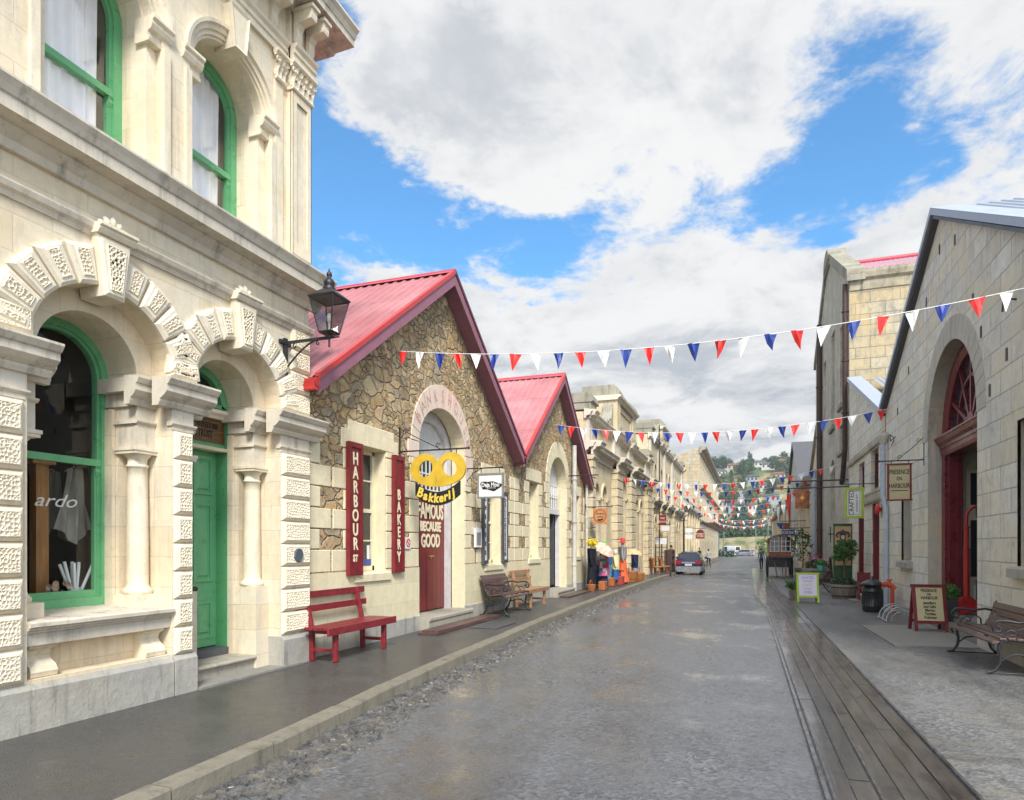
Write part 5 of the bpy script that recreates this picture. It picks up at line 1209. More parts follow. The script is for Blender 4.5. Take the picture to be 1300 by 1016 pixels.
# ================================================================ the ornate hall and its neighbours
def italian(name, label, y0, y1, ztop1, ztop2, arches, piers, raised, raised_top, dz=0., mat='hall', depth=1.3, side=True, windows=True):
    b = thing(name, label, 'building', (XG, (y0+y1)/2, 0))
    g = dz
    w_ = MB(TG); w_.holes(rect(y0, y1, -.6, ztop2-.2), [archhole(c, h, z0, zs, h*1.05, 14) for c, h, z0, zs in arches], 0., .45); w_.build('wall', M[mat], b)
    s_ = MB(); s_.box((-14, y0+.02, -.5), (XG-.45, y1-.02, ztop1)); s_.box((XG-1.3, y0+.005, 0), (XG-.003, y0+.4, ztop2-.1)); s_.build('side_wall', M[mat], b)
    a_ = MB(TG)
    for c, h, z0, zs in arches:
        a_.mark(); a_.arcmold([(0, -.05), (0, .05), (.05, .07), (.13, .07), (.16, .03), (.16, -.05)], c, zs, h, h*1.05, 0, PI, 16)
        for s in (-1, 1): q = sorted((c+s*(h-.02), c+s*(h+.2))); a_.mold([(-.1, zs-.12), (.07, zs-.12), (.11, zs-.05), (.11, zs), (-.1, zs)], q[0], q[1])
    a_.build('archivolt', M[mat], b)
    for c, h, z0, zs in arches:
        p = MB(TG); p.poly([(u, -.4, v) for u, v in archhole(c, h, z0, zs, h*1.05, 14)]); wn_ = p.build('window', M['dark_glass'], b)
        p = MB(TG); p.box((c-h, -.39, zs-.05), (c+h, -.34, zs+.03)); p.box((c-.03, -.39, z0), (c+.03, -.35, zs+h*.9)); p.box((c-h, -.39, z0), (c-h+.07, -.34, zs)); p.box((c+h-.07, -.39, z0), (c+h, -.34, zs)); p.build('window_frame', M['cream_paint'], wn_)
    r_ = MB(TG)
    for a, c in piers:
        r_.mark(); z = .1; i = 0
        r_.box((a-.06, -.05, -.5), (c+.06, .30, .45+gz(a)))
        while z < ztop1-.55:
            r_.frustum((a, -.02, max(z, .45+gz(a))), (c, .26, z+.34), .03); z += .36
        r_.mold([(0, ztop1-.5), (.27, ztop1-.5), (.33, ztop1-.42), (.33, ztop1-.36), (0, ztop1-.33)], a-.05, c+.05)
    r_.build('rustic_pier', M[mat], b)
    c_ = MB(TG)
    CP = [(-.02, ztop1-.35), (.05, ztop1-.35), (.05, ztop1-.2), (.14, ztop1-.14), (.16, ztop1-.08), (.32, ztop1-.06), (.34, ztop1+.02), (.40, ztop1+.09), (.40, ztop1+.12), (-.02, ztop1+.17)]
    c_.mold(CP, y0-.1, y1+.1)
    for a, c in piers: c_.mold([(n+.24, v+.003) for n, v in CP], a-.06, c+.06)
    CU = [(-.02, ztop2-.35), (.04, ztop2-.35), (.07, ztop2-.26), (.20, ztop2-.24), (.22, ztop2-.16), (.28, ztop2-.10), (.28, ztop2-.06), (-.02, ztop2)]
    c_.mold(CU, y0-.08, y1+.08)
    for a, c in piers: c_.mold([(n+.14, v+.003) for n, v in CU], a-.02, c+.02); c_.box((a+.02, -.02, ztop1+.1), (c-.02, .13, ztop2-.3))
    c_.build('cornice', M['bank_ledge'], b)
    t2 = MB(TG)
    for a, c in [(y0, y0+.9), (y1-.9, y1)]:
        t2.mark(); t2.frustum((a-.02, -1.15, ztop2-.03), (c, .22, ztop2+.22), .02); t2.lathe([(.0, 0)], (0, 0, 0), 3) if False else None
        t2.mold([(-1.2, ztop2+.22), (.27, ztop2+.22), (.30, ztop2+.27), (.22, ztop2+.50), (.05, ztop2+.56), (-1.2, ztop2+.56)], a-.05, c+.05)
    for a, c in piers[1:-1]:
        t2.mark(); t2.lathe([(.0, 0), (.20, .02), (.16, .1), (.24, .22), (.20, .34), (.08, .4), (.06, .5), (0, .56)], ((a+c)/2, .1, ztop2-.03), 14)
    t2.build('parapet_block', M['hall_top'], b)
    if raised:
        ra, rb = raised; t3 = MB(TG); t3.box((ra, -1.15, ztop2-.1), (rb, .12, raised_top-.45)); 
        for a, c in ((ra-.02, ra+.7), (rb-.7, rb+.02)): t3.box((a, -1.17, ztop2-.12), (c, .24, raised_top-.49))
        t3.holes(rect(ra+.75, rb-.75, ztop2+.1, raised_top-.6), [rect(ra+.95, rb-.95, ztop2+.3, raised_top-.8)], .17, .05); t3.build('raised_attic', M[mat], b)
        t3 = MB(TG)
        RP = [(-1.3, raised_top-.5), (.26, raised_top-.5), (.30, raised_top-.42), (.40, raised_top-.38), (.42, raised_top-.3), (-1.3, raised_top-.28)]
        t3.mold(RP, ra-.12, rb+.12)
        t3.build('attic_cornice', M['bank_ledge'], b)
        t3 = MB(TG)
        for a, c in ((ra-.02, ra+.85), (rb-.85, rb+.02)): t3.mark(); t3.mold([(-1.3, raised_top-.28), (.30, raised_top-.28), (.34, raised_top-.18), (.26, raised_top+.0), (.1, raised_top+.16), (-1.3, raised_top+.16)], a, c)
        # swept middle
        ms_ = []
        for i in range(13): f = i/12; ms_.append((ra+.8+(rb-ra-1.6)*f, raised_top-.1-.10*math.sin(PI*f)))
        t3.prism([(ra+.8, raised_top-.28)]+[(rb-.8, raised_top-.28)]+ms_[::-1], -.9, .2)
        # side scrolls
        for s, e in ((-1, ra), (1, rb)):
            sc_ = [(e, ztop2-.02), (e+s*1.15, ztop2-.02), (e+s*1.2, ztop2+.15), (e+s*1.0, ztop2+.33), (e+s*.75, ztop2+.28), (e+s*.5, ztop2+.40), (e+s*.25, ztop2+.75), (e+s*.12, ztop2+1.1), (e, ztop2+1.25)]
            t3.prism(sc_, -.35, .06); t3.tube([(e+s*(.95+.2*math.cos(k*.5)*(1-k/18)), .08, ztop2+.2+.17*math.sin(k*.5)*(1-k/18)) for k in range(16)], .045, 6)
        t3.build('parapet_coping', M['hall_top'], b)
    return b
hall = italian('ornate_hall', 'ornate cream stone hall with rusticated piers and a raised lichen-topped parapet', 22.95, 38.3, 5.2, 6.5,
    [(24.7, .45, 1.1, 3.5), (26.15, .45, 1.1, 3.5), (30.15, .85, .2, 3.85), (34.1, .45, 1.1, 3.5), (35.5, .45, 1.1, 3.5)], [(23.0, 23.6), (27.7, 29.1), (31.2, 32.6), (36.6, 38.2)], (27.8, 32.5), 8.3)
b5 = italian('ornate_hall', 'second ornate cream hall with urn-topped parapet just beyond the nearer hall', 38.5, 58.2, 4.3, 8.2,
    [(39.7, .5, .8, 2.9), (41.3, .5, .8, 2.9), (47., .5, .8, 2.9), (48.6, .5, .8, 2.9), (52.4, .5, .8, 2.9), (54., .5, .8, 2.9), (55.8, .5, .8, 2.9)], [(38.6, 39.0), (42.4, 43.2), (45.4, 46.1), (49.9, 50.9), (57.2, 58.1)], (43., 47.), 9.6, dz=-.1)
mb = MB(TG)
for a in (39.6, 41.2, 44.2, 47., 48.6, 52.4, 54., 55.8): mb.mark(); mb.arcmold([(0, -.05), (0, .05), (.14, .06), (.14, -.05)], a, 6.2, .42, .45, 0, PI, 12); mb.box((a-.56, -.02, 4.9), (a-.42, .06, 6.2)); mb.box((a+.42, -.02, 4.9), (a+.56, .06, 6.2))
mb.build('upper_surround', M['hall'], b5)
for a in (39.6, 41.2, 44.2, 47., 48.6, 52.4, 54., 55.8): mb = MB(TG); mb.prism(archhole(a, .42, 4.9, 6.2, .45, 10), -.01, .012); mb.build('upper_window', M['dark_glass'], b5)
# long low range
b6 = thing('long_warehouse', 'long low cream stone warehouse with pilasters and a tiled roof far down the left side', 'building', (XG, 65, -.4))
mb = MB(TG); mb.holes(rect(58.4, 79.8, -.8, 5.2), [archhole(60.2+3.1*i, .75, .4, 2.9, .8, 10) for i in range(6)], 0, .3); mb.build('wall', M['lime_far'], b6)
mb = MB(); mb.box((-14, 58.42, -.5), (XG-.3, 79.7, 5.1)); mb.build('side_wall', M['lime_far'], b6)
mb = MB(TG)
for i in range(7): u = 58.5+3.1*i; mb.mark(); mb.box((u, -.02, -.6), (u+.45, .16, 4.9))
mb.build('pilaster', M['lime_far'], b6)
mb = MB(TG); mb.mold([(0, 4.9), (.12, 4.9), (.2, 5.05), (.38, 5.1), (.42, 5.25), (.42, 5.32), (0, 5.36)], 58.3, 79.9); mb.mold([(0, 5.34), (.1, 5.34), (.1, 5.75), (.16, 5.8), (.16, 5.86), (-.3, 5.86), (-.3, 5.34)], 58.3, 79.9); mb.build('cornice', M['bank_ledge'], b6)
mb = MB(); mb.add([(XG-.35, 58.4, 5.7), (XG-.35, 79.8, 5.7), (XG-4.5, 79.8, 8.0), (XG-4.5, 58.4, 8.0)], [(0, 1, 2, 3)]); mb.build('roof', paint('grey_pink_roof', (.30, .23, .23), .6), b6)
for i in range(6): mb = MB(TG); mb.poly([(u, -.25, v) for u, v in archhole(60.2+3.1*i, .75, .4, 2.9, .8, 10)]); mb.build('window', M['dark_glass'], b6)
# tall block at the far end
b7 = thing('tall_warehouse', 'tall three-storey stone block closing the far left end of the street', 'building', (XG, 100, -.4))
rowsz = ((.6, 3.2), (5.6, 7.8), (9.2, 11.2))
mb = MB(TG); mb.holes(rect(80, 128, -.8, 12.6), [rect(82+3.3*i, 83.2+3.3*i, a, c) for i in range(14) for a, c in rowsz], 0, .3); mb.build('wall', M['lime_far'], b7)
def side7(u, v): return u
zt = lambda x: 12.6-.9*((XG-x)/7.5)
mb = MB(); mb.add([(XG, 80, -.8), (XG, 80, 13.2), (XG-.8, 80, 13.0), (XG-2.5, 80, 12.3), (XG-4.2, 80, 11.9), (XG-6.3, 80, 11.6), (XG-6.3, 80, -.8)], [(0, 1, 2, 3, 4, 5, 6)]); mb.box((XG-6.3, 80.02, -.8), (XG-.35, 127.8, 11.5)); mb.box((XG-7.4, 80.5, 11), (XG-6.4, 82, 13.4)); mb.build('end_wall', M['tall_side'], b7)
mb = MB(TG); mb.mold([(0, 12.5), (.15, 12.5), (.25, 12.8), (.7, 12.9), (.8, 13.15), (0, 13.3)], 79.8, 128.2); mb.mold([(0, 8.3), (.1, 8.3), (.4, 8.5), (.4, 8.65), (0, 8.75)], 79.9, 128); mb.mold([(0, 4.4), (.1, 4.4), (.3, 4.6), (.3, 4.7), (0, 4.8)], 79.9, 128); mb.build('cornice', M['hall_top'], b7)
mb = MB(); mb.box((XG-4.35, 79.95, 5.8), (XG-3.2, 80.05, 8.6)); mb.build('end_window', M['dark_glass'], b7)
mb = MB(TG)
for a, c in rowsz: mb.box((80.5, -.32, a-.1), (127.5, -.25, c+.1))
mb.build('window', M['dark_glass'], b7)
mb = MB(TG)
for i in range(24): mb.box((82+2*i, .05, 4.35), (82.08+2*i, 1.6, 4.45))
mb.box((80, 1.5, 4.3), (128, 1.62, 4.5)); mb.build('verandah_rail', M['pipe_dark'], b7)
mb = MB(); mb.box((-12, 128.3, -.6), (-5.8, 140, 4.5)); v0 = thing('waterfront_shed', 'small slate-blue shed beyond the tall stone block at the far left', 'building', (-8, 134, -.4)); mb.build('wall', paint('slate_blue', (.13, .17, .25), .6), v0)
mb = MB(); mb.box((-12.3, 128, 4.5), (-5.4, 140.4, 4.8)); mb.build('roof', M['slate'], v0); mb = MB(); mb.box((-7.6, 128.24, 1.2), (-6.4, 128.32, 3.0)); mb.build('window', M['white'], v0)
# ================================================================ right-hand side of the street
XR = 3.4; TR = RT(XR)
r1 = thing('grey_gable_building', 'grey weathered stone gabled building with a tall arched maroon doorway on the right', 'building', (XR, 14.6, 0))
ya, za, ze, y0, y1 = 14.6, 7.90, 5.18, 9.35, 19.9
DC, DH, DS, DRV = 13.95, 1.55, 3.74, 1.56
mb = MB(TR); mb.holes([(y0, -.1), (y1, -.1), (y1, ze), (ya, za), (y0, ze)], [archhole(DC, DH, .03, DS, DRV, 30), rect(9.7, 10.72, 1.33, 3.3), rect(16.9, 17.98, 1.27, 3.0)], 0., 0); mb.build('wall', M['grey_ashlar'], r1)
mb = MB(TR); hh = archhole(DC, DH, .0, DS, DRV, 30)[1:]; k = len(hh); mb.add([(u, -.0, v) for u, v in hh]+[(u, -.30, v) for u, v in hh], [(i, i+1, k+i+1, k+i) for i in range(k-1)])
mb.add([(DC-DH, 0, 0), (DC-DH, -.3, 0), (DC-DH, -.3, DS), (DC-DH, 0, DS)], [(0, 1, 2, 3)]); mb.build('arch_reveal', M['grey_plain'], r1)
mb = MB(TR); n = 23   # dressed arch ring, slightly proud
for i in range(n):
    a0, a1 = PI*i/n+.004, PI*(i+1)/n-.004; q = [(a0+(a1-a0)*k/3) for k in range(4)]
    mb.prism([(DC+DH*math.cos(a), DS+DRV*math.sin(a)) for a in q]+[(DC+(DH+.42)*math.cos(a), DS+(DRV+.42)*math.sin(a)) for a in q[::-1]], -.02, .012)
mb.build('arch_ring', limestone('ring_stone', (.56, .52, .42), None, (.5, .38, .2), .5, (.15, .15, .13), bump=.8, soot=.25), r1)
mb = MB(); mb.box((XR+.8, y0+.05, 0), (16, y1-.05, ze-.2)); mb.build('inner_wall', M['room'], r1)
mb = MB(); mb.box((XR+.02, y1-.4, 0), (12, y1-.01, ze-.1)); mb.box((XR+.02, y0+.01, 0), (12, y0+.3, ze-.1)); mb.build('end_wall', M['grey_ashlar'], r1)
mb = MB()
for s in (-1, 1):
    ye = ya+s*(5.42); ribroof(mb, XR-.10, 16, ya, za+.10, ye, ze-.0+.02); mb.add([(XR-.1, ya, za+.02), (16, ya, za+.02), (16, ye, ze-.06), (XR-.1, ye, ze-.06)], [(0, 1, 2, 3)])
mb.build('roof', paint('grey_blue_iron', (.34, .38, .44), .4, metal=.2), r1)
M['pale_flash'] = paint('pale_metal_flashing', (.36, .40, .47), .45, .1)
for s in (-1, 1):
    ye = ya+s*5.45; zee = ze+.02; B = MB(); x0, x1 = XR-.16, XR-.12
    P = [(ya, za+.17), (ye, zee+.10), (ye, zee-.02), (ya, za+.04)]
    B.add([(x0, y, z) for y, z in P]+[(x1, y, z) for y, z in P], [(0, 1, 2, 3), (7, 6, 5, 4), (0, 4, 5, 1), (1, 5, 6, 2), (2, 6, 7, 3)])
    B.add([(x0, ya, za+.175), (x0, ye, zee+.105), (XR+.25, ye, zee+.105), (XR+.25, ya, za+.175)], [(0, 1, 2, 3)])
    B.build('barge_flashing', M['pale_flash'], r1)
    B = MB(); B.add([(XR-.12, ya, za+.02), (XR-.12, ye, zee-.05), (XR+.0, ye, zee-.05), (XR+.0, ya, za+.02), (XR-.12, ya, za-.04), (XR-.12, ye, zee-.11), (XR-.0, ye, zee-.11), (XR-.0, ya, za-.04)], [(0, 1, 2, 3), (4, 5, 1, 0), (4, 5, 6, 7)]); B.build('soffit_board', M['dark_grey'], r1)
# arched doorway joinery
ZL = 3.42
M['maroon_door'] = paint('deep_maroon_gloss', (.15, .014, .02), .3, .15, .15)
f = MB(TR)
f.arcmold([(-.20, -.42), (.0, -.42), (.0, -.27), (-.03, -.24), (-.10, -.24), (-.20, -.30)], DC, DS, DH, DRV, 0, PI, 30)
for s in (-1, 1):
    q = sorted((DC+s*DH, DC+s*(DH-.24))); f.box((q[0], -.42, .0), (q[1], -.24, DS)); q = sorted((DC+s*(DH-.24), DC+s*(DH-.34))); f.box((q[0], -.42, .0), (q[1], -.30, ZL))
fr = f.build('door_frame', M['maroon_door'], r1)
f = MB(TR); f.mold([(-.45, ZL-.02), (-.24, ZL-.02), (-.22, ZL+.04), (-.22, ZL+.12), (-.20, ZL+.13), (-.20, ZL+.19), (-.15, ZL+.24), (-.12, ZL+.31), (-.10, ZL+.32), (-.10, ZL+.35), (-.45, ZL+.38)], DC-DH+.005, DC+DH-.005); f.build('transom', M['maroon_door'], r1)
f = MB(TR)
for i in range(1, 6):
    a = PI*i/6; c_, s_ = math.cos(a), math.sin(a)
    P = [(DC+.2*c_, -.36, ZL+.36+.2*s_), (DC+(DH-.18)*c_, -.36, DS+(DRV-.18)*s_)]
    dx, dz = P[1][0]-P[0][0], P[1][2]-P[0][2]; L = math.hypot(dx, dz); nx, nz = -dz/L*.035, dx/L*.035
    f.prism([(P[0][0]-nx, P[0][2]-nz), (P[1][0]-nx, P[1][2]-nz), (P[1][0]+nx, P[1][2]+nz), (P[0][0]+nx, P[0][2]+nz)], -.40, -.32)
f.arcmold([(-.03, -.39), (.03, -.39), (.03, -.325), (-.03, -.325)], DC, ZL+.36, .82, .9, 0, PI, 20)
f.prism([(DC-.24, ZL+.36)]+[(DC+.24, ZL+.36)]+arc(DC, ZL+.36, .24, .24, 0, PI, 12)[1:-1], -.41, -.31)
fl_ = f.build('fanlight', M['maroon_door'], r1)
f = MB(TR); f.prism([(DC-DH+.05, ZL+.36), (DC+DH-.05, ZL+.36)]+arc(DC, DS, DH-.05, DRV-.05, 0, PI, 24), -.37, -.365); f.build('pane', M['dark_glass'], fl_)
# lobby inside the arch: folded leaf, pale side screen with panes
f = MB(); f.box((XR+.42, 15.12, .30), (XR+.50, 15.40, ZL-.02)); f.box((XR+.42, 12.5, .30), (XR+.50, 12.78, ZL-.02)); f.build('door_leaf', M['maroon_door'], r1)
f = MB(); f.box((XR+.58, 15.40, .30), (XR+1.75, 15.46, 3.7)); sf = f.build('side_screen', M['door_cream'], r1)
f = MB()
for a, c, z0, z1 in ((4.10, 4.9, 1.0, 2.12), (4.10, 4.9, 2.42, 3.05)): f.box((a, 15.385, z0), (c, 15.405, z1))
f.build('shop_pane', M['dark_glass'], sf)
f = MB()
for a, c, z0, z1 in ((4.02, 4.98, .94, 1.0), (4.02, 4.98, 2.12, 2.18), (4.02, 4.10, 1.0, 2.12), (4.02, 4.98, 2.36, 2.42), (4.02, 4.98, 3.05, 3.11), (4.02, 4.10, 2.42, 3.05)): f.box((a, 15.36, z0), (c, 15.398, z1))
f.build('shop_frame', M['door_cream'], sf)
f = MB(); f.box((4.16, 15.39, .48), (4.5, 15.398, .84)); f.build('poster', M['paper'], sf); f = MB(); f.box((4.24, 15.38, .55), (4.42, 15.389, .72)); f.build('poster_print', paint('soft_blue', (.25, .35, .6), .6), sf)
text_mb('OPEN', lambda a, b, c: (4.38+a, 15.383-c, 1.85+b), M['white'], 'shop_lettering', sf, .16, .9, .002)
f = MB(); f.box((XR+1.75, 12.45, .3), (XR+1.8, 15.46, 3.7)); f.box((XR+.5, 12.4, .3), (XR+1.8, 12.45, 3.7)); f.build('back_screen', M['door_cream'], r1)
f = MB(); f.box((XR+.26, 12.42, -.05), (XR+1.8, 15.48, .31)); f.box((XR+.02, 12.42, -.05), (XR+.26, 15.48, .16)); f.build('threshold', M['slab'], r1)
f = MB(TR); f.box((12.4, -1.8, 3.7), (15.5, -.42, 3.76)); f.build('lobby_ceiling', M['door_cream'], r1)
# tall bright red ornament post in the doorway
px_, py_ = 3.84, 14.62; z_ = .32; M['redp2'] = paint('post_red', (.42, .012, .012), .4, .12)
rp = thing('red_post', 'tall bright red post with a curved top and flared foot inside the arched doorway', 'post', (px_, py_, z_))
f = MB()
f.tube([(px_, py_, z_+.30), (px_, py_, 1.52)], .052, 12); f.tube([(px_, py_, 1.52), (px_, py_, 1.55)], .068, 12); f.tube([(px_, py_, 1.55), (px_, py_, 1.95)], .042, 12); f.tube([(px_, py_, 1.95), (px_, py_, 1.98)], .058, 12)
f.tube([(px_, py_, 1.98), (px_, py_, 2.16)]+[(px_+.20*(1-math.cos(a)), py_, 2.16+.2*math.sin(a)) for a in [PI/2*i/8 for i in range(1, 9)]]+[(px_+.5, py_, 2.36)], .027, 10); f.build('shaft', M['redp2'], rp)
f = MB(); q_ = [(-.055, .34), (.055, .34), (.15, .26), (.17, .06), (-.12, .0), (-.13, .25)]
f.add([(px_+x, py_-.05, z_+z) for x, z in q_]+[(px_+x, py_+.05, z_+z) for x, z in q_], [(0, 1, 2, 3, 4, 5), (11, 10, 9, 8, 7, 6)]+[(i, (i+1) % 6, 6+(i+1) % 6, 6+i) for i in range(6)]); f.build('foot', M['redp2'], rp)
# windows: near dark one and blocked-up one
f = MB(TR); f.box((9.7, -.26, 1.33), (10.72, -.24, 3.3)); w_ = f.build('window', M['dark_glass'], r1)
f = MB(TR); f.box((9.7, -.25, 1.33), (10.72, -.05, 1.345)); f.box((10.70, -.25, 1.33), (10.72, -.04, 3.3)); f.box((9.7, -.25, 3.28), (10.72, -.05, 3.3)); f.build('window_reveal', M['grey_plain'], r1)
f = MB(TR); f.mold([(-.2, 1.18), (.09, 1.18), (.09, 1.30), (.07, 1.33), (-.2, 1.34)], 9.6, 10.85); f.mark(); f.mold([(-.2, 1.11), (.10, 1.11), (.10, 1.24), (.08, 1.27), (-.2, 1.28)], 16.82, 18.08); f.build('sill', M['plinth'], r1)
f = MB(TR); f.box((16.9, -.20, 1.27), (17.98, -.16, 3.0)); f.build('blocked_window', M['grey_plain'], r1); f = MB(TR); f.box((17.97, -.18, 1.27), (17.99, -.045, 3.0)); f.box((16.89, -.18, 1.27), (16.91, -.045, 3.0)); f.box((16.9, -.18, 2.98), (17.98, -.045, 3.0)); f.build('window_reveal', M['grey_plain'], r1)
# bits of old iron in the wall
for i, (y, z) in enumerate(((13.6, 7.0), (14.6, 7.25), (15.6, 6.6), (12.2, 4.95), (11.8, 3.95), (12.6, 5.6), (17.2, 5.6), (18.4, 4.9), (11.1, 4.3))):
    f = MB(TR); f.box((y-.03, -.02, z-.09), (y+.03, .012, z+.09)); f.build('rust_plate', M['pipe_dark'], r1)
f = MB(TR); f.tube([(18.9, .0, 4.35), (18.7, .12, 4.38), (18.5, .14, 4.2), (18.4, .05, 4.28)], .012, 6); f.tube([(18.85, .0, 4.28), (18.6, .10, 4.1)], .012, 6); tag(f.build('iron_hook', M['iron']), 'twisted black iron hook on the grey gabled wall above the hanging sign', 'hook')
f = MB(TR); f.tube([(10.75, .0, 4.95), (10.75, .15, 4.98), (10.75, .16, 4.8)], .014, 6); tag(f.build('iron_hook', M['iron']), 'small black iron hook high on the grey wall near the right edge', 'hook')
# downpipe with hopper
dp = thing('downpipe', 'pale blue-grey downpipe with stone-coloured hopper at the far corner of the grey gable', 'drainpipe', (XR-.1, 19.7, 0))
f = MB(); f.tube([(XR-.12, 19.6, 4.3), (XR-.12, 19.6, 2.9), (XR-.06, 19.5, 2.6), (XR-.06, 19.5, .1)], .065, 12); f.build('pipe', M['pipe'], dp)
f = MB(); f.lathe([(.07, 0), (.10, .06), (.15, .2), (.155, .28), (.13, .28)], (XR-.12, 19.6, 4.28), 14); f.build('hopper', M['grey_plain'], dp)

# second building: white flashing, maroon doors
r2 = thing('lean_to_building', 'low pale stone building with maroon doors between grey gable and tall building', 'building', (XR, 23.3, 0))
mb = MB(TR); mb.holes([(19.95, -.1), (26.78, -.1), (26.78, 7.75), (26.0, 7.45), (20.0, 5.25)], [rect(20.95, 22.2, 3.25, 4.42), rect(23.4, 24.5, 3.3, 4.3), rect(20.85, 22.0, .05, 2.85), rect(23.5, 24.7, .05, 2.85)], 0, .18); mb.build('wall', M['grey_ashlar2'] if 'grey_ashlar2' in M else M['grey_ashlar'], r2)
mb = MB(TR); mb.mold([(0, 4.46), (.07, 4.46), (.09, 4.52), (.09, 4.66), (0, 4.72)], 19.97, 26.7); mb.mark(); mb.mold([(0, 2.88), (.06, 2.88), (.08, 2.94), (.08, 3.12), (.10, 3.14), (.10, 3.2), (0, 3.22)], 19.97, 26.7); mb.build('band', M['grey_plain'], r2)
mb = MB(); mb.add([(XR-.15, 26.2, 7.62), (XR-.15, 19.8, 5.24), (XR-.15, 19.8, 5.12), (XR-.15, 26.2, 7.48), (XR+.28, 26.2, 7.64), (XR+.28, 19.8, 5.26), (XR+.75, 19.8, 5.12), (XR+.75, 26.2, 7.48)], [(0, 1, 2, 3), (0, 4, 5, 1), (1, 5, 6, 2)]); mb.build('barge_flashing', M['pale_flash'], r2)
mb = MB(); ribroof(mb, XR+.7, 12, 26.5, 7.6, 19.9, 5.1); mb.build('roof', paint('grey_iron', (.3, .33, .36), .45), r2)
for a, c, z0, z1 in ((20.95, 22.2, 3.25, 4.42), (23.4, 24.5, 3.3, 4.3)):
    f = MB(TR); f.box((a, -.17, z0), (c, -.16, z1)); w_ = f.build('window', M['dark_glass'], r2)
    f = MB(TR)
    for p in ((a, a+.09, z0, z1), (c-.09, c, z0, z1), (a+.09, c-.09, z1-.09, z1), (a+.09, c-.09, z0, z0+.09), ((a+c)/2-.03, (a+c)/2+.03, z0+.09, z1-.09)): f.box((p[0], -.16, p[2]), (p[1], -.10, p[3]))
    f.build('window_frame', M['maroon_door'], w_)
for a, c in ((20.85, 22.0), (23.5, 24.7)):
    f = MB(TR); f.box((a+.02, -.17, .05), (c-.02, -.12, 2.85)); d = f.build('door', M['maroon'], r2)
    f = MB(TR); f.box((a+.2, -.12, 1.55), (c-.2, -.112, 2.6)); f.build('door_pane', M['dark_glass'], d)
    f = MB(TR); f.box((a, -.17, .04), (a+.09, -.02, 2.85)); f.box((c-.09, -.17, .04), (c, -.02, 2.85)); f.build('door_frame', M['maroon'], d)
bl_ = thing('alarm_bell', 'round red alarm bell above the near maroon door of the low pale building', 'bell', (XR, 20.6, 2.65))
f = MB(); V = []
for r, h in ((.06, 0), (.06, .06), (.16, .07), (.17, .10), (.12, .15), (.0, .165)): V += [(XR-h, 20.5+r*math.cos(2*PI*j/18), 2.62+r*math.sin(2*PI*j/18)) for j in range(18)]
f.add(V, [(i*18+j, i*18+(j+1) % 18, (i+1)*18+(j+1) % 18, (i+1)*18+j) for i in range(5) for j in range(18)], True); f.build('gong', M['redp'], bl_)
# tall building
r3 = thing('tall_stone_warehouse', 'tall streaked stone warehouse with pink roof and yellow block side wall', 'building', (XR, 33.2, 0))
ZE = 11.5; ZA = 14.4
mb = MB(TR); mb.holes([(26.8, -.4), (39.7, -.4), (39.7, ZE), (34.4, ZA), (32.6, ZA), (26.8, ZE)], [archhole(31.95, .95, .02, 4.3, 1.1, 14), rect(28.25, 29.6, 5.35, 6.4), rect(28.6, 29.4, 7.2, 10.3), rect(31.2, 32.4, 6.8, 10.9), rect(34.6, 35.6, 7.2, 10.5)], 0, .35); mb.build('wall', M['tall_front'], r3)
mb = MB(); mb.box((XR+.34, 27.2, 0), (XR+.5, 39.5, 11)); mb.build('blocked_opening', M['grey_plain'], r3)
mb = MB(); mb.add([(XR+.001, 26.79, -.4), (XR+.001, 26.79, ZE-.62), (13, 26.79, ZE-.62), (13, 26.79, -.4)], [(0, 1, 2, 3)]); mb.box((XR+.5, 26.85, 0), (13, 39.6, ZE-.1)); mb.build('side_wall', M['tall_side'], r3)
mb = MB(XT(26.79)); 
mb.mold([(0, ZE-.62), (.04, ZE-.62), (.06, ZE-.3), (.16, ZE-.22), (.20, ZE-.05), (.20, ZE+.05), (-.3, ZE+.05)], XR+.0, 13); mb.build('cornice', limestone('blackened_cornice', (.46, .40, .28), None, (.4, .3, .15), .9, (.05, .05, .05), soot=.8), r3)
mb = MB(TR); mb.prism([(26.6, ZE-.3), (26.6, ZE+.12), (32.5, ZA+.25), (34.5, ZA+.25), (39.9, ZE+.12), (39.9, ZE-.2), (34.4, ZA-.15), (32.6, ZA-.15)], -.5, .10)
mb.build('coping', M['hall_top'], r3)
mb = MB(TR); mb.prism([(32.4, ZA)]+arc(33.4, ZA+.1, 1.0, .55, PI, 0, 10)+[(34.4, ZA)], -.6, .14); mb.build('apex_block', M['hall_top'], r3)
mb = MB(); mb.mk = []; ribroof(mb, XR+.4, 13, 33.4, ZA-.05, 26.6, ZE+.05); mb.build('roof', paint('sky_pale_pink_iron', (.62, .36, .40), .4, .08), r3)  # the roof's paleness is reflected sky, put into its colour
mb = MB(); mb.tube([(XR+.5, 33.4, ZA+.02), (13, 33.4, ZA+.02)], .10, 6); mb.build('ridge_cap', M['ridge'], r3)
mb = MB(TR); mb.box((28.2, -.3, 5.3), (29.65, -.28, 6.45)); w_ = mb.build('window', M['dark_glass'], r3)
mb = MB(TR); mb.box((28.2, -.28, 5.35), (28.32, -.2, 6.4)); mb.box((29.5, -.28, 5.35), (29.6, -.2, 6.4)); mb.box((28.3, -.28, 5.86), (29.5, -.22, 5.92)); mb.build('window_frame', M['brick_red'], w_)
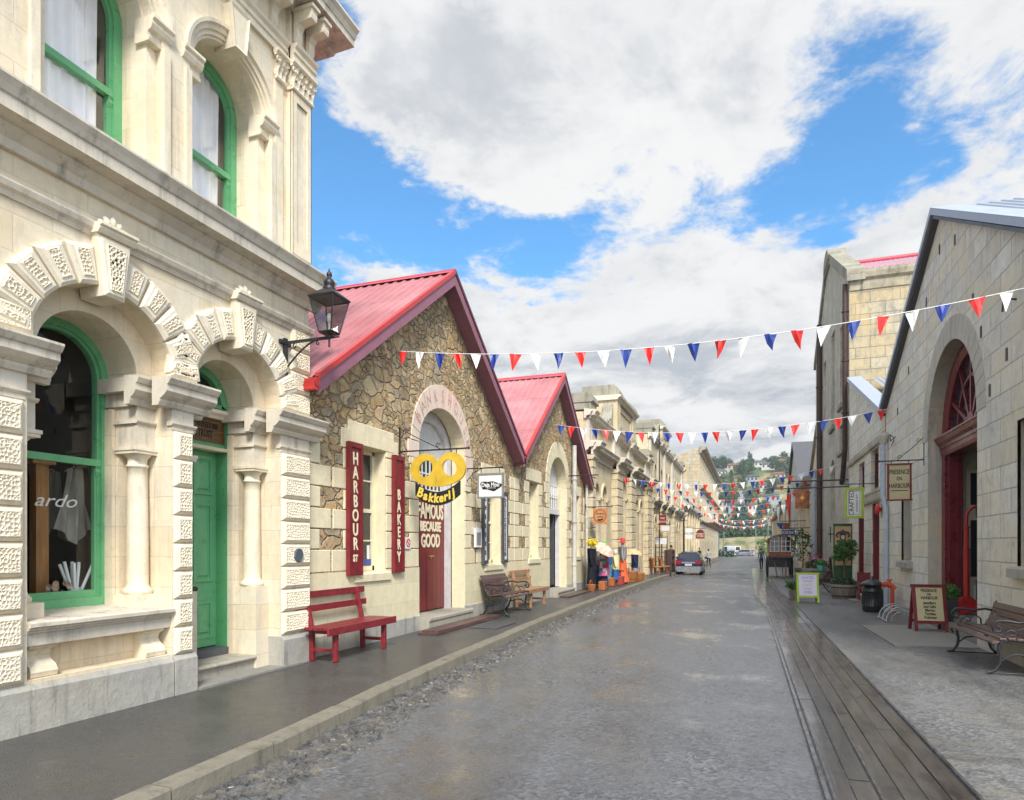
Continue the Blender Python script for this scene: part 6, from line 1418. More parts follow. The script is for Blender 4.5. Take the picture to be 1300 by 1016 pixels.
mb = MB(TR); mb.mold([(-.2, 5.2), (.1, 5.2), (.1, 5.34), (-.2, 5.36)], 28.1, 29.75); mb.mark(); mb.mold([(-.2, 7.0), (.12, 7.0), (.12, 7.18), (-.2, 7.2)], 28.4, 29.6); mb.mark(); mb.mold([(-.2, 6.6), (.12, 6.6), (.12, 6.78), (-.2, 6.8)], 31., 32.6); mb.build('sill', M['hall_top'], r3)
pipe('downpipe', 'dark rusty downpipe at the near corner of the tall streaked warehouse', [(XR-.12, 26.95, ZE-.3), (XR-.12, 26.95, 5.2), (XR-.12, 27.6, 4.2), (XR-.12, 27.9, 4.0)], .09, 'pipe_dark', IDT, [(XR-.12, 26.95, z) for z in (6.5, 8.4, 10.2)])
pipe('downpipe', 'dark rusty downpipe toward the far end of the tall streaked warehouse', [(XR-.15, 36.1, 12.6), (XR-.15, 36.1, .3)], .13, 'pipe_dark', IDT, [(XR-.15, 36.1, z) for z in (2.4, 4.5, 7, 9.5)])
pipe('downpipe', 'slim blue-grey downpipe between the tall warehouse and the cream pilastered front', [(XR-.1, 39.7, 5.8), (XR-.1, 39.7, .0)], .13, 'pipe')
mb = MB(); mb.tube([(XR-.2, 30.3, .3), (XR-.35, 29.5, 1.15)], .05, 6); tag(mb.build('leaning_plank', M['pipe_dark']), 'dark narrow plank leaning against the tall streaked warehouse', 'plank')
# cream pilastered front
r4 = thing('pilastered_building', 'cream stone front with tall pilasters and a plain gable above', 'building', (XR, 44, -.1))
mb = MB(TR); mb.holes(rect(39.8, 50, -.5, 5.4), [archhole(41.6+2.9*i, .7, .3, 3.2, .75, 10) for i in range(3)], 0, .3); mb.build('wall', M['lime_far'], r4)
mb = MB(); mb.box((XR+.3, 39.85, -.3), (12, 49.9, 5.2)); mb.build('side_wall', M['lime_far'], r4)
for i in range(3): mb = MB(TR); mb.poly([(u, -.25, v) for u, v in archhole(41.6+2.9*i, .7, .3, 3.2, .75, 10)]); mb.build('window', M['dark_glass'], r4)
mb = MB(TR)
for y in (39.85, 42.7, 45.6, 48.9):
    mb.mark(); mb.box((y, -.02, -.3), (y+.75, .22, 4.7)); mb.box((y-.08, -.02, -.3), (y+.83, .30, .5)); mb.mold([(0, 3.9), (.26, 3.9), (.34, 4.0), (.34, 4.12), (0, 4.15)], y-.07, y+.82); mb.mold([(0, 4.6), (.26, 4.6), (.42, 4.75), (0, 4.8)], y-.05, y+.8)
mb.build('pilaster', M['lime_far'], r4)
mb = MB(TR); mb.mold([(0, 4.75), (.25, 4.75), (.3, 5.0), (.55, 5.15), (.62, 5.35), (.62, 5.45), (0, 5.6)], 39.75, 50.1); mb.build('cornice', M['hall_top'], r4)
mb = MB(TR); mb.prism([(39.8, 5.3), (47.6, 5.3), (47.6, 5.7), (42.4, 8.45), (39.8, 7.1)], -.7, -.35); mb.build('gable', M['lime_far'], r4)
mb = MB(TR); mb.prism([(39.7, 7.05), (42.4, 8.45), (47.8, 5.65), (47.8, 5.9), (42.4, 8.72), (39.7, 7.32)], -.8, -.2); mb.build('coping', M['hall_top'], r4)
# dark gable beyond
r5 = thing('slate_gable_building', 'grey gabled building with slate and pink roof beyond the cream pilasters', 'building', (XR, 58, -.3))
mb = MB(TR); mb.prism([(50.2, -.6), (67, -.6), (67, 5.6), (58.4, 9.9), (50.2, 5.6)], -.5, 0); mb.build('wall', M['tall_front'], r5)
mb = MB(); 
for s in (-1, 1): mb.add([(XR-.2, 58.4, 10.1), (10, 58.4, 10.1), (10, 58.4+s*8.9, 5.5), (XR-.2, 58.4+s*8.9, 5.5)], [(0, 1, 2, 3)])
mb.build('roof', M['slate'], r5); mb = MB(); mb.add([(5.0, 61, 11.2), (12, 61, 11.2), (12, 55.6, 7.5), (6.2, 55.6, 7.2)], [(0, 1, 2, 3)]); mb.build('upper_roof', paint('pink_roof', (.6, .3, .33), .5), r5)
mb = MB(TR)
for y in (52, 55.2, 58.4, 61.6, 64.8): mb.mark(); mb.box((y-.7, -.0, .2), (y+.7, .02, 3.4))
mb.build('window', M['dark_glass'], r5)
r6 = thing('far_low_building', 'low pale brick building near the far right end of the street', 'building', (XR, 85, -.4))
mb = MB(TR); mb.holes(rect(67.2, 108, -.8, 5.4), [rect(69+4*i, 71+4*i, .2, 3.2) for i in range(9)], 0, .3); mb.build('wall', M['lime_far'], r6); mb = MB(); mb.box((XR+.2, 67.3, -.6), (12, 107.9, 5.3)); mb.build('side_wall', M['brick_red'], r6)
mb = MB(TR); mb.mold([(0, 5.3), (.4, 5.3), (.5, 5.6), (0, 5.7)], 67, 108.2); mb.build('cornice', M['hall_top'], r6)
mb = MB(TR)
for i in range(9): mb.mark(); mb.poly([(69+4*i, -.2, .2), (71+4*i, -.2, .2), (71+4*i, -.2, 3.2), (69+4*i, -.2, 3.2)])
mb.build('window', M['dark_glass'], r6)
# ---------------------------------------------------------------- right-hand signs
Y = 15.8; ps = thing('framed_hanging_sign', 'tan hanging sign in a maroon frame reading Presence on Harbour', 'hanging sign', (XR, Y, 3))
ps['label'] = 'tan maroon-framed hanging sign with three lines of black lettering left of the arched doorway'
bracket(ps, Y, XR, 2.57, 3.40, up=.5, hang=[(2.80, 3.34), (3.12, 3.34)])
x0, x1, z0, z1 = 2.72, 3.17, 2.56, 3.34; T_ = XT(Y)
mb = MB(T_); mb.box((x0+.02, -.012, z0+.02), (x1-.02, .012, z1-.02)); mb.build('board', M['tan_light'], ps)
mb = MB(T_)
for a, b, c, d in ((x0, x0+.035, z0+.03, z1-.03), (x1-.035, x1, z0+.03, z1-.03), (x0-.015, x1+.015, z0, z0+.03), (x0-.015, x1+.015, z1-.03, z1)): mb.box((a, -.03, c), (b, .03, d))
mb.build('frame', M['maroon'], ps)
for s, z, q in (('PRESENCE', 3.16, .135), ('ON', 3.02, .11), ('HARBOUR', 2.87, .135)): text_mb(s, lambda a, b, c, z=z: T_((x0+x1)/2+a, .014+c, z+b), M['black'], 'lettering', ps, q, .60, .002, bold=.002)
mb = MB(T_); mb.box((x0+.07, .012, 2.765), (x1-.07, .016, 2.78)); mb.build('rule', M['black'], ps)
Y = 21.5; cs = thing('framed_hanging_sign', 'white hanging sign in a thick lime green frame with writing turned sideways', 'hanging sign', (XR, Y, 3))
bracket(cs, Y, XR, 2.56, 3.42, scroll=False, up=.25, hang=[(2.72, 3.3), (3.0, 3.3)]); T_ = XT(Y)
x0, x1, z0, z1 = 2.60, 3.11, 2.42, 3.32
mb = MB(T_); mb.box((x0+.06, -.01, z0+.06), (x1-.06, .012, z1-.06)); mb.build('board', M['white'], cs)
mb = MB(T_)
for a, b, c, d in ((x0, x0+.07, z0+.07, z1-.07), (x1-.07, x1, z0+.07, z1-.07), (x0, x1, z0, z0+.07), (x0, x1, z1-.07, z1)): mb.box((a, -.03, c), (b, .03, d))
mb.build('frame', M['lime'], cs)
mb = MB(T_)
for a, b, c, d in ((x0+.1, x0+.11, z0+.1, z1-.1), (x1-.11, x1-.1, z0+.1, z1-.1), (x0+.1, x1-.1, z0+.1, z0+.11), (x0+.1, x1-.1, z1-.11, z1-.1)): mb.box((a, .012, c), (b, .016, d))
mb.build('border_line', M['dark_grey'], cs)
text_mb('CRAFTED', lambda a, b, c: T_(2.79+a, .014+c, 2.87+b), M['black'], 'lettering', cs, .17, 1., .002, rot=PI/2, bold=.001)
text_mb('HANDMADE GIFTS', lambda a, b, c: T_(2.93+a, .014+c, 2.87+b), M['black'], 'lettering', cs, .062, 1., .002, rot=PI/2)
Y = 27.; bs = thing('square_hanging_sign', 'square rusty brown hanging sign with an orange star on a long double bracket', 'hanging sign', (XR, Y, 3.7))
mb = MB(); mb.tube([(XR, Y, 3.80), (.5, Y, 3.78)], .025, 6); mb.tube([(XR, Y, 4.05), (1.42, Y, 4.05)], .03, 6); mb.build('bracket', M['iron'], bs)
T_ = XT(Y); mb = MB(T_); mb.box((1.60, -.02, 3.02), (2.09, .02, 3.74)); mb.build('board', M['rust'], bs)
st = []
for i in range(16):
    a = PI*i/8; r = (.13 if i % 4 == 0 else .05 if i % 2 else .07); st.append((1.845+r*math.cos(a), 3.42+r*1.1*math.sin(a)))
mb = MB(T_); mb.prism(st, .02, .026); mb.build('star', paint('orange', (.75, .30, .04), .5), bs)
Y = 23.4; jb = thing('banner_sign', 'upright tan banner with a dark jester motif in a dark frame behind the potted tree', 'banner', (2.85, Y, .1))
x0 = PY(1058, 700, Y)[0]; x1 = PY(1082, 700, Y)[0]; z1 = PY(1070, 665, Y)[1]; T_ = XT(Y)
mb = MB(T_); mb.box((x0+.03, -.02, .35), (x1-.03, .02, z1-.04)); mb.build('cloth', paint('banner_tan', (.50, .33, .15), .7), jb)
mb = MB(T_); mb.box((x0, -.03, .05), (x0+.035, .03, z1)); mb.box((x1-.035, -.03, .05), (x1, .03, z1)); mb.box((x0+.035, -.03, z1-.08), (x1-.035, .03, z1)); mb.box((x0-.14, -.02, z1-.35), (x0, .02, z1-.31)); mb.box((x0-.10, -.02, z1-.6), (x0-.07, .02, z1-.1)); mb.build('frame', M['leaf_dark'], jb)
xc = (x0+x1)/2; mb = MB(T_)
mb.lathe([(0, 0)], (0, 0, 0), 3) if False else None
mb.prism([(xc+.09*math.cos(a), z1-.42+.11*math.sin(a)) for a in [2*PI*i/18 for i in range(18)]], .02, .03)
for s in (-1, 1):
    mb.tube([(xc, .03, z1-.34), (xc+s*.07, .03, z1-.27), (xc+s*.15, .03, z1-.29), (xc+s*.19, .03, z1-.37), (xc+s*.15, .03, z1-.42)], [.05, .045, .035, .025, .03], 8)
    mb.tube([(xc+s*.02, .03, z1-.5), (xc+s*.1, .03, z1-.58), (xc+s*.18, .03, z1-.55)], [.04, .03, .025], 8)
mb.tube([(xc, .03, z1-.33), (xc, .03, z1-.2)], [.05, .03], 8); mb.tube([(xc, .03, z1-.5), (xc, .03, z1-.65)], [.045, .01], 8); mb.build('motif', paint('motif_plum', (.06, .03, .06), .6), jb)
mb = MB(T_); mb.prism([(xc+.055*math.cos(a), z1-.42+.08*math.sin(a)) for a in [2*PI*i/14 for i in range(14)]], .03, .034); mb.build('mask_face', M['tan_light'], jb)
mb = MB(T_); mb.box((x0+.035, .0, .1), (x1-.035, .03, 1.0)); mb.build('lower_panel', M['leaf_dark'], jb)

# ================================================================ bunting
def flag_mesh(w_, h_, nm):
    bm = MB(IDT); bm.add([(-w_/2, 0, 0), (-w_/6, .012, 0), (w_/6, -.01, 0), (w_/2, 0, 0), (-w_*.22, -.01, -h_*.5), (w_*.22, .012, -h_*.5), (0, .0, -h_)], [(0, 1, 4), (1, 2, 5, 4), (2, 3, 5), (4, 5, 6)])
    return bm
FM = {}
def bunting(label, A, B, sag, n, w_, h_, order='rwb', off=0, merge=False, seed=0, skip=0.):
    rg = random.Random(seed); t_ = thing('bunting', label, 'bunting', A, group='bunting strings across the street')
    P = []; N = 48
    for i in range(N+1):
        f = i/N; P.append((A[0]+(B[0]-A[0])*f, A[1]+(B[1]-A[1])*f, A[2]+(B[2]-A[2])*f-4*sag*f*(1-f)))
    mb = MB(); mb.tube(P, .006 if not merge else .012, 5); mb.build('string', M['white'], t_)
    cols_ = {'r': 'fred', 'w': 'fwhite', 'b': 'fblue'}
    ang = math.atan2(B[1]-A[1], B[0]-A[0]); big = MB()
    for i in range(n):
        f = (i+.5+rg.uniform(-.09, .09))/n; x = A[0]+(B[0]-A[0])*f; y = A[1]+(B[1]-A[1])*f; z = A[2]+(B[2]-A[2])*f-4*sag*f*(1-f)
        c = order[(i+off) % len(order)]
        mb = MB(); s_ = rg.uniform(.9, 1.1); ww = w_*s_; hh = h_*rg.uniform(.92, 1.08); sw = rg.uniform(-.6, .6); tilt = rg.uniform(-.4, .4); cu_ = rg.uniform(-2.6, 2.6); dx = math.cos(ang+rg.uniform(-.35, .35)); dy = math.sin(ang+rg.uniform(-.35, .35))
        zs = ((B[2]-A[2])/math.hypot(B[0]-A[0], B[1]-A[1]))-4*sag*(1-2*f)/math.hypot(B[0]-A[0], B[1]-A[1])
        V = []
        for a, b, q in ((-.5, 0, 0), (-.17, 0, .03*cu_), (.17, 0, -.02*cu_), (.5, 0, 0), (-.25, .5, -.04*cu_), (.0, .5, .05*cu_), (.25, .5, -.03*cu_), (0, 1, .04*cu_)):
            u = a*ww; v = b*hh; V.append((x+u*dx+v*tilt*dx*.6-dy*(q*ww*2+v*sw*.4), y+u*dy+dx*(q*ww*2+v*sw*.4), z+u*zs*.9-v))
        mb.add(V, [(0, 1, 4), (1, 2, 5), (1, 5, 4), (2, 6, 5), (2, 3, 6), (4, 5, 7), (5, 6, 7)])
        mb.build('flag', M[cols_[c]], t_)
def PYZ(x, y, Y): X, z = PY(x, y, Y); return (X, Y, z)
zA = PX(494, 436, XG); A = (XG+.02, zA[0], zA[1]); B = (XR-.02, 9.6, PX(1330, 356, XR)[1])
bunting('nearest bunting string from the first rubble gable to the grey gabled wall', (XG+.02, 9.5, PY(494, 446, 9.5)[1]), (XR, 9.5, PX(1336, 358, XR)[1] if False else PY(1330, 358, 9.5)[1]), .34, 27, .165, .25, 'rwb', 0)
Yb = 19.
bunting('second nearest bunting string, from the second rubble gable to the hopper downpipe', (XG+.02, Yb, PY(676, 541, Yb)[1]), (XR, Yb+.5, PY(1128, 519, Yb+.5)[1]), .42, 26, .22, .31, 'brw', 0)
# further bunting strings down the street (photo shows seven or eight separate lines)
def bstr(label, Y, xa, ya_, xb, yb, sag, n, w_, h_, order, off, seed, XA=XG, XB2=XR):
    bunting(label, (XA, Y, PY(xa, ya_, Y)[1]), (XB2, Y+.3, PY(xb, yb, Y+.3)[1]), sag, n, w_, h_, order, off, seed=seed)
def xat(X, Y):
    D_ = -X*ST+Y*CT; return CX_+F_*(X*CT+Y*ST)/D_
for i, (Y, yl, yr, sg, n, w_, off) in enumerate(((30., 606, 590, .55, 23, .22, 0), (38., 618, 607, .5, 22, .23, 1), (47., 629, 622, .5, 21, .24, 2), (57., 640, 632, .5, 20, .26, 0), (70., 650, 641, .5, 19, .28, 1))):
    bstr(('third nearest bunting string, starting from the ornate hall', 'bunting string just beyond the one from the ornate hall', 'bunting string in the middle of the street, fifth from the front', 'sixth bunting string from the front, strung above the parked car', 'seventh bunting string from the front, just before the dense far cluster')[i],
         Y, xat(XG, Y), yl, xat(XR, Y), yr, sg, n, w_, w_*1.4, 'rwb', off, 10+i)
for i, (Y, z) in enumerate(((92., 4.9), (99., 4.3), (108., 5.2), (118., 4.8))):
    A, B = (XG, Y, z+1.0), (XR, Y+1, z+.9); nn = 20
    t_ = thing('bunting', 'one of the four far bunting strings that overlap into a dense band', 'bunting', A, group='dense far bunting strings')
    for ci, (m_, k0) in enumerate((('fred', 0), ('fwhite', 1), ('fblue', 2))):
        mb = MB()
        for k in range(k0, nn, 3):
            f = (k+.5)/nn; x = A[0]+(B[0]-A[0])*f; zz = A[2]+(B[2]-A[2])*f-3.6*f*(1-f); mb.mark(); mb.add([(x-.13, Y, zz), (x+.13, Y, zz), (x, Y+.02, zz-.36)], [(0, 1, 2)])
        mb.build('flag', M[m_], t_)
    mb = MB(); mb.tube([(A[0]+(B[0]-A[0])*k/20, Y, A[2]+(B[2]-A[2])*k/20-3.6*(k/20)*(1-k/20)) for k in range(21)], .015, 4); mb.build('string', M['white'], t_)

# ================================================================ benches
def plank(mb, a, b, w, h, up=(0, 0, 1)):
    a = Vector(a); b = Vector(b); d = (b-a).normalized(); s_ = d.cross(Vector(up)).normalized(); u = s_.cross(d)
    P = [p+s_*sx*w/2+u*sz*h/2 for p in (a, b) for sx, sz in ((-1, -1), (1, -1), (1, 1), (-1, 1))]
    mb.add([tuple(p) for p in P], [(0, 1, 2, 3), (7, 6, 5, 4), (0, 4, 5, 1), (1, 5, 6, 2), (2, 6, 7, 3), (3, 7, 4, 0)])
def timber_bench(label, m, X, y0, y1, z0, back=.86, depth=.42, box_seat=True, rails=2):
    """simple timber bench facing the road (+X side)"""
    t_ = thing('bench', label, 'bench', (X, (y0+y1)/2, z0)); zs = z0+.43
    xb, xf = X, X+depth
    mb = MB(); 
    n = 3
    for i in range(n): x = xb+.03+(depth-.0)*(i+.5)/n; plank(mb, (x, y0-.10, zs+.0), (x, y1+.10, zs+.0), depth/n-.012, .035)
    mb.box((xf+.0, y0-.16, zs-.075), (xf+.03, y1+.16, zs+.02)); mb.build('seat', m, t_, .004)
    mb = MB()
    for z in ([.66, .84] if rails == 2 else [.58, .70, .83])[:rails]: 
        mb.mark(); xx = xb-.02-(z-.43)*.18; plank(mb, (xx, y0-.14, z0+z), (xx, y1+.14, z0+z), .03, .085)
    mb.build('back_rail', m, t_, .004)
    for y in (y0+.08, y1-.08):
        mb = MB(); mb.box((xf-.07, y-.03, z0), (xf-.01, y+.03, zs-.02)); mb.build('leg', m, t_, .004)
        mb = MB(); plank(mb, (xb+.03, y, z0), (xb+.02, y, zs), .06, .06, (1, 0, 0)); plank(mb, (xb+.02, y, zs-.02), (xb-.09, y, z0+back+.02), .05, .06, (1, 0, 0)); mb.build('leg', m, t_, .004)
        mb = MB(); mb.box((xb+.03, y-.02, zs-.08), (xf-.02, y+.02, zs-.025)); mb.mark(); mb.box((xb+.03, y-.018, z0+.12), (xf-.03, y+.018, z0+.165)); mb.build('stretcher', m, t_, .004)
    return t_
timber_bench('maroon painted timber bench standing against the wall left of the maroon door', M['maroon_bench'], -5.34, 7.08, 8.42, .13)
timber_bench('plain tan timber bench standing just beyond the dark iron-armed bench', M['wood_tan'], -5.32, 15.0, 16.25, .13, rails=2)
def iron_bench(label, X, y0, y1, z0, d):
    """slatted bench with scrolled cast-iron ends; d = +1 faces +X"""
    t_ = thing('bench', label, 'bench', (X, (y0+y1)/2, z0))
    prof = [(.50, .40), (.42, .435), (.33, .44), (.24, .43), (.15, .42)]
    bk = [(.085, .47), (.045, .55), (.015, .64), (-.01, .73), (-.055, .81)]
    tilt = [.1, .0, -.05, -.05, -.1]
    for i, (x, z) in enumerate(prof):
        mb = MB(); w = .075; mb.mold([(x-w/2, z-.012), (x+w/2, z-.012+(.0 if i else -.02)), (x+w/2, z+.016+(.0 if i else -.02)), (x-w/2, z+.016)], 0, 1) 
        mb.v = [(X+d*p[1], y0+(y1-y0)*p[0], z0+p[2]) for p in mb.v]; mb.build('seat_slat', M['wood_dark'], t_, .004)
    for i, (x, z) in enumerate(bk):
        mb = MB(); dx = -.018 if i < 4 else -.035; h = .078
        mb.mold([(x-.012, z-h/2), (x+.014, z-h/2), (x+.014+dx, z+h/2), (x-.012+dx, z+h/2)], 0, 1)
        mb.v = [(X+d*p[1], y0+(y1-y0)*p[0], z0+p[2]) for p in mb.v]; mb.build('back_slat', M['wood_dark'], t_, .004)
    for y in (y0+.03, y1-.03, ):
        mb = MB(); F = lambda pts, r: mb.tube([(X+d*x, y, z0+z) for x, z in pts], r, 8)
        F([(-.08, .83), (-.03, .76), (.0, .66), (.03, .55), (.09, .44), (.16, .41), (.33, .425), (.50, .39), (.53, .34), (.50, .30)], .016)
        F([(.42, .42), (.46, .34), (.44, .22), (.45, .12), (.50, .04), (.58, .012)], .02); F([(.12, .41), (.10, .30), (.06, .2), (.03, .1), (-.04, .012), (-.10, .01)], .02)
        F([(.45, .15), (.34, .24), (.24, .25), (.14, .22), (.07, .2)], .012)
        F([(-.02, .64), (.10, .665), (.25, .64), (.38, .66), (.47, .66), (.53, .60), (.51, .53), (.45, .52), (.43, .57), (.47, .59)], .017)
        F([(.42, .43), (.40, .50), (.34, .55), (.28, .53), (.29, .48), (.34, .48)], .012); F([(.15, .43), (.16, .52), (.22, .57), (.27, .54)], .011)
        F([(x, .012) for x in (-.10, .58)], .010)
        mb.build('end_frame', M['iron'], t_)
    return t_
iron_bench('dark slatted bench with scrolled black iron arms against the cream wall on the left', -5.33, 13.05, 14.55, .13, 1)
iron_bench('dark slatted bench with scrolled black iron arms on the gravelly right footpath', 3.36, 9.72, 11.55, .02, -1)

# ================================================================ litter bin
bx, by = 2.82, 18.2; t_ = thing('litter_bin', 'black ribbed round litter bin with conical lid by the right wall', 'litter bin', (bx, by, .01))
mb = MB(); mb.lathe([(r_*.76, z_*.82) for r_, z_ in [(.29, .02), (.30, .04), (.30, .14), (.315, .15), (.315, .19), (.30, .20), (.30, .58), (.315, .59), (.315, .63), (.30, .64), (.30, .70)]], (bx, by, .01), 26); mb.build('body', M['black'], t_)
mb = MB()
for k in range(24): a = 2*PI*k/24; mb.box((bx+.23*math.cos(a)-.007, by+.23*math.sin(a)-.007, .18), (bx+.23*math.cos(a)+.007, by+.23*math.sin(a)+.007, .48))
mb.build('rib', M['black'], t_)
mb = MB(); mb.lathe([(r_*.76, z_*.82) for r_, z_ in [(.26, .70), (.26, .78), (.36, .79), (.365, .82), (.30, .87), (.12, .95), (.0, .97)]], (bx, by, .01), 26); mb.build('lid', M['black'], t_)
mb = MB(); mb.tube([(bx+.06*math.cos(a), by, .785+.08*math.sin(a)) for a in [PI*i/8 for i in range(9)]], .012, 6); mb.tube([(bx, by+.06*math.cos(a), .785+.07*math.sin(a)) for a in [PI*i/8 for i in range(9)]], .012, 6); mb.build('handle', M['iron'], t_)
# hydrant / standpipe
hx, hy = 3.22, 18.05; t_ = thing('standpipe', 'small orange-red standpipe valve between the black bin and the wall', 'hydrant', (hx, hy, .02))
mb = MB(); mb.tube([(hx, hy, .02), (hx, hy, .62)], .045, 12); mb.lathe([(.07, 0), (.08, .03), (.05, .05)], (hx, hy, .02), 12); mb.build('pipe', paint('orange_red', (.55, .07, .03), .45), t_)
mb = MB(); mb.tube([(hx-.15, hy, .70), (hx-.02, hy, .66), (hx+.06, hy, .58)], .06, 12); mb.tube([(hx-.15, hy, .70), (hx-.2, hy-.08, .66)], .065, 10); mb.tube([(hx-.06, hy, .66), (hx-.06, hy, .80)], .03, 10); mb.tube([(hx-.12, hy, .80), (hx+.0, hy, .80)], .018, 8); mb.build('valve', paint('orange_red2', (.58, .09, .04), .45), t_)
# bike rack hoops
t_ = thing('bike_rack', 'low galvanised bike rack of looped steel bars at the wall foot', 'bike rack', (2.98, 16.2, .02))
mb = MB()
for k in range(3):
    y = 15.75+.42*k; mb.mark(); mb.tube([(2.68+.0, y, .03)]+[(3.0-.30*math.cos(a), y+.06*math.sin(a), .03+.30*math.sin(a)) for a in [PI*i/10 for i in range(11)]], .014, 8); mb.tube([(2.78, y, .03)]+[(3.0-.2*math.cos(a), y+.05, .03+.20*math.sin(a)) for a in [PI*i/10 for i in range(11)]], .012, 8)
mb.build('hoop', M['steel'], t_)
mb = MB(); mb.tube([(2.7, 15.65, .03), (2.7, 16.75, .03)], .016, 8); mb.mark(); mb.tube([(3.3, 15.65, .03), (3.3, 16.75, .03)], .016, 8); mb.build('base_bar', M['steel'], t_)
# sandwich boards
def aboard(label, cx, cy, w_, h_, rz, fm, bm, lines, z0=.02, spread=.42):
    t_ = thing('sandwich_board', label, 'sandwich board', (cx, cy, z0), rz)
    lean = spread/2/h_
    def FT(s): return lambda a, n, v: (a, s*(spread/2-lean*v)+s*n, v)     # n outward from the leaf
    def bd(s, name_f, is_front):
        f = MB(FT(s)); fw = .055
        for a, b, c, d in ((-w_/2, -w_/2+fw, 0, h_-fw), (w_/2-fw, w_/2, 0, h_-fw), (-w_/2+fw, w_/2-fw, .14, .14+fw), (-w_/2-.02, w_/2+.02, h_-fw, h_)): f.box((a, -.02, c), (b, .012, d))
        f.v = [(x, y, z) for x, y, z in f.v]; o = f.build(name_f, fm, None); o.parent = t_
        f = MB(FT(s)); f.box((-w_/2+fw, -.012, .14+fw), (w_/2-fw, .002, h_-fw)); o2 = f.build('panel', bm, None); o2.parent = t_
        return o2
    bd(-1, 'leaf_frame', True); bd(1, 'leaf_frame', False)
    for i, (s, v, q, m_, wx) in enumerate(lines):
        tm = text_mb(s, lambda a, b, c, v=v: (a, -(spread/2-lean*(v+b))-.004-c, v+b), m_, 'lettering', None, q, wx, .002, bold=.0015); tm.parent = t_
    return t_
BK = M['black']
aboard('maroon sandwich board with cream panel and black lettering near the arched doorway', 3.14, 14.3, .55, .86, R(4), M['maroon'], M['tan_light'],
       [('PRESENCE', .745, .078, BK, .75), ('ON', .675, .055, BK, .8), ('HARBOUR', .61, .078, BK, .75), ('Jewellery', .52, .07, BK, .8), ('and Gifts', .45, .07, BK, .8), ('Merino', .385, .07, BK, .8), ('Textiles', .32, .07, BK, .8), ('Knitwear', .255, .07, BK, .8)], z0=.03)
LM = paint('lavender_lettering', (.45, .35, .6), .6); YL = paint('yellow_word', (.75, .6, .12), .6)
aboard('lime green sandwich board with pale panel standing beside the plank strip', 1.54, 20.6, .58, .84, R(3), M['lime'], M['lilac'],
       [('CRAFTED', .69, .105, LM, .72), ('handmade', .60, .07, LM, .8), ('GIFTS', .48, .115, YL, .85), ('& more', .38, .07, LM, .8), ('OPEN', .28, .10, LM, .9)])
# ---------------------------------------------------------------- plants
def leafball(mb, c, rx, ry, rz, n, s, seed, flat=.0, hole=.35):
    rg = random.Random(seed)
    for i in range(n):
        u = rg.uniform(-1, 1); a = rg.uniform(0, 2*PI); r = rg.uniform(.45, 1.)**.5*(1+.18*math.sin(3*a+seed)+.12*math.sin(7*a+u*5)); q = math.sqrt(1-u*u)
        x, y, z = c[0]+rx*r*q*math.cos(a), c[1]+ry*r*q*math.sin(a), c[2]+rz*r*u
        if pnoise(Vector((x*2.2/rx+seed, y*2.2/ry, z*2.2/rz))) < -hole: continue
        ss = s*rg.uniform(.6, 1.3); d = Vector((rg.gauss(0, 1), rg.gauss(0, 1), rg.gauss(0, .7))).normalized(); e = d.cross(Vector((rg.gauss(0, 1), rg.gauss(0, 1), rg.gauss(0, 1)))).normalized()
        p = Vector((x, y, z)); mb.add([tuple(p-d*ss), tuple(p+e*ss*.42), tuple(p+d*ss), tuple(p-e*ss*.42)], [(0, 1, 2, 3)])
M['flower_w'] = paint('pale_blossom', (.75, .7, .6), .7); M['flower_r'] = paint('pink_blossom', (.55, .10, .14), .6)
# square grey planter in the doorway
px0, py0 = 3.62, 14.9; t_ = thing('planter', 'square dark grey tapered planter with round green shrub in the arched doorway', 'planter', (px0, py0, .16))
mb = MB(); mb.lathe([(.19, 0), (.27, .38), (.285, .38), (.285, .42), (.25, .42), (.24, .36), (0, .36)], (px0, py0, .165), 4, False, True); mb.build('pot', M['dark_grey'], t_)
mb = MB(); leafball(mb, (px0, py0, .70), .2, .2, .17, 900, .035, 5, hole=.8); mb.build('shrub', M['leaf'], t_)
mb = MB(); leafball(mb, (px0+.12, py0-.06, .60), .17, .12, .05, 120, .022, 8, hole=.9); leafball(mb, (px0-.14, py0-.1, .58), .1, .1, .05, 80, .02, 9, hole=.9); mb.build('blossom', M['flower_w'], t_)
# half barrel with clipped tree
px0, py0 = 2.72, 22.6; t_ = thing('barrel_planter', 'weathered half barrel with leafy clipped tree in front of the tan banner', 'planter', (px0, py0, 0))
def barrel(t_, x, y, r, h, z=0.):
    mb = MB(); mb.lathe([(r*.86, 0), (r*.95, h*.4), (r, h*.8), (r*.99, h), (r*.93, h), (r*.92, h*.85), (0, h*.85)], (x, y, z), 24); mb.build('barrel', M['barrel'], t_)
    mb = MB()
    for f in (.2, .78): mb.mark(); mb.lathe([(r*(.90+.07*f)+.012, h*f-.025), (r*(.90+.1*f)+.014, h*f+.025)], (x, y, z), 24)
    mb.build('hoop', M['pipe_dark'], t_)
barrel(t_, px0, py0, .37, .44)
mb = MB(); mb.tube([(px0-.02, py0, .4), (px0+.02, py0, .8), (px0-.01, py0, 1.25)], [.035, .03, .02], 8)
for a in range(6): mb.tube([(px0, py0, 1.0+.05*a), (px0+.2*math.cos(a), py0+.2*math.sin(a), 1.35+.05*a)], [.015, .006], 5)
mb.build('trunk', M['bark'], t_)
mb = MB(); leafball(mb, (px0+.02, py0, 1.50), .33, .32, .30, 1100, .05, 2, hole=.30); leafball(mb, (px0-.14, py0, 1.32), .20, .2, .17, 300, .045, 3, hole=.3); leafball(mb, (px0+.2, py0-.05, 1.68), .16, .16, .15, 200, .045, 6, hole=.3); mb.build('crown', M['leaf'], t_)
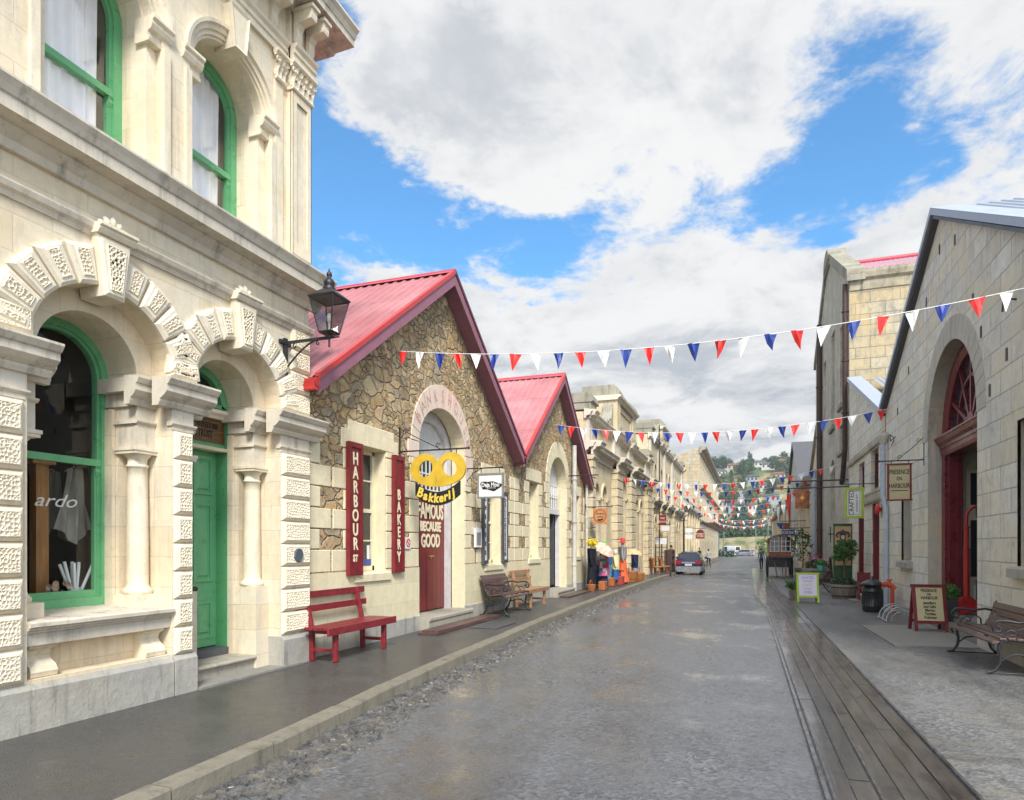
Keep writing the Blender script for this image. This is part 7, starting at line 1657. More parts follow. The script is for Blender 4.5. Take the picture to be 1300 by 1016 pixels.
mb = MB(); leafball(mb, (px0, py0, .50), .34, .34, .14, 600, .045, 4, hole=.5); mb.build('underplanting', M['leaf_dark'], t_)
# second barrel with pink flowers beyond
px0, py0 = 2.85, 33.; t_ = thing('barrel_planter', 'grey half barrel with pink flowers by the cream pilastered front', 'planter', (px0, py0, -.02))
barrel(t_, px0, py0, .62, .65, -.03); mb = MB(); leafball(mb, (px0, py0, .75), .55, .5, .22, 500, .07, 14, hole=.5); mb.build('shrub', M['leaf_dark'], t_); mb = MB(); leafball(mb, (px0, py0, .95), .4, .4, .3, 200, .06, 15, hole=.3); mb.build('blossom', M['flower_r'], t_)
mb = MB(); px0 = 2.35; tr_ = thing('potted_tree', 'thin leafy shrub in a black pot right of the caravan', 'shrub', (px0, 34.5, -.03)); mb.tube([(px0, 34.5, 0), (px0+.05, 34.5, 1.2), (px0, 34.5, 2.3)], [.05, .03, .015], 6); mb.build('trunk', M['bark'], tr_)
mb = MB(); leafball(mb, (px0, 34.5, 1.7), .5, .4, .75, 420, .09, 21, hole=.1); mb.build('crown', M['leaf_dark'], tr_); mb = MB(); mb.lathe([(.28, 0), (.36, .6), (.32, .6), (0, .55)], (px0, 34.5, -.03), 14); mb.build('pot', M['black'], tr_)
# box planter with spiky plant behind lime board
px0, py0 = 1.25, 21.6; t_ = thing('spiky_plant', 'small spiky green plant in a tan pot left of the lime sandwich board', 'plant', (px0, py0, 0)); mb = MB(); mb.lathe([(.16, 0), (.22, .28), (.19, .28), (0, .25)], (px0, py0, .01), 4, False, True); mb.build('pot', M['barrel'], t_)
mb = MB(); rg = random.Random(4)
for k in range(46):
    a = rg.uniform(0, 2*PI); L = rg.uniform(.25, .45); tl = rg.uniform(.3, 1.1); dx, dy = math.cos(a), math.sin(a); b = (px0+dx*.03, py0+dy*.03, .27)
    m1 = (b[0]+dx*L*.5*math.sin(tl), b[1]+dy*L*.5*math.sin(tl), b[2]+L*.6*math.cos(tl*.6)); e = (b[0]+dx*L*math.sin(tl), b[1]+dy*L*math.sin(tl), b[2]+L*math.cos(tl))
    mb.add([(b[0]-dy*.014, b[1]+dx*.014, b[2]), (b[0]+dy*.014, b[1]-dx*.014, b[2]), (m1[0]+dy*.012, m1[1]-dx*.012, m1[2]), e, (m1[0]-dy*.012, m1[1]+dx*.012, m1[2])], [(0, 1, 2, 3, 4)])
mb.build('leaves', M['leaf'], t_)
# folding bistro table with a potted succulent
px0, py0 = 2.32, 25.2; t_ = thing('folding_table', 'dark folding bistro table with crossed legs by the barrel tree', 'table', (px0, py0, 0))
mb = MB(); mb.lathe([(.34, .72), (.35, .74), (.34, .76), (0, .76)], (px0, py0, 0), 20); mb.build('tabletop', M['pipe_dark'], t_)
for s in (-1, 1):
    for y in (-.2, .2): mb = MB(); mb.tube([(px0-s*.26, py0+y, .01), (px0+s*.26, py0+y, .72)], .014, 6); mb.build('leg', M['pipe_dark'], t_)
mb = MB(); mb.tube([(px0+.24*math.cos(a), py0, .16+.14*math.sin(a)) for a in [PI*i/10 for i in range(11)]], .018, 6); mb.build('brace', M['pipe_dark'], t_)
t_ = thing('potted_succulent', 'teal pot with a small green plant on the folding bistro table', 'plant', (px0, py0, .76)); mb = MB(); mb.lathe([(.10, 0), (.14, .2), (.12, .2), (0, .17)], (px0, py0, .76), 14); mb.build('pot', paint('teal', (.03, .28, .2), .35), t_); mb = MB(); leafball(mb, (px0, py0, 1.02), .16, .16, .12, 220, .05, 31, hole=.8); mb.build('leaves', M['leaf'], t_)
for dx, lab in ((-.55, 'left'), (.5, 'right')):
    t_ = thing('folding_chair', 'dark folding chair on the %s of the bistro table' % lab, 'chair', (px0+dx, py0, 0), group='folding chairs at the bistro table')
    s = 1 if dx < 0 else -1
    mb = MB(); mb.box((px0+dx-.18, py0-.18, .43), (px0+dx+.18, py0+.18, .45)); mb.build('seat', M['pipe_dark'], t_)
    for y in (-.17, .17):
        mb = MB(); mb.tube([(px0+dx+s*.24, py0+y, .01), (px0+dx-s*.20, py0+y, .86)], .012, 6); mb.build('leg', M['pipe_dark'], t_); mb = MB(); mb.tube([(px0+dx-s*.24, py0+y, .01), (px0+dx+s*.15, py0+y, .44)], .012, 6); mb.build('leg', M['pipe_dark'], t_)
    mb = MB(); mb.box((px0+dx-s*.20-.012, py0-.17, .72), (px0+dx-s*.20+.012, py0+.17, .82)); mb.build('backrest', M['pipe_dark'], t_)
fig = thing('wooden_chair', 'small dark red wooden chair against the wall beside the barrel tree', 'chair', (3.12, 21.5, 0))
mb = MB(); mb.box((2.95, 21.3, .38), (3.3, 21.65, .42)); mb.build('seat', M['maroon'], fig)
for x in (2.97, 3.28):
    for y in (21.32, 21.63): mb = MB(); mb.tube([(x, y, .02), (x, y, .40 if y < 21.5 else .85)], .02, 6); mb.build('leg', M['maroon'], fig)
mb = MB(); mb.box((2.97, 21.62, .58), (3.28, 21.65, .84)); mb.build('backrest', M['maroon'], fig)
mb = MB(); mb.box((2.75, 21.2, .01), (3.38, 21.9, .05)); tag(mb.build('pale_slab', M['slab']), 'pale flat slab under the small dark red chair', 'slab')

# ================================================================ clothes outside the second-hand shop
def dressform(label, X, Y, h, parts, hat=None, z0=.13, wd=.22, seed=0, stand=True):
    """dressed display dummy: skirt/body lofts with folds"""
    t_ = thing('dressed_mannequin', label, 'mannequin', (X, Y, z0), group='display dummies outside the shop')
    for (nm, m, za_, zb_, ra, rb, amp) in parts:
        mb = MB(); nu = 36
        def f(s, t): 
            a = 2*PI*s; r = (ra+(rb-ra)*t**1.2)*(1+amp*math.sin(a*7+seed+t*2)*t+amp*.5*math.sin(a*3+seed)); return (X+r*math.cos(a)*.8, Y+r*math.sin(a)*1.1, z0+zb_+(za_-zb_)*t)
        mb.grid(f, nu, 10, True); mb.build(nm, m, t_)
    for s in (-1, 1):
        mb = MB(); mb.tube([(X, Y+s*.17, z0+h*.80), (X+.03, Y+s*.23, z0+h*.66), (X+.06, Y+s*.22, z0+h*.52)], [.055, .05, .04], 8); mb.build('sleeve', parts[-1][1], t_)
    mb = MB(); mb.lathe([(.02, h*.84), (.05, h*.86), (.07, h*.91), (.065, h*.95), (.03, h*.985), (0, h*.99)], (X, Y, z0), 12); mb.build('head', M['offwhite'], t_)
    mb = MB(); mb.tube([(X, Y, z0+.01), (X, Y, z0+h*.84)], .015, 6); mb.lathe([(.16, 0), (.15, .02), (.02, .03)], (X, Y, z0), 12); mb.build('stand', M['iron'], t_)
    if hat:
        m, r, hh, rough = hat; mb = MB(); 
        if rough: leafball(mb, (X, Y, z0+h*.96), .17, .17, .13, 500, .045, seed, hole=.9)
        else: mb.lathe([(r, .0), (r, .015), (r*.55, .03), (r*.5, hh), (r*.3, hh+.03), (0, hh+.03)], (X, Y, z0+h*.945), 18)
        mb.build('hat', m, t_)
    return t_
bkc, pinkc, orc = cloth('black_dress', (.015, .015, .02)), None, cloth('orange_silk', (.75, .13, .05))
def patch():
    t = NT('patchwork'); v = t.N('ShaderNodeTexVoronoi', feature='F1', distance='CHEBYCHEV'); v.inputs['Scale'].default_value = 9; v.inputs['Randomness'].default_value = .3; t.L(t.pos('P'), v.inputs['Vector'])
    s_ = t.N('ShaderNodeSeparateColor'); t.L(v.outputs['Color'], s_.inputs[0]); return t.done(t.ramp(s_.outputs[0], [(0, (.45, .03, .12)), (.3, (.08, .12, .25)), (.45, (.6, .10, .2)), (.6, (.12, .25, .15)), (.75, (.55, .45, .4)), (.9, (.25, .04, .2))], 'CONSTANT'), .85)
pinkc = patch(); blc = cloth('blue_cloth', (.03, .10, .28)); grc = cloth('grey_fur', (.25, .24, .24), .4); ylc = cloth('pale_yellow_cloth', (.7, .66, .35)); tealc = cloth('teal_cloth', (.03, .22, .28)); dkb = cloth('dark_blue_cloth', (.02, .03, .08))
dressform('dummy in a long black dress and fluffy yellow hat nearest the downpipe', -5.02, 21.9, 1.66, [('skirt', bkc, .05, .95, .15, .21, .06), ('bodice', bkc, .93, 1.40, .19, .15, .03)], (paint('yellow_fluff', (.85, .70, .03), .8), .1, .1, True), seed=1)
t_ = dressform('dummy in a patchwork pink coat over dark trousers', -4.80, 22.9, 1.58, [('trousers', dkb, .08, .62, .13, .17, .08), ('coat', pinkc, .45, 1.32, .17, .25, .08)], (paint('green_hat', (.08, .5, .06), .7), .14, .14, False), seed=2)
dressform('dummy in grey and blue layers behind the patchwork coat', -5.12, 23.6, 1.5, [('skirt', blc, .1, .9, .14, .2, .1), ('top', grc, .8, 1.3, .17, .17, .05)], None, seed=3)
dressform('dummy in a teal and blue dress in the middle of the display', -5.05, 24.8, 1.5, [('skirt', tealc, .15, .9, .14, .22, .1), ('top', blc, .8, 1.28, .16, .17, .05)], None, seed=4)
dressform('dummy in a pale yellow top with blue skirt', -4.85, 25.2, 1.35, [('skirt', blc, .2, .75, .14, .2, .1), ('top', ylc, .6, 1.15, .18, .17, .05)], None, seed=6)
dressform('dummy in a long orange-red skirt and grey fur top with red hat', -4.75, 26.2, 1.72, [('skirt', orc, .08, 1.05, .15, .29, .10), ('top', grc, .98, 1.46, .2, .19, .12)], (M['redp'], .17, .16, False), seed=5)
dressform('dummy in dark blue clothes under the peach parasol', -4.8, 29.4, 1.35, [('skirt', cloth('pale_blue', (.25, .32, .55)), .1, .6, .14, .2, .1), ('top', dkb, .55, 1.15, .2, .18, .05)], None, seed=7)
def parasol(label, X, Y, z, r, tilt, m):
    t_ = thing('parasol', label, 'parasol', (X, Y, z), group='open parasols in the shop display')
    tx, ty = tilt; ax = Vector((tx, ty, 1)).normalized(); e1 = ax.cross(Vector((0, 1, .01))).normalized(); e2 = ax.cross(e1); c = Vector((X, Y, z)); mb = MB(); n = 10
    V = [tuple(c+ax*r*.42)]
    for k, (f, h_) in enumerate(((.35, .38), (.7, .24), (1., .0))):
        for j in range(n*2): a = PI*j/n; q = f*(1 if j % 2 == 0 else .93); V.append(tuple(c+(e1*math.cos(a)+e2*math.sin(a))*r*q+ax*r*h_))
    N = n*2; mb.add(V, [(0, 1+j, 1+(j+1) % N) for j in range(N)]+[(1+k*N+j, 1+(k+1)*N+j, 1+(k+1)*N+(j+1) % N, 1+k*N+(j+1) % N) for k in range(2) for j in range(N)]); mb.build('canopy', m, t_)
    mb = MB(); mb.tube([tuple(c+ax*r*.5), tuple(c-ax*r*1.3)], .012, 6); mb.build('shaft', M['wood_tan'], t_)
    mb = MB()
    for j in range(0, N, 2): mb.mark(); mb.tube([tuple(c+ax*r*.40), V[1+2*N+j]], .004, 4)
    mb.build('rib', M['wood_tan'], t_)
def pata():
    t = NT('floral_paper'); n = t.noise(t.pos('P'), 9, 3, .6); return t.done(t.ramp(n, [(.4, (.70, .58, .42)), (.5, (.62, .30, .22)), (.6, (.75, .68, .52))]), .7)
parasol('large floral cream parasol tilted above the patchwork coat', -4.72, 22.4, 1.50, .42, (.75, -.35), pata())
parasol('smaller peach parasol above the wicker baskets', -4.72, 28.3, 1.32, .42, (.1, -.1), cloth('peach_paper', (.72, .42, .22)))
def basket(label, X, Y, r, h, m, sq=False, z=.125):
    t_ = thing('basket' if not sq else 'suitcase', label, 'basket' if not sq else 'bag', (X, Y, z), group='bags and baskets on the shop footpath')
    if sq:
        mb = MB(); mb.box((X-r*.5, Y-r, z), (X+r*.5, Y+r, z+h)); mb.build('body', m, t_, .02); mb = MB(); mb.tube([(X, Y-r*.35, z+h), (X, Y-r*.25, z+h+.07), (X, Y+r*.25, z+h+.07), (X, Y+r*.35, z+h)], .012, 6); mb.build('handle', M['pipe_dark'], t_)
    else:
        mb = MB(); mb.lathe([(r*.8, 0), (r, h*.9), (r*1.03, h), (r*.93, h), (r*.85, h*.2), (0, h*.15)], (X, Y, z), 18); mb.build('body', m, t_); mb = MB(); mb.tube([(X, Y+r*math.cos(a), z+h+r*.9*math.sin(a)) for a in [PI*i/10 for i in range(11)]], .014, 6); mb.build('handle', m, t_)
lea = paint('tan_leather', (.42, .13, .04), .45, .2); lear = paint('red_leather', (.38, .05, .03), .45, .2)
basket('tan leather bag at the foot of the patchwork coat', -4.70, 22.2, .22, .30, lea, True); basket('brown wicker basket at the foot of the black dress', -4.95, 21.5, .16, .22, M['wicker']); basket('red leather case below the yellow top', -4.7, 25.4, .25, .34, lear, True)
basket('orange-brown case below the teal dress', -4.85, 24.5, .2, .32, lea, True); basket('large wicker hamper under the peach parasol', -4.75, 27.9, .34, .45, M['wicker']); basket('second wicker basket beside the hamper', -4.55, 28.9, .26, .34, M['wicker'])
t_ = thing('display_table', 'low cloth-covered display table between the orange skirt and the hamper', 'table', (-4.9, 26.9, .13)); mb = MB(); mb.box((-5.15, 25.9, .66), (-4.65, 27.4, .70)); mb.build('tabletop', M['wood_tan'], t_)
for x in (-5.1, -4.7):
    for y in (25.95, 27.35): mb = MB(); mb.tube([(x, y, .13), (x, y, .66)], .02, 6); mb.build('leg', M['wood_tan'], t_)
# wicker chairs, shelf and lattice gate further on
for i, (X, Y, lab) in enumerate(((-4.85, 37.2, 'rounded wicker chair outside the second ornate hall'), (-4.6, 38.6, 'lower wicker chair just beyond the rounded one'))):
    z = gz(Y)+.125; t_ = thing('wicker_chair', lab, 'chair', (X, Y, z), group='wicker chairs on the left footpath')
    mb = MB(); mb.lathe([(.30, .36), (.34, .40), (.30, .44), (0, .44)], (X, Y, z), 16); mb.build('seat', M['wicker'], t_)
    mb = MB()
    def shell(s, q, X=X, Y=Y, z=z): a = -1.15+2.3*s; r = .36+.05*q; return (X-.02-r*math.cos(a)*.85, Y+r*math.sin(a), z+.40+.52*q*math.cos(a*.75)**.6)
    mb.grid(shell, 18, 8, True); mb.tube([shell(i/18, 1) for i in range(19)], .03, 6); mb.build('backrest', M['wicker'], t_)
    for a in range(4): mb = MB(); mb.tube([(X+.25*math.cos(a*PI/2+.7), Y+.25*math.sin(a*PI/2+.7), z), (X+.25*math.cos(a*PI/2+.7), Y+.25*math.sin(a*PI/2+.7), z+.38)], .025, 6); mb.build('leg', M['wicker'], t_)
t_ = thing('open_shelf', 'brown open shelf standing on the footpath beyond the wicker chairs', 'shelf', (-4.7, 42.2, 0)); z = gz(42)+.12
for zz in (.05, .5, .95, 1.3): mb = MB(); mb.box((-4.95, 41.6, z+zz), (-4.5, 43., z+zz+.04)); mb.build('shelf', M['wood_dark'], t_)
for y in (41.58, 43.0): mb = MB(); mb.box((-4.97, y, z), (-4.48, y+.05, z+1.36)); mb.build('side_panel', M['wood_dark'], t_)
t_ = thing('lattice_gate', 'black lattice gate standing open in front of the second ornate hall', 'gate', (-4.95, 40.6, 0)); z = gz(41)+.13; mb = MB(XT(40.6))
for x in (-5.4, -5.05, -4.72): mb.box((x, -.02, z), (x+.05, .02, z+2.1))
for k in range(8): mb.box((-5.4, -.015, z+.05+.29*k), (-4.68, .015, z+.08+.29*k))
mb.build('frame', M['black'], t_); mb = MB(XT(40.6)); mb.box((-5.38, .02, z+1.7), (-4.70, .04, z+2.08)); mb.build('notice', M['paper'], t_)
# more signs and lamps on the left
def wall_lamp(label, Y, Xl, z, sc_=1.3):
    t_ = thing('wall_lantern', label, 'street lamp', (XG, Y, z)); mb = MB(); mb.tube([(XG, Y, z), (Xl, Y, z)], .025, 6); mb.box((XG, Y-.03, z-.4), (XG+.05, Y+.03, z+.1)); mb.tube([(XG, Y, z-.35), (XG+(Xl-XG)*.6, Y, z-.05)], .018, 6); mb.build('bracket', M['iron'], t_)
    mb = MB(); s0, s1, H = .09*sc_, .17*sc_, .4*sc_
    for i in range(4): a = PI/4+i*PI/2; q = math.sqrt(2); mb.tube([(Xl+s0*q*math.cos(a), Y+s0*q*math.sin(a), z+.03), (Xl+s1*q*math.cos(a), Y+s1*q*math.sin(a), z+.03+H)], .014, 5)
    mb.lathe([(s1*1.5, H+.03), (s1*1.45, H+.07), (s1*.4, H+.2), (.05, H+.24), (.07, H+.3), (.02, H+.4), (0, H+.46)], (Xl, Y, z), 4, False, True); mb.build('frame', M['iron'], t_)
    mb = MB(); mb.lathe([(s0*1.38, .04), (s1*1.38, H+.02)], (Xl, Y, z), 4, False, True); mb.build('glass', M['lantern_glass'], t_)
wall_lamp('black lantern on a bracket at the far end of the nearer ornate hall', 32.6, -4.84, 4.1)
t_ = thing('lamp_post', 'tall slim lamp post with small lantern on the far left footpath', 'street lamp', (-4.5, 52, -.2)); X, Y = PY(868, 700, 52)[0], 52; z = gz(Y)+.12
mb = MB(); mb.tube([(X, Y, z), (X, Y, z+3.9)], [.08, .05], 8); mb.tube([(X-.3, Y, z+3.7), (X+.3, Y, z+3.7)], .02, 5); mb.build('pole', M['iron'], t_); mb = MB(); mb.lathe([(.12, 3.9), (.24, 4.5), (.27, 4.5), (.05, 4.75), (0, 4.9)], (X, Y, z), 4, False, True); mb.build('lantern', M['lantern_glass'], t_)
X = PY(837, 600, 40)[0]; t_ = thing('banner_pole', 'tall thin dark pole rising in front of the second ornate hall', 'pole', (X, 40, 0)); mb = MB(); mb.tube([(X, 40, gz(40)), (X, 40, PY(837, 540, 40)[1])], .035, 6); mb.build('pole', M['iron'], t_)
def flat_sign(name, label, Y, px0, px1, py0, py1, m, arch=False, txt=None, tm=None, q=.2):
    x0, z1 = PY(px0, py0, Y); x1, z0 = PY(px1, py1, Y); t_ = thing(name, label, 'hanging sign', (x0, Y, z0)); T_ = XT(Y); mb = MB(T_)
    if arch: mb.prism([(x0, z0), (x1, z0), (x1, (z0+z1)/2)]+arc((x0+x1)/2, (z0+z1)/2, (x1-x0)/2, (z1-z0)/2, 0, PI, 10)[1:], -.03, .03)
    else: mb.box((x0, -.03, z0), (x1, .03, z1))
    mb.build('board', M[m], t_); mb = MB(); mb.tube([(XG if x0 < 0 else XR, Y, z1+.12), ((x1+.1) if x0 < 0 else x0-.1, Y, z1+.1)], .025, 5); mb.build('bracket', M['iron'], t_)
    if txt:
        for i, s in enumerate(txt): text_mb(s, lambda a, b, c, i=i: T_((x0+x1)/2+a, .032+c, z1-(z1-z0)*(i+1)/(len(txt)+1)+b), M[tm], 'lettering', t_, q, .8, .004)
flat_sign('square_hanging_sign', 'plain maroon square sign hanging by the thin dark pole', 39.8, 836.5, 846, 654, 667, 'maroon', txt=['FINE', 'BOOKS'], tm='cream_letter', q=.16)
flat_sign('small_white_sign', 'small white sign below the plain maroon square sign', 42, 840, 850, 668, 674, 'white')
flat_sign('square_hanging_sign', 'white square sign hanging far down the left side past the lamp post', 58, 870.5, 879, 671, 684, 'white', txt=['GALLERY'], tm='navy', q=.28)
flat_sign('arched_hanging_sign', 'maroon arch-topped hanging sign far down the left side', 66, 883.5, 894.5, 672.5, 684, 'maroon', arch=True, txt=['', 'WHISKY', 'STORE'], tm='cream_letter', q=.26)
flat_sign('round_hanging_sign', 'small orange-brown hanging sign above the caravan roof', 44, 993, 1003, 664, 672, 'rust')
flat_sign('blue_hanging_sign', 'blue board sign with pale writing beside the caravan roof', 42, 992, 1009, 673, 680, 'navy', txt=['BOOKSHOP'], tm='white', q=.26)
# ================================================================ vehicles
def ring_loft(mb, secs, smooth=True, caps=True):
    k = len(secs[0]); V = [p for s in secs for p in s]
    mb.add(V, [(i*k+j, i*k+(j+1) % k, (i+1)*k+(j+1) % k, (i+1)*k+j) for i in range(len(secs)-1) for j in range(k)], smooth)
    if caps: mb.add(list(secs[0])+list(secs[-1]), [list(range(k-1, -1, -1)), list(range(k, 2*k))])
def sect(y, hw, z0, z1, rt=.12, rb=.06, tuck=.0):
    """rounded cross-section at station y"""
    P = []
    for cx, cz, a0, r in ((hw-rb, z0+rb, -PI/2, rb), (hw-rt-tuck, z1-rt, 0, rt), (-(hw-rt-tuck), z1-rt, PI/2, rt), (-(hw-rb), z0+rb, PI, rb)):
        for i in range(4): a = a0+PI/2*i/3; P.append((cx+r*math.cos(a), y, cz+r*math.sin(a)))
    return P
def make_car(name, label, cat, loc, rz, upper, lower, L=4.3, W=1.70, H=1.40, van=False, group=None, plate=None):
    t_ = thing(name, label, cat, loc, rz, group); hw = W/2
    def B(mb, nm, m, par=None):
        o = mb.build(nm, m, None); o.parent = par or t_; return o
    b = MB()
    if van: st = [(-L/2, hw*.93, .32, 1.0), (-L/2+.08, hw*.98, .25, 1.1), (0, hw, .22, 1.1), (L/2-.4, hw*.98, .24, 1.05), (L/2-.05, hw*.9, .3, .85), (L/2, hw*.82, .36, .7)]
    else: st = [(-L/2, hw*.90, .42, .84), (-L/2+.05, hw*.95, .34, .92), (-L/2+.25, hw*.99, .24, .95), (-.6, hw, .20, .93), (.6, hw, .20, .92), (L/2-.5, hw*.97, .22, .84), (L/2-.12, hw*.90, .28, .72), (L/2, hw*.78, .36, .62)]
    ring_loft(b, [sect(y, w_, z0, z1, .16, .08, .02) for y, w_, z0, z1 in st]); body = B(b, 'body', upper)
    c = MB()
    if van: cs = [(-L/2+.06, hw*.96, 1.0, H), (0, hw*.97, 1.0, H+.02), (L/2-1.3, hw*.95, 1.0, H), (L/2-.75, hw*.9, .95, 1.15)]
    else: cs = [(-L/2+.14, hw*.90, .86, .93), (-L/2+.42, hw*.86, .86, H-.10), (-L/2+.75, hw*.84, .86, H), (.1, hw*.84, .86, H+.01), (.55, hw*.84, .86, H-.07), (1.25, hw*.88, .84, .90)]
    secs = []
    for y, w_, z0, z1 in cs:
        tk = .13*min(1, max(0, (z1-z0)/.4)); secs.append(sect(y, w_, z0-.02, max(z1, z0+.05), min(.14, (max(z1, z0+.05)-z0+.02)*.45), .02, tk))
    ring_loft(c, secs); B(c, 'cabin', upper)
    g = MB()
    if van:
        g.add([(-hw*.7, -L/2+.045, 1.2), (hw*.7, -L/2+.045, 1.2), (hw*.62, -L/2+.05, H-.15), (-hw*.62, -L/2+.05, H-.15)], [(0, 1, 2, 3)])
        for s in (-1, 1): g.add([(s*(hw*.97), -.2, 1.15), (s*(hw*.965), L/2-1.3, 1.15), (s*(hw*.90), L/2-1.3, H-.15), (s*(hw*.91), -.2, H-.13)], [(0, 1, 2, 3)])
    else:
        g.add([(-hw*.74, -L/2+.175, .98), (hw*.74, -L/2+.175, .98), (hw*.64, -L/2+.40, H-.12), (-hw*.64, -L/2+.40, H-.12)], [(0, 1, 2, 3)])
        for s in (-1, 1): g.add([(s*hw*.895, -L/2+.5, .95), (s*hw*.91, 1.0, .93), (s*hw*.80, .5, H-.13), (s*hw*.79, -L/2+.75, H-.09)], [(0, 1, 2, 3)])
        g.add([(-hw*.76, 1.23, .93), (hw*.76, 1.23, .93), (hw*.66, .58, H-.08), (-hw*.66, .58, H-.08)], [(0, 1, 2, 3)])
    B(g, 'window', M['dark_glass'])
    lo = MB(); ring_loft(lo, [sect(y, w_+.012, .20, .52, .05, .05) for y, w_ in ((-L/2-.05, hw*.86), (-L/2-.03, hw*.93), (-L/2+.2, hw*1.0), (-.3, hw*1.0))]); B(lo, 'rear_bumper', lower)
    lo = MB(); ring_loft(lo, [sect(y, w_+.012, .18, .46, .05, .05) for y, w_ in ((.3, hw*1.), (L/2-.3, hw*.97), (L/2-.02, hw*.86), (L/2+.05, hw*.75))]); B(lo, 'front_bumper', lower)
    for s in (-1, 1):
        q = sorted((s*hw*.52, s*hw*.93)); l_ = MB(); l_.box((q[0], -L/2-.02, .66), (q[1], -L/2+.14, .86)); B(l_, 'tail_light', M['tail'])
        q = sorted((s*hw*.55, s*hw*.8)); l_ = MB(); l_.box((q[0], L/2-.14, .55), (q[1], L/2-.0, .68)); B(l_, 'headlight', M['white'])
        for y in (-L/2+.78, L/2-.82):
            w_ = MB(); x0 = s*(hw-.20); pr = [(0, 0), (.19, 0), (.30, .02), (.32, .06), (.32, .14), (.30, .19), (.2, .2)]
            V = [(x0+s*h, y+r*math.cos(2*PI*j/20), .32+r*math.sin(2*PI*j/20)) for r, h in pr for j in range(20)]
            w_.add(V, [(i*20+j, i*20+(j+1) % 20, (i+1)*20+(j+1) % 20, (i+1)*20+j) for i in range(len(pr)-1) for j in range(20)], True); tw = B(w_, 'wheel', M['tyre'])
            r_ = MB(); V = [(x0+s*.205, y+r*math.cos(2*PI*j/16), .32+r*math.sin(2*PI*j/16)) for r in (.0, .2) for j in range(16)]; r_.add(V, [(j, (j+1) % 16, 16+(j+1) % 16, 16+j) for j in range(16)]); B(r_, 'rim', M['steel'], tw)
        m_ = MB(); q = sorted((s*hw*1.0, s*(hw+.17))); m_.box((q[0], .78, .92), (q[1], .92, 1.04)); B(m_, 'mirror', upper)
    p_ = MB(); p_.box((-.2, -L/2-.065, .56) if plate else (-.2, -L/2-.02, .56), (.2, -L/2+.02, .68)); pl_ = B(p_, 'number_plate', M['paper'])
    tr = MB(); tr.box((-hw*.5, -L/2-.025, .70), (hw*.5, -L/2+.05, .80)); B(tr, 'boot_trim', lower)
    return t_
M['tail'] = paint('tail_lamp', (.45, .01, .01), .2, .05); M['tyre'] = paint('tyre', (.02, .02, .02), .8); M['car_blue'] = paint('navy_car_paint', (.010, .022, .075), .15, .05, .0); M['car_silver'] = paint('silver_car_paint', (.42, .42, .44), .25, .04, .0, metal=.5); M['car_white'] = paint('white_car', (.75, .75, .76), .25, .03, .0)
cx = (PY(856.5, 720, 40.6)[0]+PY(890.5, 720, 40.6)[0])/2
make_car('parked_car', 'dark blue hatchback with silver lower body parked at the left kerb', 'car', (cx, 42.6, gz(42)), R(1), M['car_blue'], M['car_silver'], W=1.58, H=1.38, plate=True)
xv = PY(926, 700, 150)[0]; make_car('parked_van', 'white van parked beyond the far end of the street', 'van', (xv, 150, -.42), R(48), M['car_white'], M['car_white'], L=4.8, W=1.9, H=2.1, van=True)
xv = PY(945, 700, 148)[0]; make_car('parked_car', 'silver car parked right of the white van beyond the street end', 'car', (xv, 148, -.42), R(60), M['car_silver'], M['car_silver'], L=4.4)
xv = PY(912, 700, 160)[0]; make_car('parked_car', 'dark blue car left of the white van beyond the street end', 'car', (xv, 162, -.42), R(75), M['car_blue'], M['car_blue'], L=4.4)
# ================================================================ caravan
x0, x1 = PY(974, 700, 38)[0], PY(1007, 700, 38)[0]; yc = 38.; xc = (x0+x1)/2; hw = (x1-x0)/2; zg = gz(38)
ca = thing('wooden_caravan', 'bow-topped red-brown wooden caravan with paned doors on the right footpath', 'caravan', (xc, yc, zg)); zf = PY(990, 706, yc)[1]; zt = PY(990, 680, yc)[1]
mb = MB(XT(yc)); arcp = lambda r, zz, e=0: [(xc+(r)*math.cos(a), zz+(zt-zz+e)*math.sin(a)) for a in [PI*i/16 for i in range(17)]]
mb.prism([(xc-hw*.86, zf), (xc+hw*.86, zf), (xc+hw*.93, zf+.75)]+arcp(hw*.93, zf+.75)[1:-1]+[(xc-hw*.93, zf+.75)], -3.2, 0); mb.build('body', M['caravan'], ca)
mb = MB(XT(yc)); a_ = arcp(hw*1.03, zf+.72, .05); b_ = arcp(hw*.94, zf+.75, -.0); mb.prism(a_+b_[::-1], -3.4, .22); mb.build('roof', paint('caravan_roof', (.30, .10, .06), .6), ca)
mb = MB(XT(yc))
for s in (-1, 1):
    mb.mark(); q = sorted((xc+s*.06, xc+s*.50)); mb.box((q[0], .0, zf+.25), (q[1], .02, zf+1.05))
mb.build('pane', M['dark_glass'], ca)
mb = MB(XT(yc))
for s in (-1, 1):
    for u in (.06, .28, .50): mb.box((xc+s*u-.018, .015, zf+.22), (xc+s*u+.018, .035, zf+1.08))
    for v in (.25, .52, .79, 1.06): q = sorted((xc+s*.06, xc+s*.50)); mb.box((q[0], .016, zf+v-.016), (q[1], .034, zf+v+.016))
mb.build('glazing_bar', M['white'], ca)
mb = MB(XT(yc)); mb.box((xc-hw*1.0, -.05, zf-.08), (xc+hw*1.05, .45, zf)); mb.build('porch_board', M['wood_dark'], ca)
mb = MB(XT(yc)); mb.box((xc-hw*.85, -3.1, zf-.6), (xc+hw*.85, -.1, zf-.1)); mb.build('undercarriage', M['black'], ca)
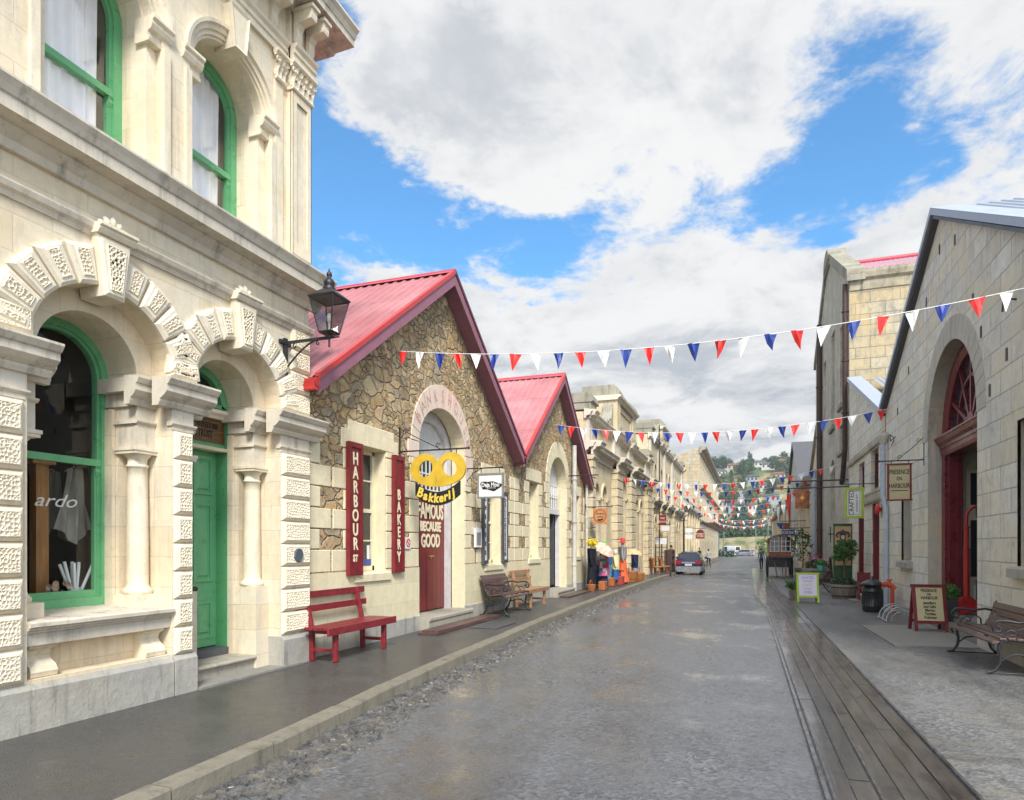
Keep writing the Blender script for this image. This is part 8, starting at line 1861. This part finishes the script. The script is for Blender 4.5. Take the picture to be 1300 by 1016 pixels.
for s in (-1, 1):
    for yo in (.55, 2.7):
        mb = MB(); X = xc+s*hw*.95; r = .55; mb.tube([(X, yc+yo+r*math.cos(a), zg+r+.02+r*math.sin(a)) for a in [2*PI*i/22 for i in range(22)]], .045, 6, closed=True)
        for k in range(8): a = PI*k/8; mb.tube([(X, yc+yo+r*math.cos(a), zg+r+.02+r*math.sin(a)), (X, yc+yo-r*math.cos(a), zg+r+.02-r*math.sin(a))], .022, 5)
        mb.build('wheel', M['black'], ca)
for s in (-1, 1): mb = MB(); mb.tube([(xc+s*.3, yc-.2, zf-.15), (xc+s*.2, yc-1.3, zg+.1)], .035, 6); mb.build('shaft', M['wood_dark'], ca)
# ================================================================ people
def person(label, X, Y, rz, top, leg, hair, stride=.22, arm=.12, h=1.70, bag=None):
    z0 = gz(Y)+(.0 if X > kx(Y) else .125)
    me = bpy.data.meshes.new('body'); 
    J = [(0, 0, .96), (0, 0, 1.12), (0, .01, 1.30), (0, .01, 1.44), (0, .0, 1.50), (0, -.01, 1.57), (0, -.015, 1.66)]
    rad = [.135, .115, .14, .09, .05, .075, .07]; V = list(J); E = [(i, i+1) for i in range(6)]
    for s in (-1, 1):
        b = len(V); st = stride*s
        V += [(s*.09, 0, .88), (s*.10, st*.5+.02, .48), (s*.10, st-.02, .09), (s*.105, st-.14, .04)]; rad += [.085, .055, .038, .032]; E += [(0, b), (b, b+1), (b+1, b+2), (b+2, b+3)]
        b = len(V); V += [(s*.18, 0, 1.40), (s*.22, arm*s*.5, 1.13), (s*.23, -arm*s-.06, .90), (s*.23, -arm*s-.08, .82)]; rad += [.052, .042, .03, .028]; E += [(3, b), (b, b+1), (b+1, b+2), (b+2, b+3)]
    k = h/1.73; me.from_pydata([(x*k, y*k, z*k) for x, y, z in V], E, []); o = bpy.data.objects.new('tmp', me); col.objects.link(o)
    sk = o.modifiers.new('s', 'SKIN'); o.modifiers.new('ss', 'SUBSURF').levels = 2
    for i, r in enumerate(rad): me.skin_vertices[0].data[i].radius = (r*k, r*k*(.75 if i < 3 else 1)); 
    me.skin_vertices[0].data[0].use_root = True
    dg = bpy.context.evaluated_depsgraph_get(); dg.update(); m2 = bpy.data.meshes.new_from_object(o.evaluated_get(dg)); bpy.data.objects.remove(o)
    m2.materials.clear()
    for mm in (leg, top, M['skin'], M['black']): m2.materials.append(mm)
    for p in m2.polygons:
        z = p.center.z/k; x = abs(p.center.x)/k
        p.material_index = 3 if z < .07 else 0 if z < .93 and not (x > .17 and z > .78) else 2 if z > 1.50 or (x > .19 and z < .90) else 1; p.use_smooth = True
    t_ = thing('person', label, 'person', (X, Y, z0), rz); ob = bpy.data.objects.new('body', m2); col.objects.link(ob); ob.parent = t_
    mb = MB(); mb.lathe([(.0, -.02), (.078, -.0), (.09, .05), (.08, .10), (.05, .14), (0, .15)], (0, .015, 1.60*k), 14); hr = mb.build('hair', hair, None); hr.parent = t_
    if bag: mb = MB(); mb.box((.22, -.12, .75), (.34, .14, 1.02)); q = mb.build('shopping_bag', bag, None); q.parent = t_
    return t_
hairm = paint('dark_hair', (.04, .025, .015), .7)
person('person in pale grey top and dark trousers walking up the far road', PY(899.5, 700, 62)[0], 62, R(170), cloth('pale_grey_top', (.4, .4, .42)), cloth('charcoal_trousers', (.03, .03, .04)), hairm)
person('person in dark clothes standing beyond the parked blue car', PY(888, 700, 66)[0], 66, R(40), cloth('dark_top', (.03, .03, .035)), cloth('dark_jeans', (.04, .05, .09)), hairm, .05)
person('person in a brown jacket and green trousers beside the brown shelf', PY(852, 700, 45)[0], 45, R(200), cloth('brown_jacket', (.16, .10, .06)), cloth('green_trousers', (.20, .35, .10)), hairm, .08)
person('person in dark blue jacket walking left of the caravan', PY(966.5, 700, 56)[0], 56, R(190), cloth('blue_jacket', (.04, .07, .14)), cloth('black_trousers', (.02, .02, .025)), hairm, .25)
# ================================================================ flags and poles at the far right
def feather(label, Y, px0, px1, py0, py1, m, nm='banner_flag'):
    a, zt_ = PY(px0, py0, Y); b, zb_ = PY(px1, py1, Y); t_ = thing(nm, label, 'flag', (a, Y, gz(Y))); mb = MB(); mb.tube([(b, Y, gz(Y)), (b, Y, zt_+.2)], .04, 6); mb.build('pole', M['steel'], t_)
    mb = MB(); mb.grid(lambda s, t: (a+(b-a)*(s+(1-s)*.75*t**2), Y+.12*math.sin(s*5+t*4), zt_+(zb_-zt_)*t), 6, 10, True); mb.build('cloth', m, t_)
feather('red folded banner flag beside the grey gabled building far right', 46, 999, 1003.5, 628, 668, M['fred'])
feather('white banner flag left of the red folded one', 58, 986, 990, 644, 664, M['fwhite'])
feather('second white banner flag between the first white one and the red one', 52, 992, 997, 641, 655, M['fwhite'])
feather('dark blue starred flag above the caravan roof', 43, 986, 993.5, 664, 672, M['fblue'], 'small_flag')
for i, (px_, py_, Y, lab) in enumerate(((975, 640, 112, 'thin pale pole at the far right of the street'), (919, 668, 140, 'slim lamp post above the white van'), (959.5, 668, 145, 'slim pale lamp post in front of the sand bank'), (981, 648, 118, 'second thin pale pole right of the first one'))):
    X, z = PY(px_, py_, Y); t_ = thing('lamp_post', lab, 'pole', (X, Y, -.4)); mb = MB(); mb.tube([(X, Y, -.5), (X, Y, z)], .09, 6); mb.build('pole', M['steel'], t_); mb = MB(); mb.box((X-.05, Y-.1, z-.05), (X+.9, Y+.1, z+.1)); mb.build('lamp_head', M['steel'], t_)
# ================================================================ terrain beyond
def hmix(t, a, b): return a+(b-a)*t
def sandh(x, y): return -.6+4.9*math.exp(-((y-190)/13)**2)*(.70+.3*math.sin(x*.07+1.3))*(.55+.45*sm(-60, -8, x)) if True else 0
t = NT('ochre_bank'); n = t.noise(t.pos('P', (1, .4, 1)), .35, 6, .65); M['sand'] = t.done(t.ramp(n, [(.38, (.09, .12, .04)), (.5, (.25, .21, .10)), (.7, (.38, .29, .16))]), .9, t.bump(n, .5, .4))
mb = MB(); mb.grid(lambda s, q: (-110+220*s, 165+60*q, sandh(-110+220*s, 165+60*q)+.25*pnoise(Vector((s*60, q*14, 0)))), 90, 24, True); tag(mb.build('sand_bank', M['sand']), kind='structure')
def hillh(x, y):
    b = sm(235, 430, y); return -.8+47*b*(1+.05*math.sin(x*.05+.6)+.04*math.sin(x*.021+y*.02))+1.6*pnoise(Vector((x*.04, y*.04, 0)))*b
t = NT('hill_grass'); n = t.noise(t.pos('P'), .035, 6, .6); M['hill'] = t.done(t.ramp(n, [(.35, (.05, .09, .03)), (.5, (.10, .14, .05)), (.58, (.30, .22, .10)), (.7, (.16, .17, .07))]), .95)
mb = MB(); mb.grid(lambda s, q: (-420+840*s, 225+330*q, hillh(-420+840*s, 225+330*q)-(0 if q < .7 else 60*(q-.7)**2)), 120, 60, True); tag(mb.build('hill', M['hill']), kind='structure')
# trees on the hill: three kinds, copied
def far_tree(label, kind, m):
    t_ = thing('hill_tree', label, 'tree', (0, 0, 0), group='trees on the far hill'); mb = MB(); mb.tube([(0, 0, -1), (.1, 0, 2.), (0, .1, 4.)], [.4, .3, .15], 6); mb.build('trunk', M['bark'], t_)
    mb = MB()
    if kind == 0:
        for c, r in (((0, 0, 4.5), 3.0), ((1.9, .4, 3.6), 1.9), ((-2., -.3, 3.8), 2.0), ((.2, 0, 6.3), 1.9)): leafball(mb, c, r, r, r*.8, int(60*r*r), .42, 3+int(r*10), hole=.30)
    elif kind == 1:
        for k in range(6): leafball(mb, (0, 0, 2.2+k*1.25), 2.0-k*.27, 2.-k*.27, .9, 120, .36, k, hole=.3)
    else:
        for c, r in (((0, 0, 3.2), 2.5), ((2.4, 0, 2.8), 2.0), ((-2.2, .5, 2.6), 1.9), ((.8, -1, 4.6), 1.7)): leafball(mb, c, r, r, r*.62, int(60*r*r), .4, 7+int(r*9), hole=.25)
    mb.build('crown', m, t_); return t_
M['leaf_far'] = leaf('hill_leaf_dark', (.035, .07, .035), (.075, .13, .05)); M['leaf_far2'] = leaf('hill_leaf_olive', (.07, .10, .04), (.13, .16, .07))
LB = ('dark round-crowned tree on the far hillside', 'narrow pointed dark tree on the far hillside', 'broad low olive-green tree on the far hillside')
protos = [far_tree(LB[0], 0, M['leaf_far']), far_tree(LB[1], 1, M['leaf_far']), far_tree(LB[2], 2, M['leaf_far2'])]
rg = random.Random(12); used = [0, 0, 0]; houses = []
for i, (px_, py_, Y, w_) in enumerate(((914, 611, 385, 10), (932, 607, 395, 12), (955, 618, 360, 9), (975, 611, 385, 11), (924, 624, 350, 11), (945, 630, 335, 10), (966, 626, 345, 9), (988, 622, 360, 10), (936, 640, 318, 12), (958, 641, 315, 9), (915, 636, 325, 9), (981, 636, 325, 10), (965, 604, 400, 10), (990, 607, 395, 9))):
    X, z = PY(px_, py_, Y); houses.append((X, Y))
    z = hillh(X, Y); t_ = thing('hill_house', ('white house with grey roof', 'cream house with rust-red roof', 'pale blue-grey house with dark roof')[i % 3]+' on the far hillside', 'house', (X, Y, z), group='houses on the far hillside')
    w_ *= .62; d = 5; h = rg.uniform(2.2, 3.2); a = w_/2; mb = MB(); mb.box((X-a, Y-d/2, z-3), (X+a, Y+d/2, z+h)); mb.build('wall', (paint('house_white', (.55, .54, .5), .6), paint('house_cream', (.42, .38, .28), .6), paint('bluegrey_wall', (.30, .33, .36), .6))[i % 3], t_)
    mb = MB(); mb.add([(X-a-.5, Y-d/2-.5, z+h), (X+a+.5, Y-d/2-.5, z+h), (X+a+.5, Y+d/2+.5, z+h), (X-a-.5, Y+d/2+.5, z+h), (X-a+1., Y, z+h+1.3), (X+a-1., Y, z+h+1.3)], [(0, 1, 5, 4), (2, 3, 4, 5), (1, 2, 5), (3, 0, 4), (3, 2, 1, 0)]); mb.build('roof', (M['slate'], paint('rust_roof', (.22, .08, .05), .6), M['dark_grey'])[i % 3], t_)
    for k in range(3): u = X-a+w_*(k+.5)/3; mb = MB(); mb.box((u-.45, Y-d/2-.05, z+h-1.7), (u+.45, Y-d/2+.05, z+h-.6)); mb.build('window', M['dark_glass'], t_)
for i in range(210):
    Y = rg.uniform(262, 430); x0, x1 = PY(893, 600, Y)[0], PY(1015, 600, Y)[0]; X = rg.uniform(x0-14, x1+14); 
    if any(abs(X-hx_) < 4.5 and -9 < Y-hy_ < 3 for hx_, hy_ in houses): continue
    k = rg.choice((0, 0, 1, 2, 2)); p = protos[k]
    if used[k] == 0: c = p; used[k] = 1
    else: c = copy_tree(p)
    s = rg.uniform(.7, 1.25)*(1. if k != 1 else .9); c.location = (X, Y, hillh(X, Y)-.2); c.scale = (s, s, s*rg.uniform(.85, 1.15)); c.rotation_euler = (0, 0, rg.uniform(0, 6.28))
# band of dark trees in front of the hill
for i in range(17):
    Y = rg.uniform(208, 222); x0, x1 = PY(896, 600, Y)[0], PY(1000, 600, Y)[0]; X = x0+(x1-x0)*(i+.5)/17+rg.uniform(-.7, .7); c = copy_tree(protos[0 if i % 3 else 2]); s = rg.uniform(.75, 1.0)
    c.location = (X, Y, .6); c.scale = (s, s, s*.95); c.rotation_euler = (0, 0, rg.uniform(0, 6)); c['label'] = 'dark bushy tree in the dense row behind the ochre bank'; c['group'] = 'tree row behind the ochre bank'; c.name = 'bank_tree'
hd = thing('hedge', 'low clipped green hedge at the far left end of the road', 'hedge', (PY(918, 700, 132)[0], 132, -.4)); mb = MB(); xa_, xb_ = PY(906, 700, 132)[0], PY(932, 700, 132)[0]
for k in range(9): leafball(mb, (xa_+(xb_-xa_)*k/8, 132, .2), .8, .7, .7, 130, .16, k, hole=.8)
mb.build('foliage', M['leaf_dark'], hd)
bs_ = thing('shrub', 'bright green bush on the right in front of the dark tree row', 'shrub', (PY(970, 680, 128)[0], 128, -.4)); mb = MB(); leafball(mb, (PY(970, 680, 128)[0], 128, 1.6), 1.3, 1.2, 1.6, 500, .2, 5, hole=.5); mb.build('foliage', M['leaf'], bs_)

# thin air of the far distance
hz_ = MB(); hz_.box((-460, -40, -2.0), (460, 600, 62)); hzm = bpy.data.materials.new('thin_air'); hzm.use_nodes = True; hn = hzm.node_tree.nodes; hn.clear(); ho = hn.new('ShaderNodeOutputMaterial'); hv = hn.new('ShaderNodeVolumePrincipled')
hv.inputs['Color'].default_value = (.85, .9, .95, 1); hv.inputs['Density'].default_value = .0004; hv.inputs['Anisotropy'].default_value = .2; hzm.node_tree.links.new(hv.outputs[0], ho.inputs['Volume']); tag(hz_.build('haze', hzm), kind='stuff')
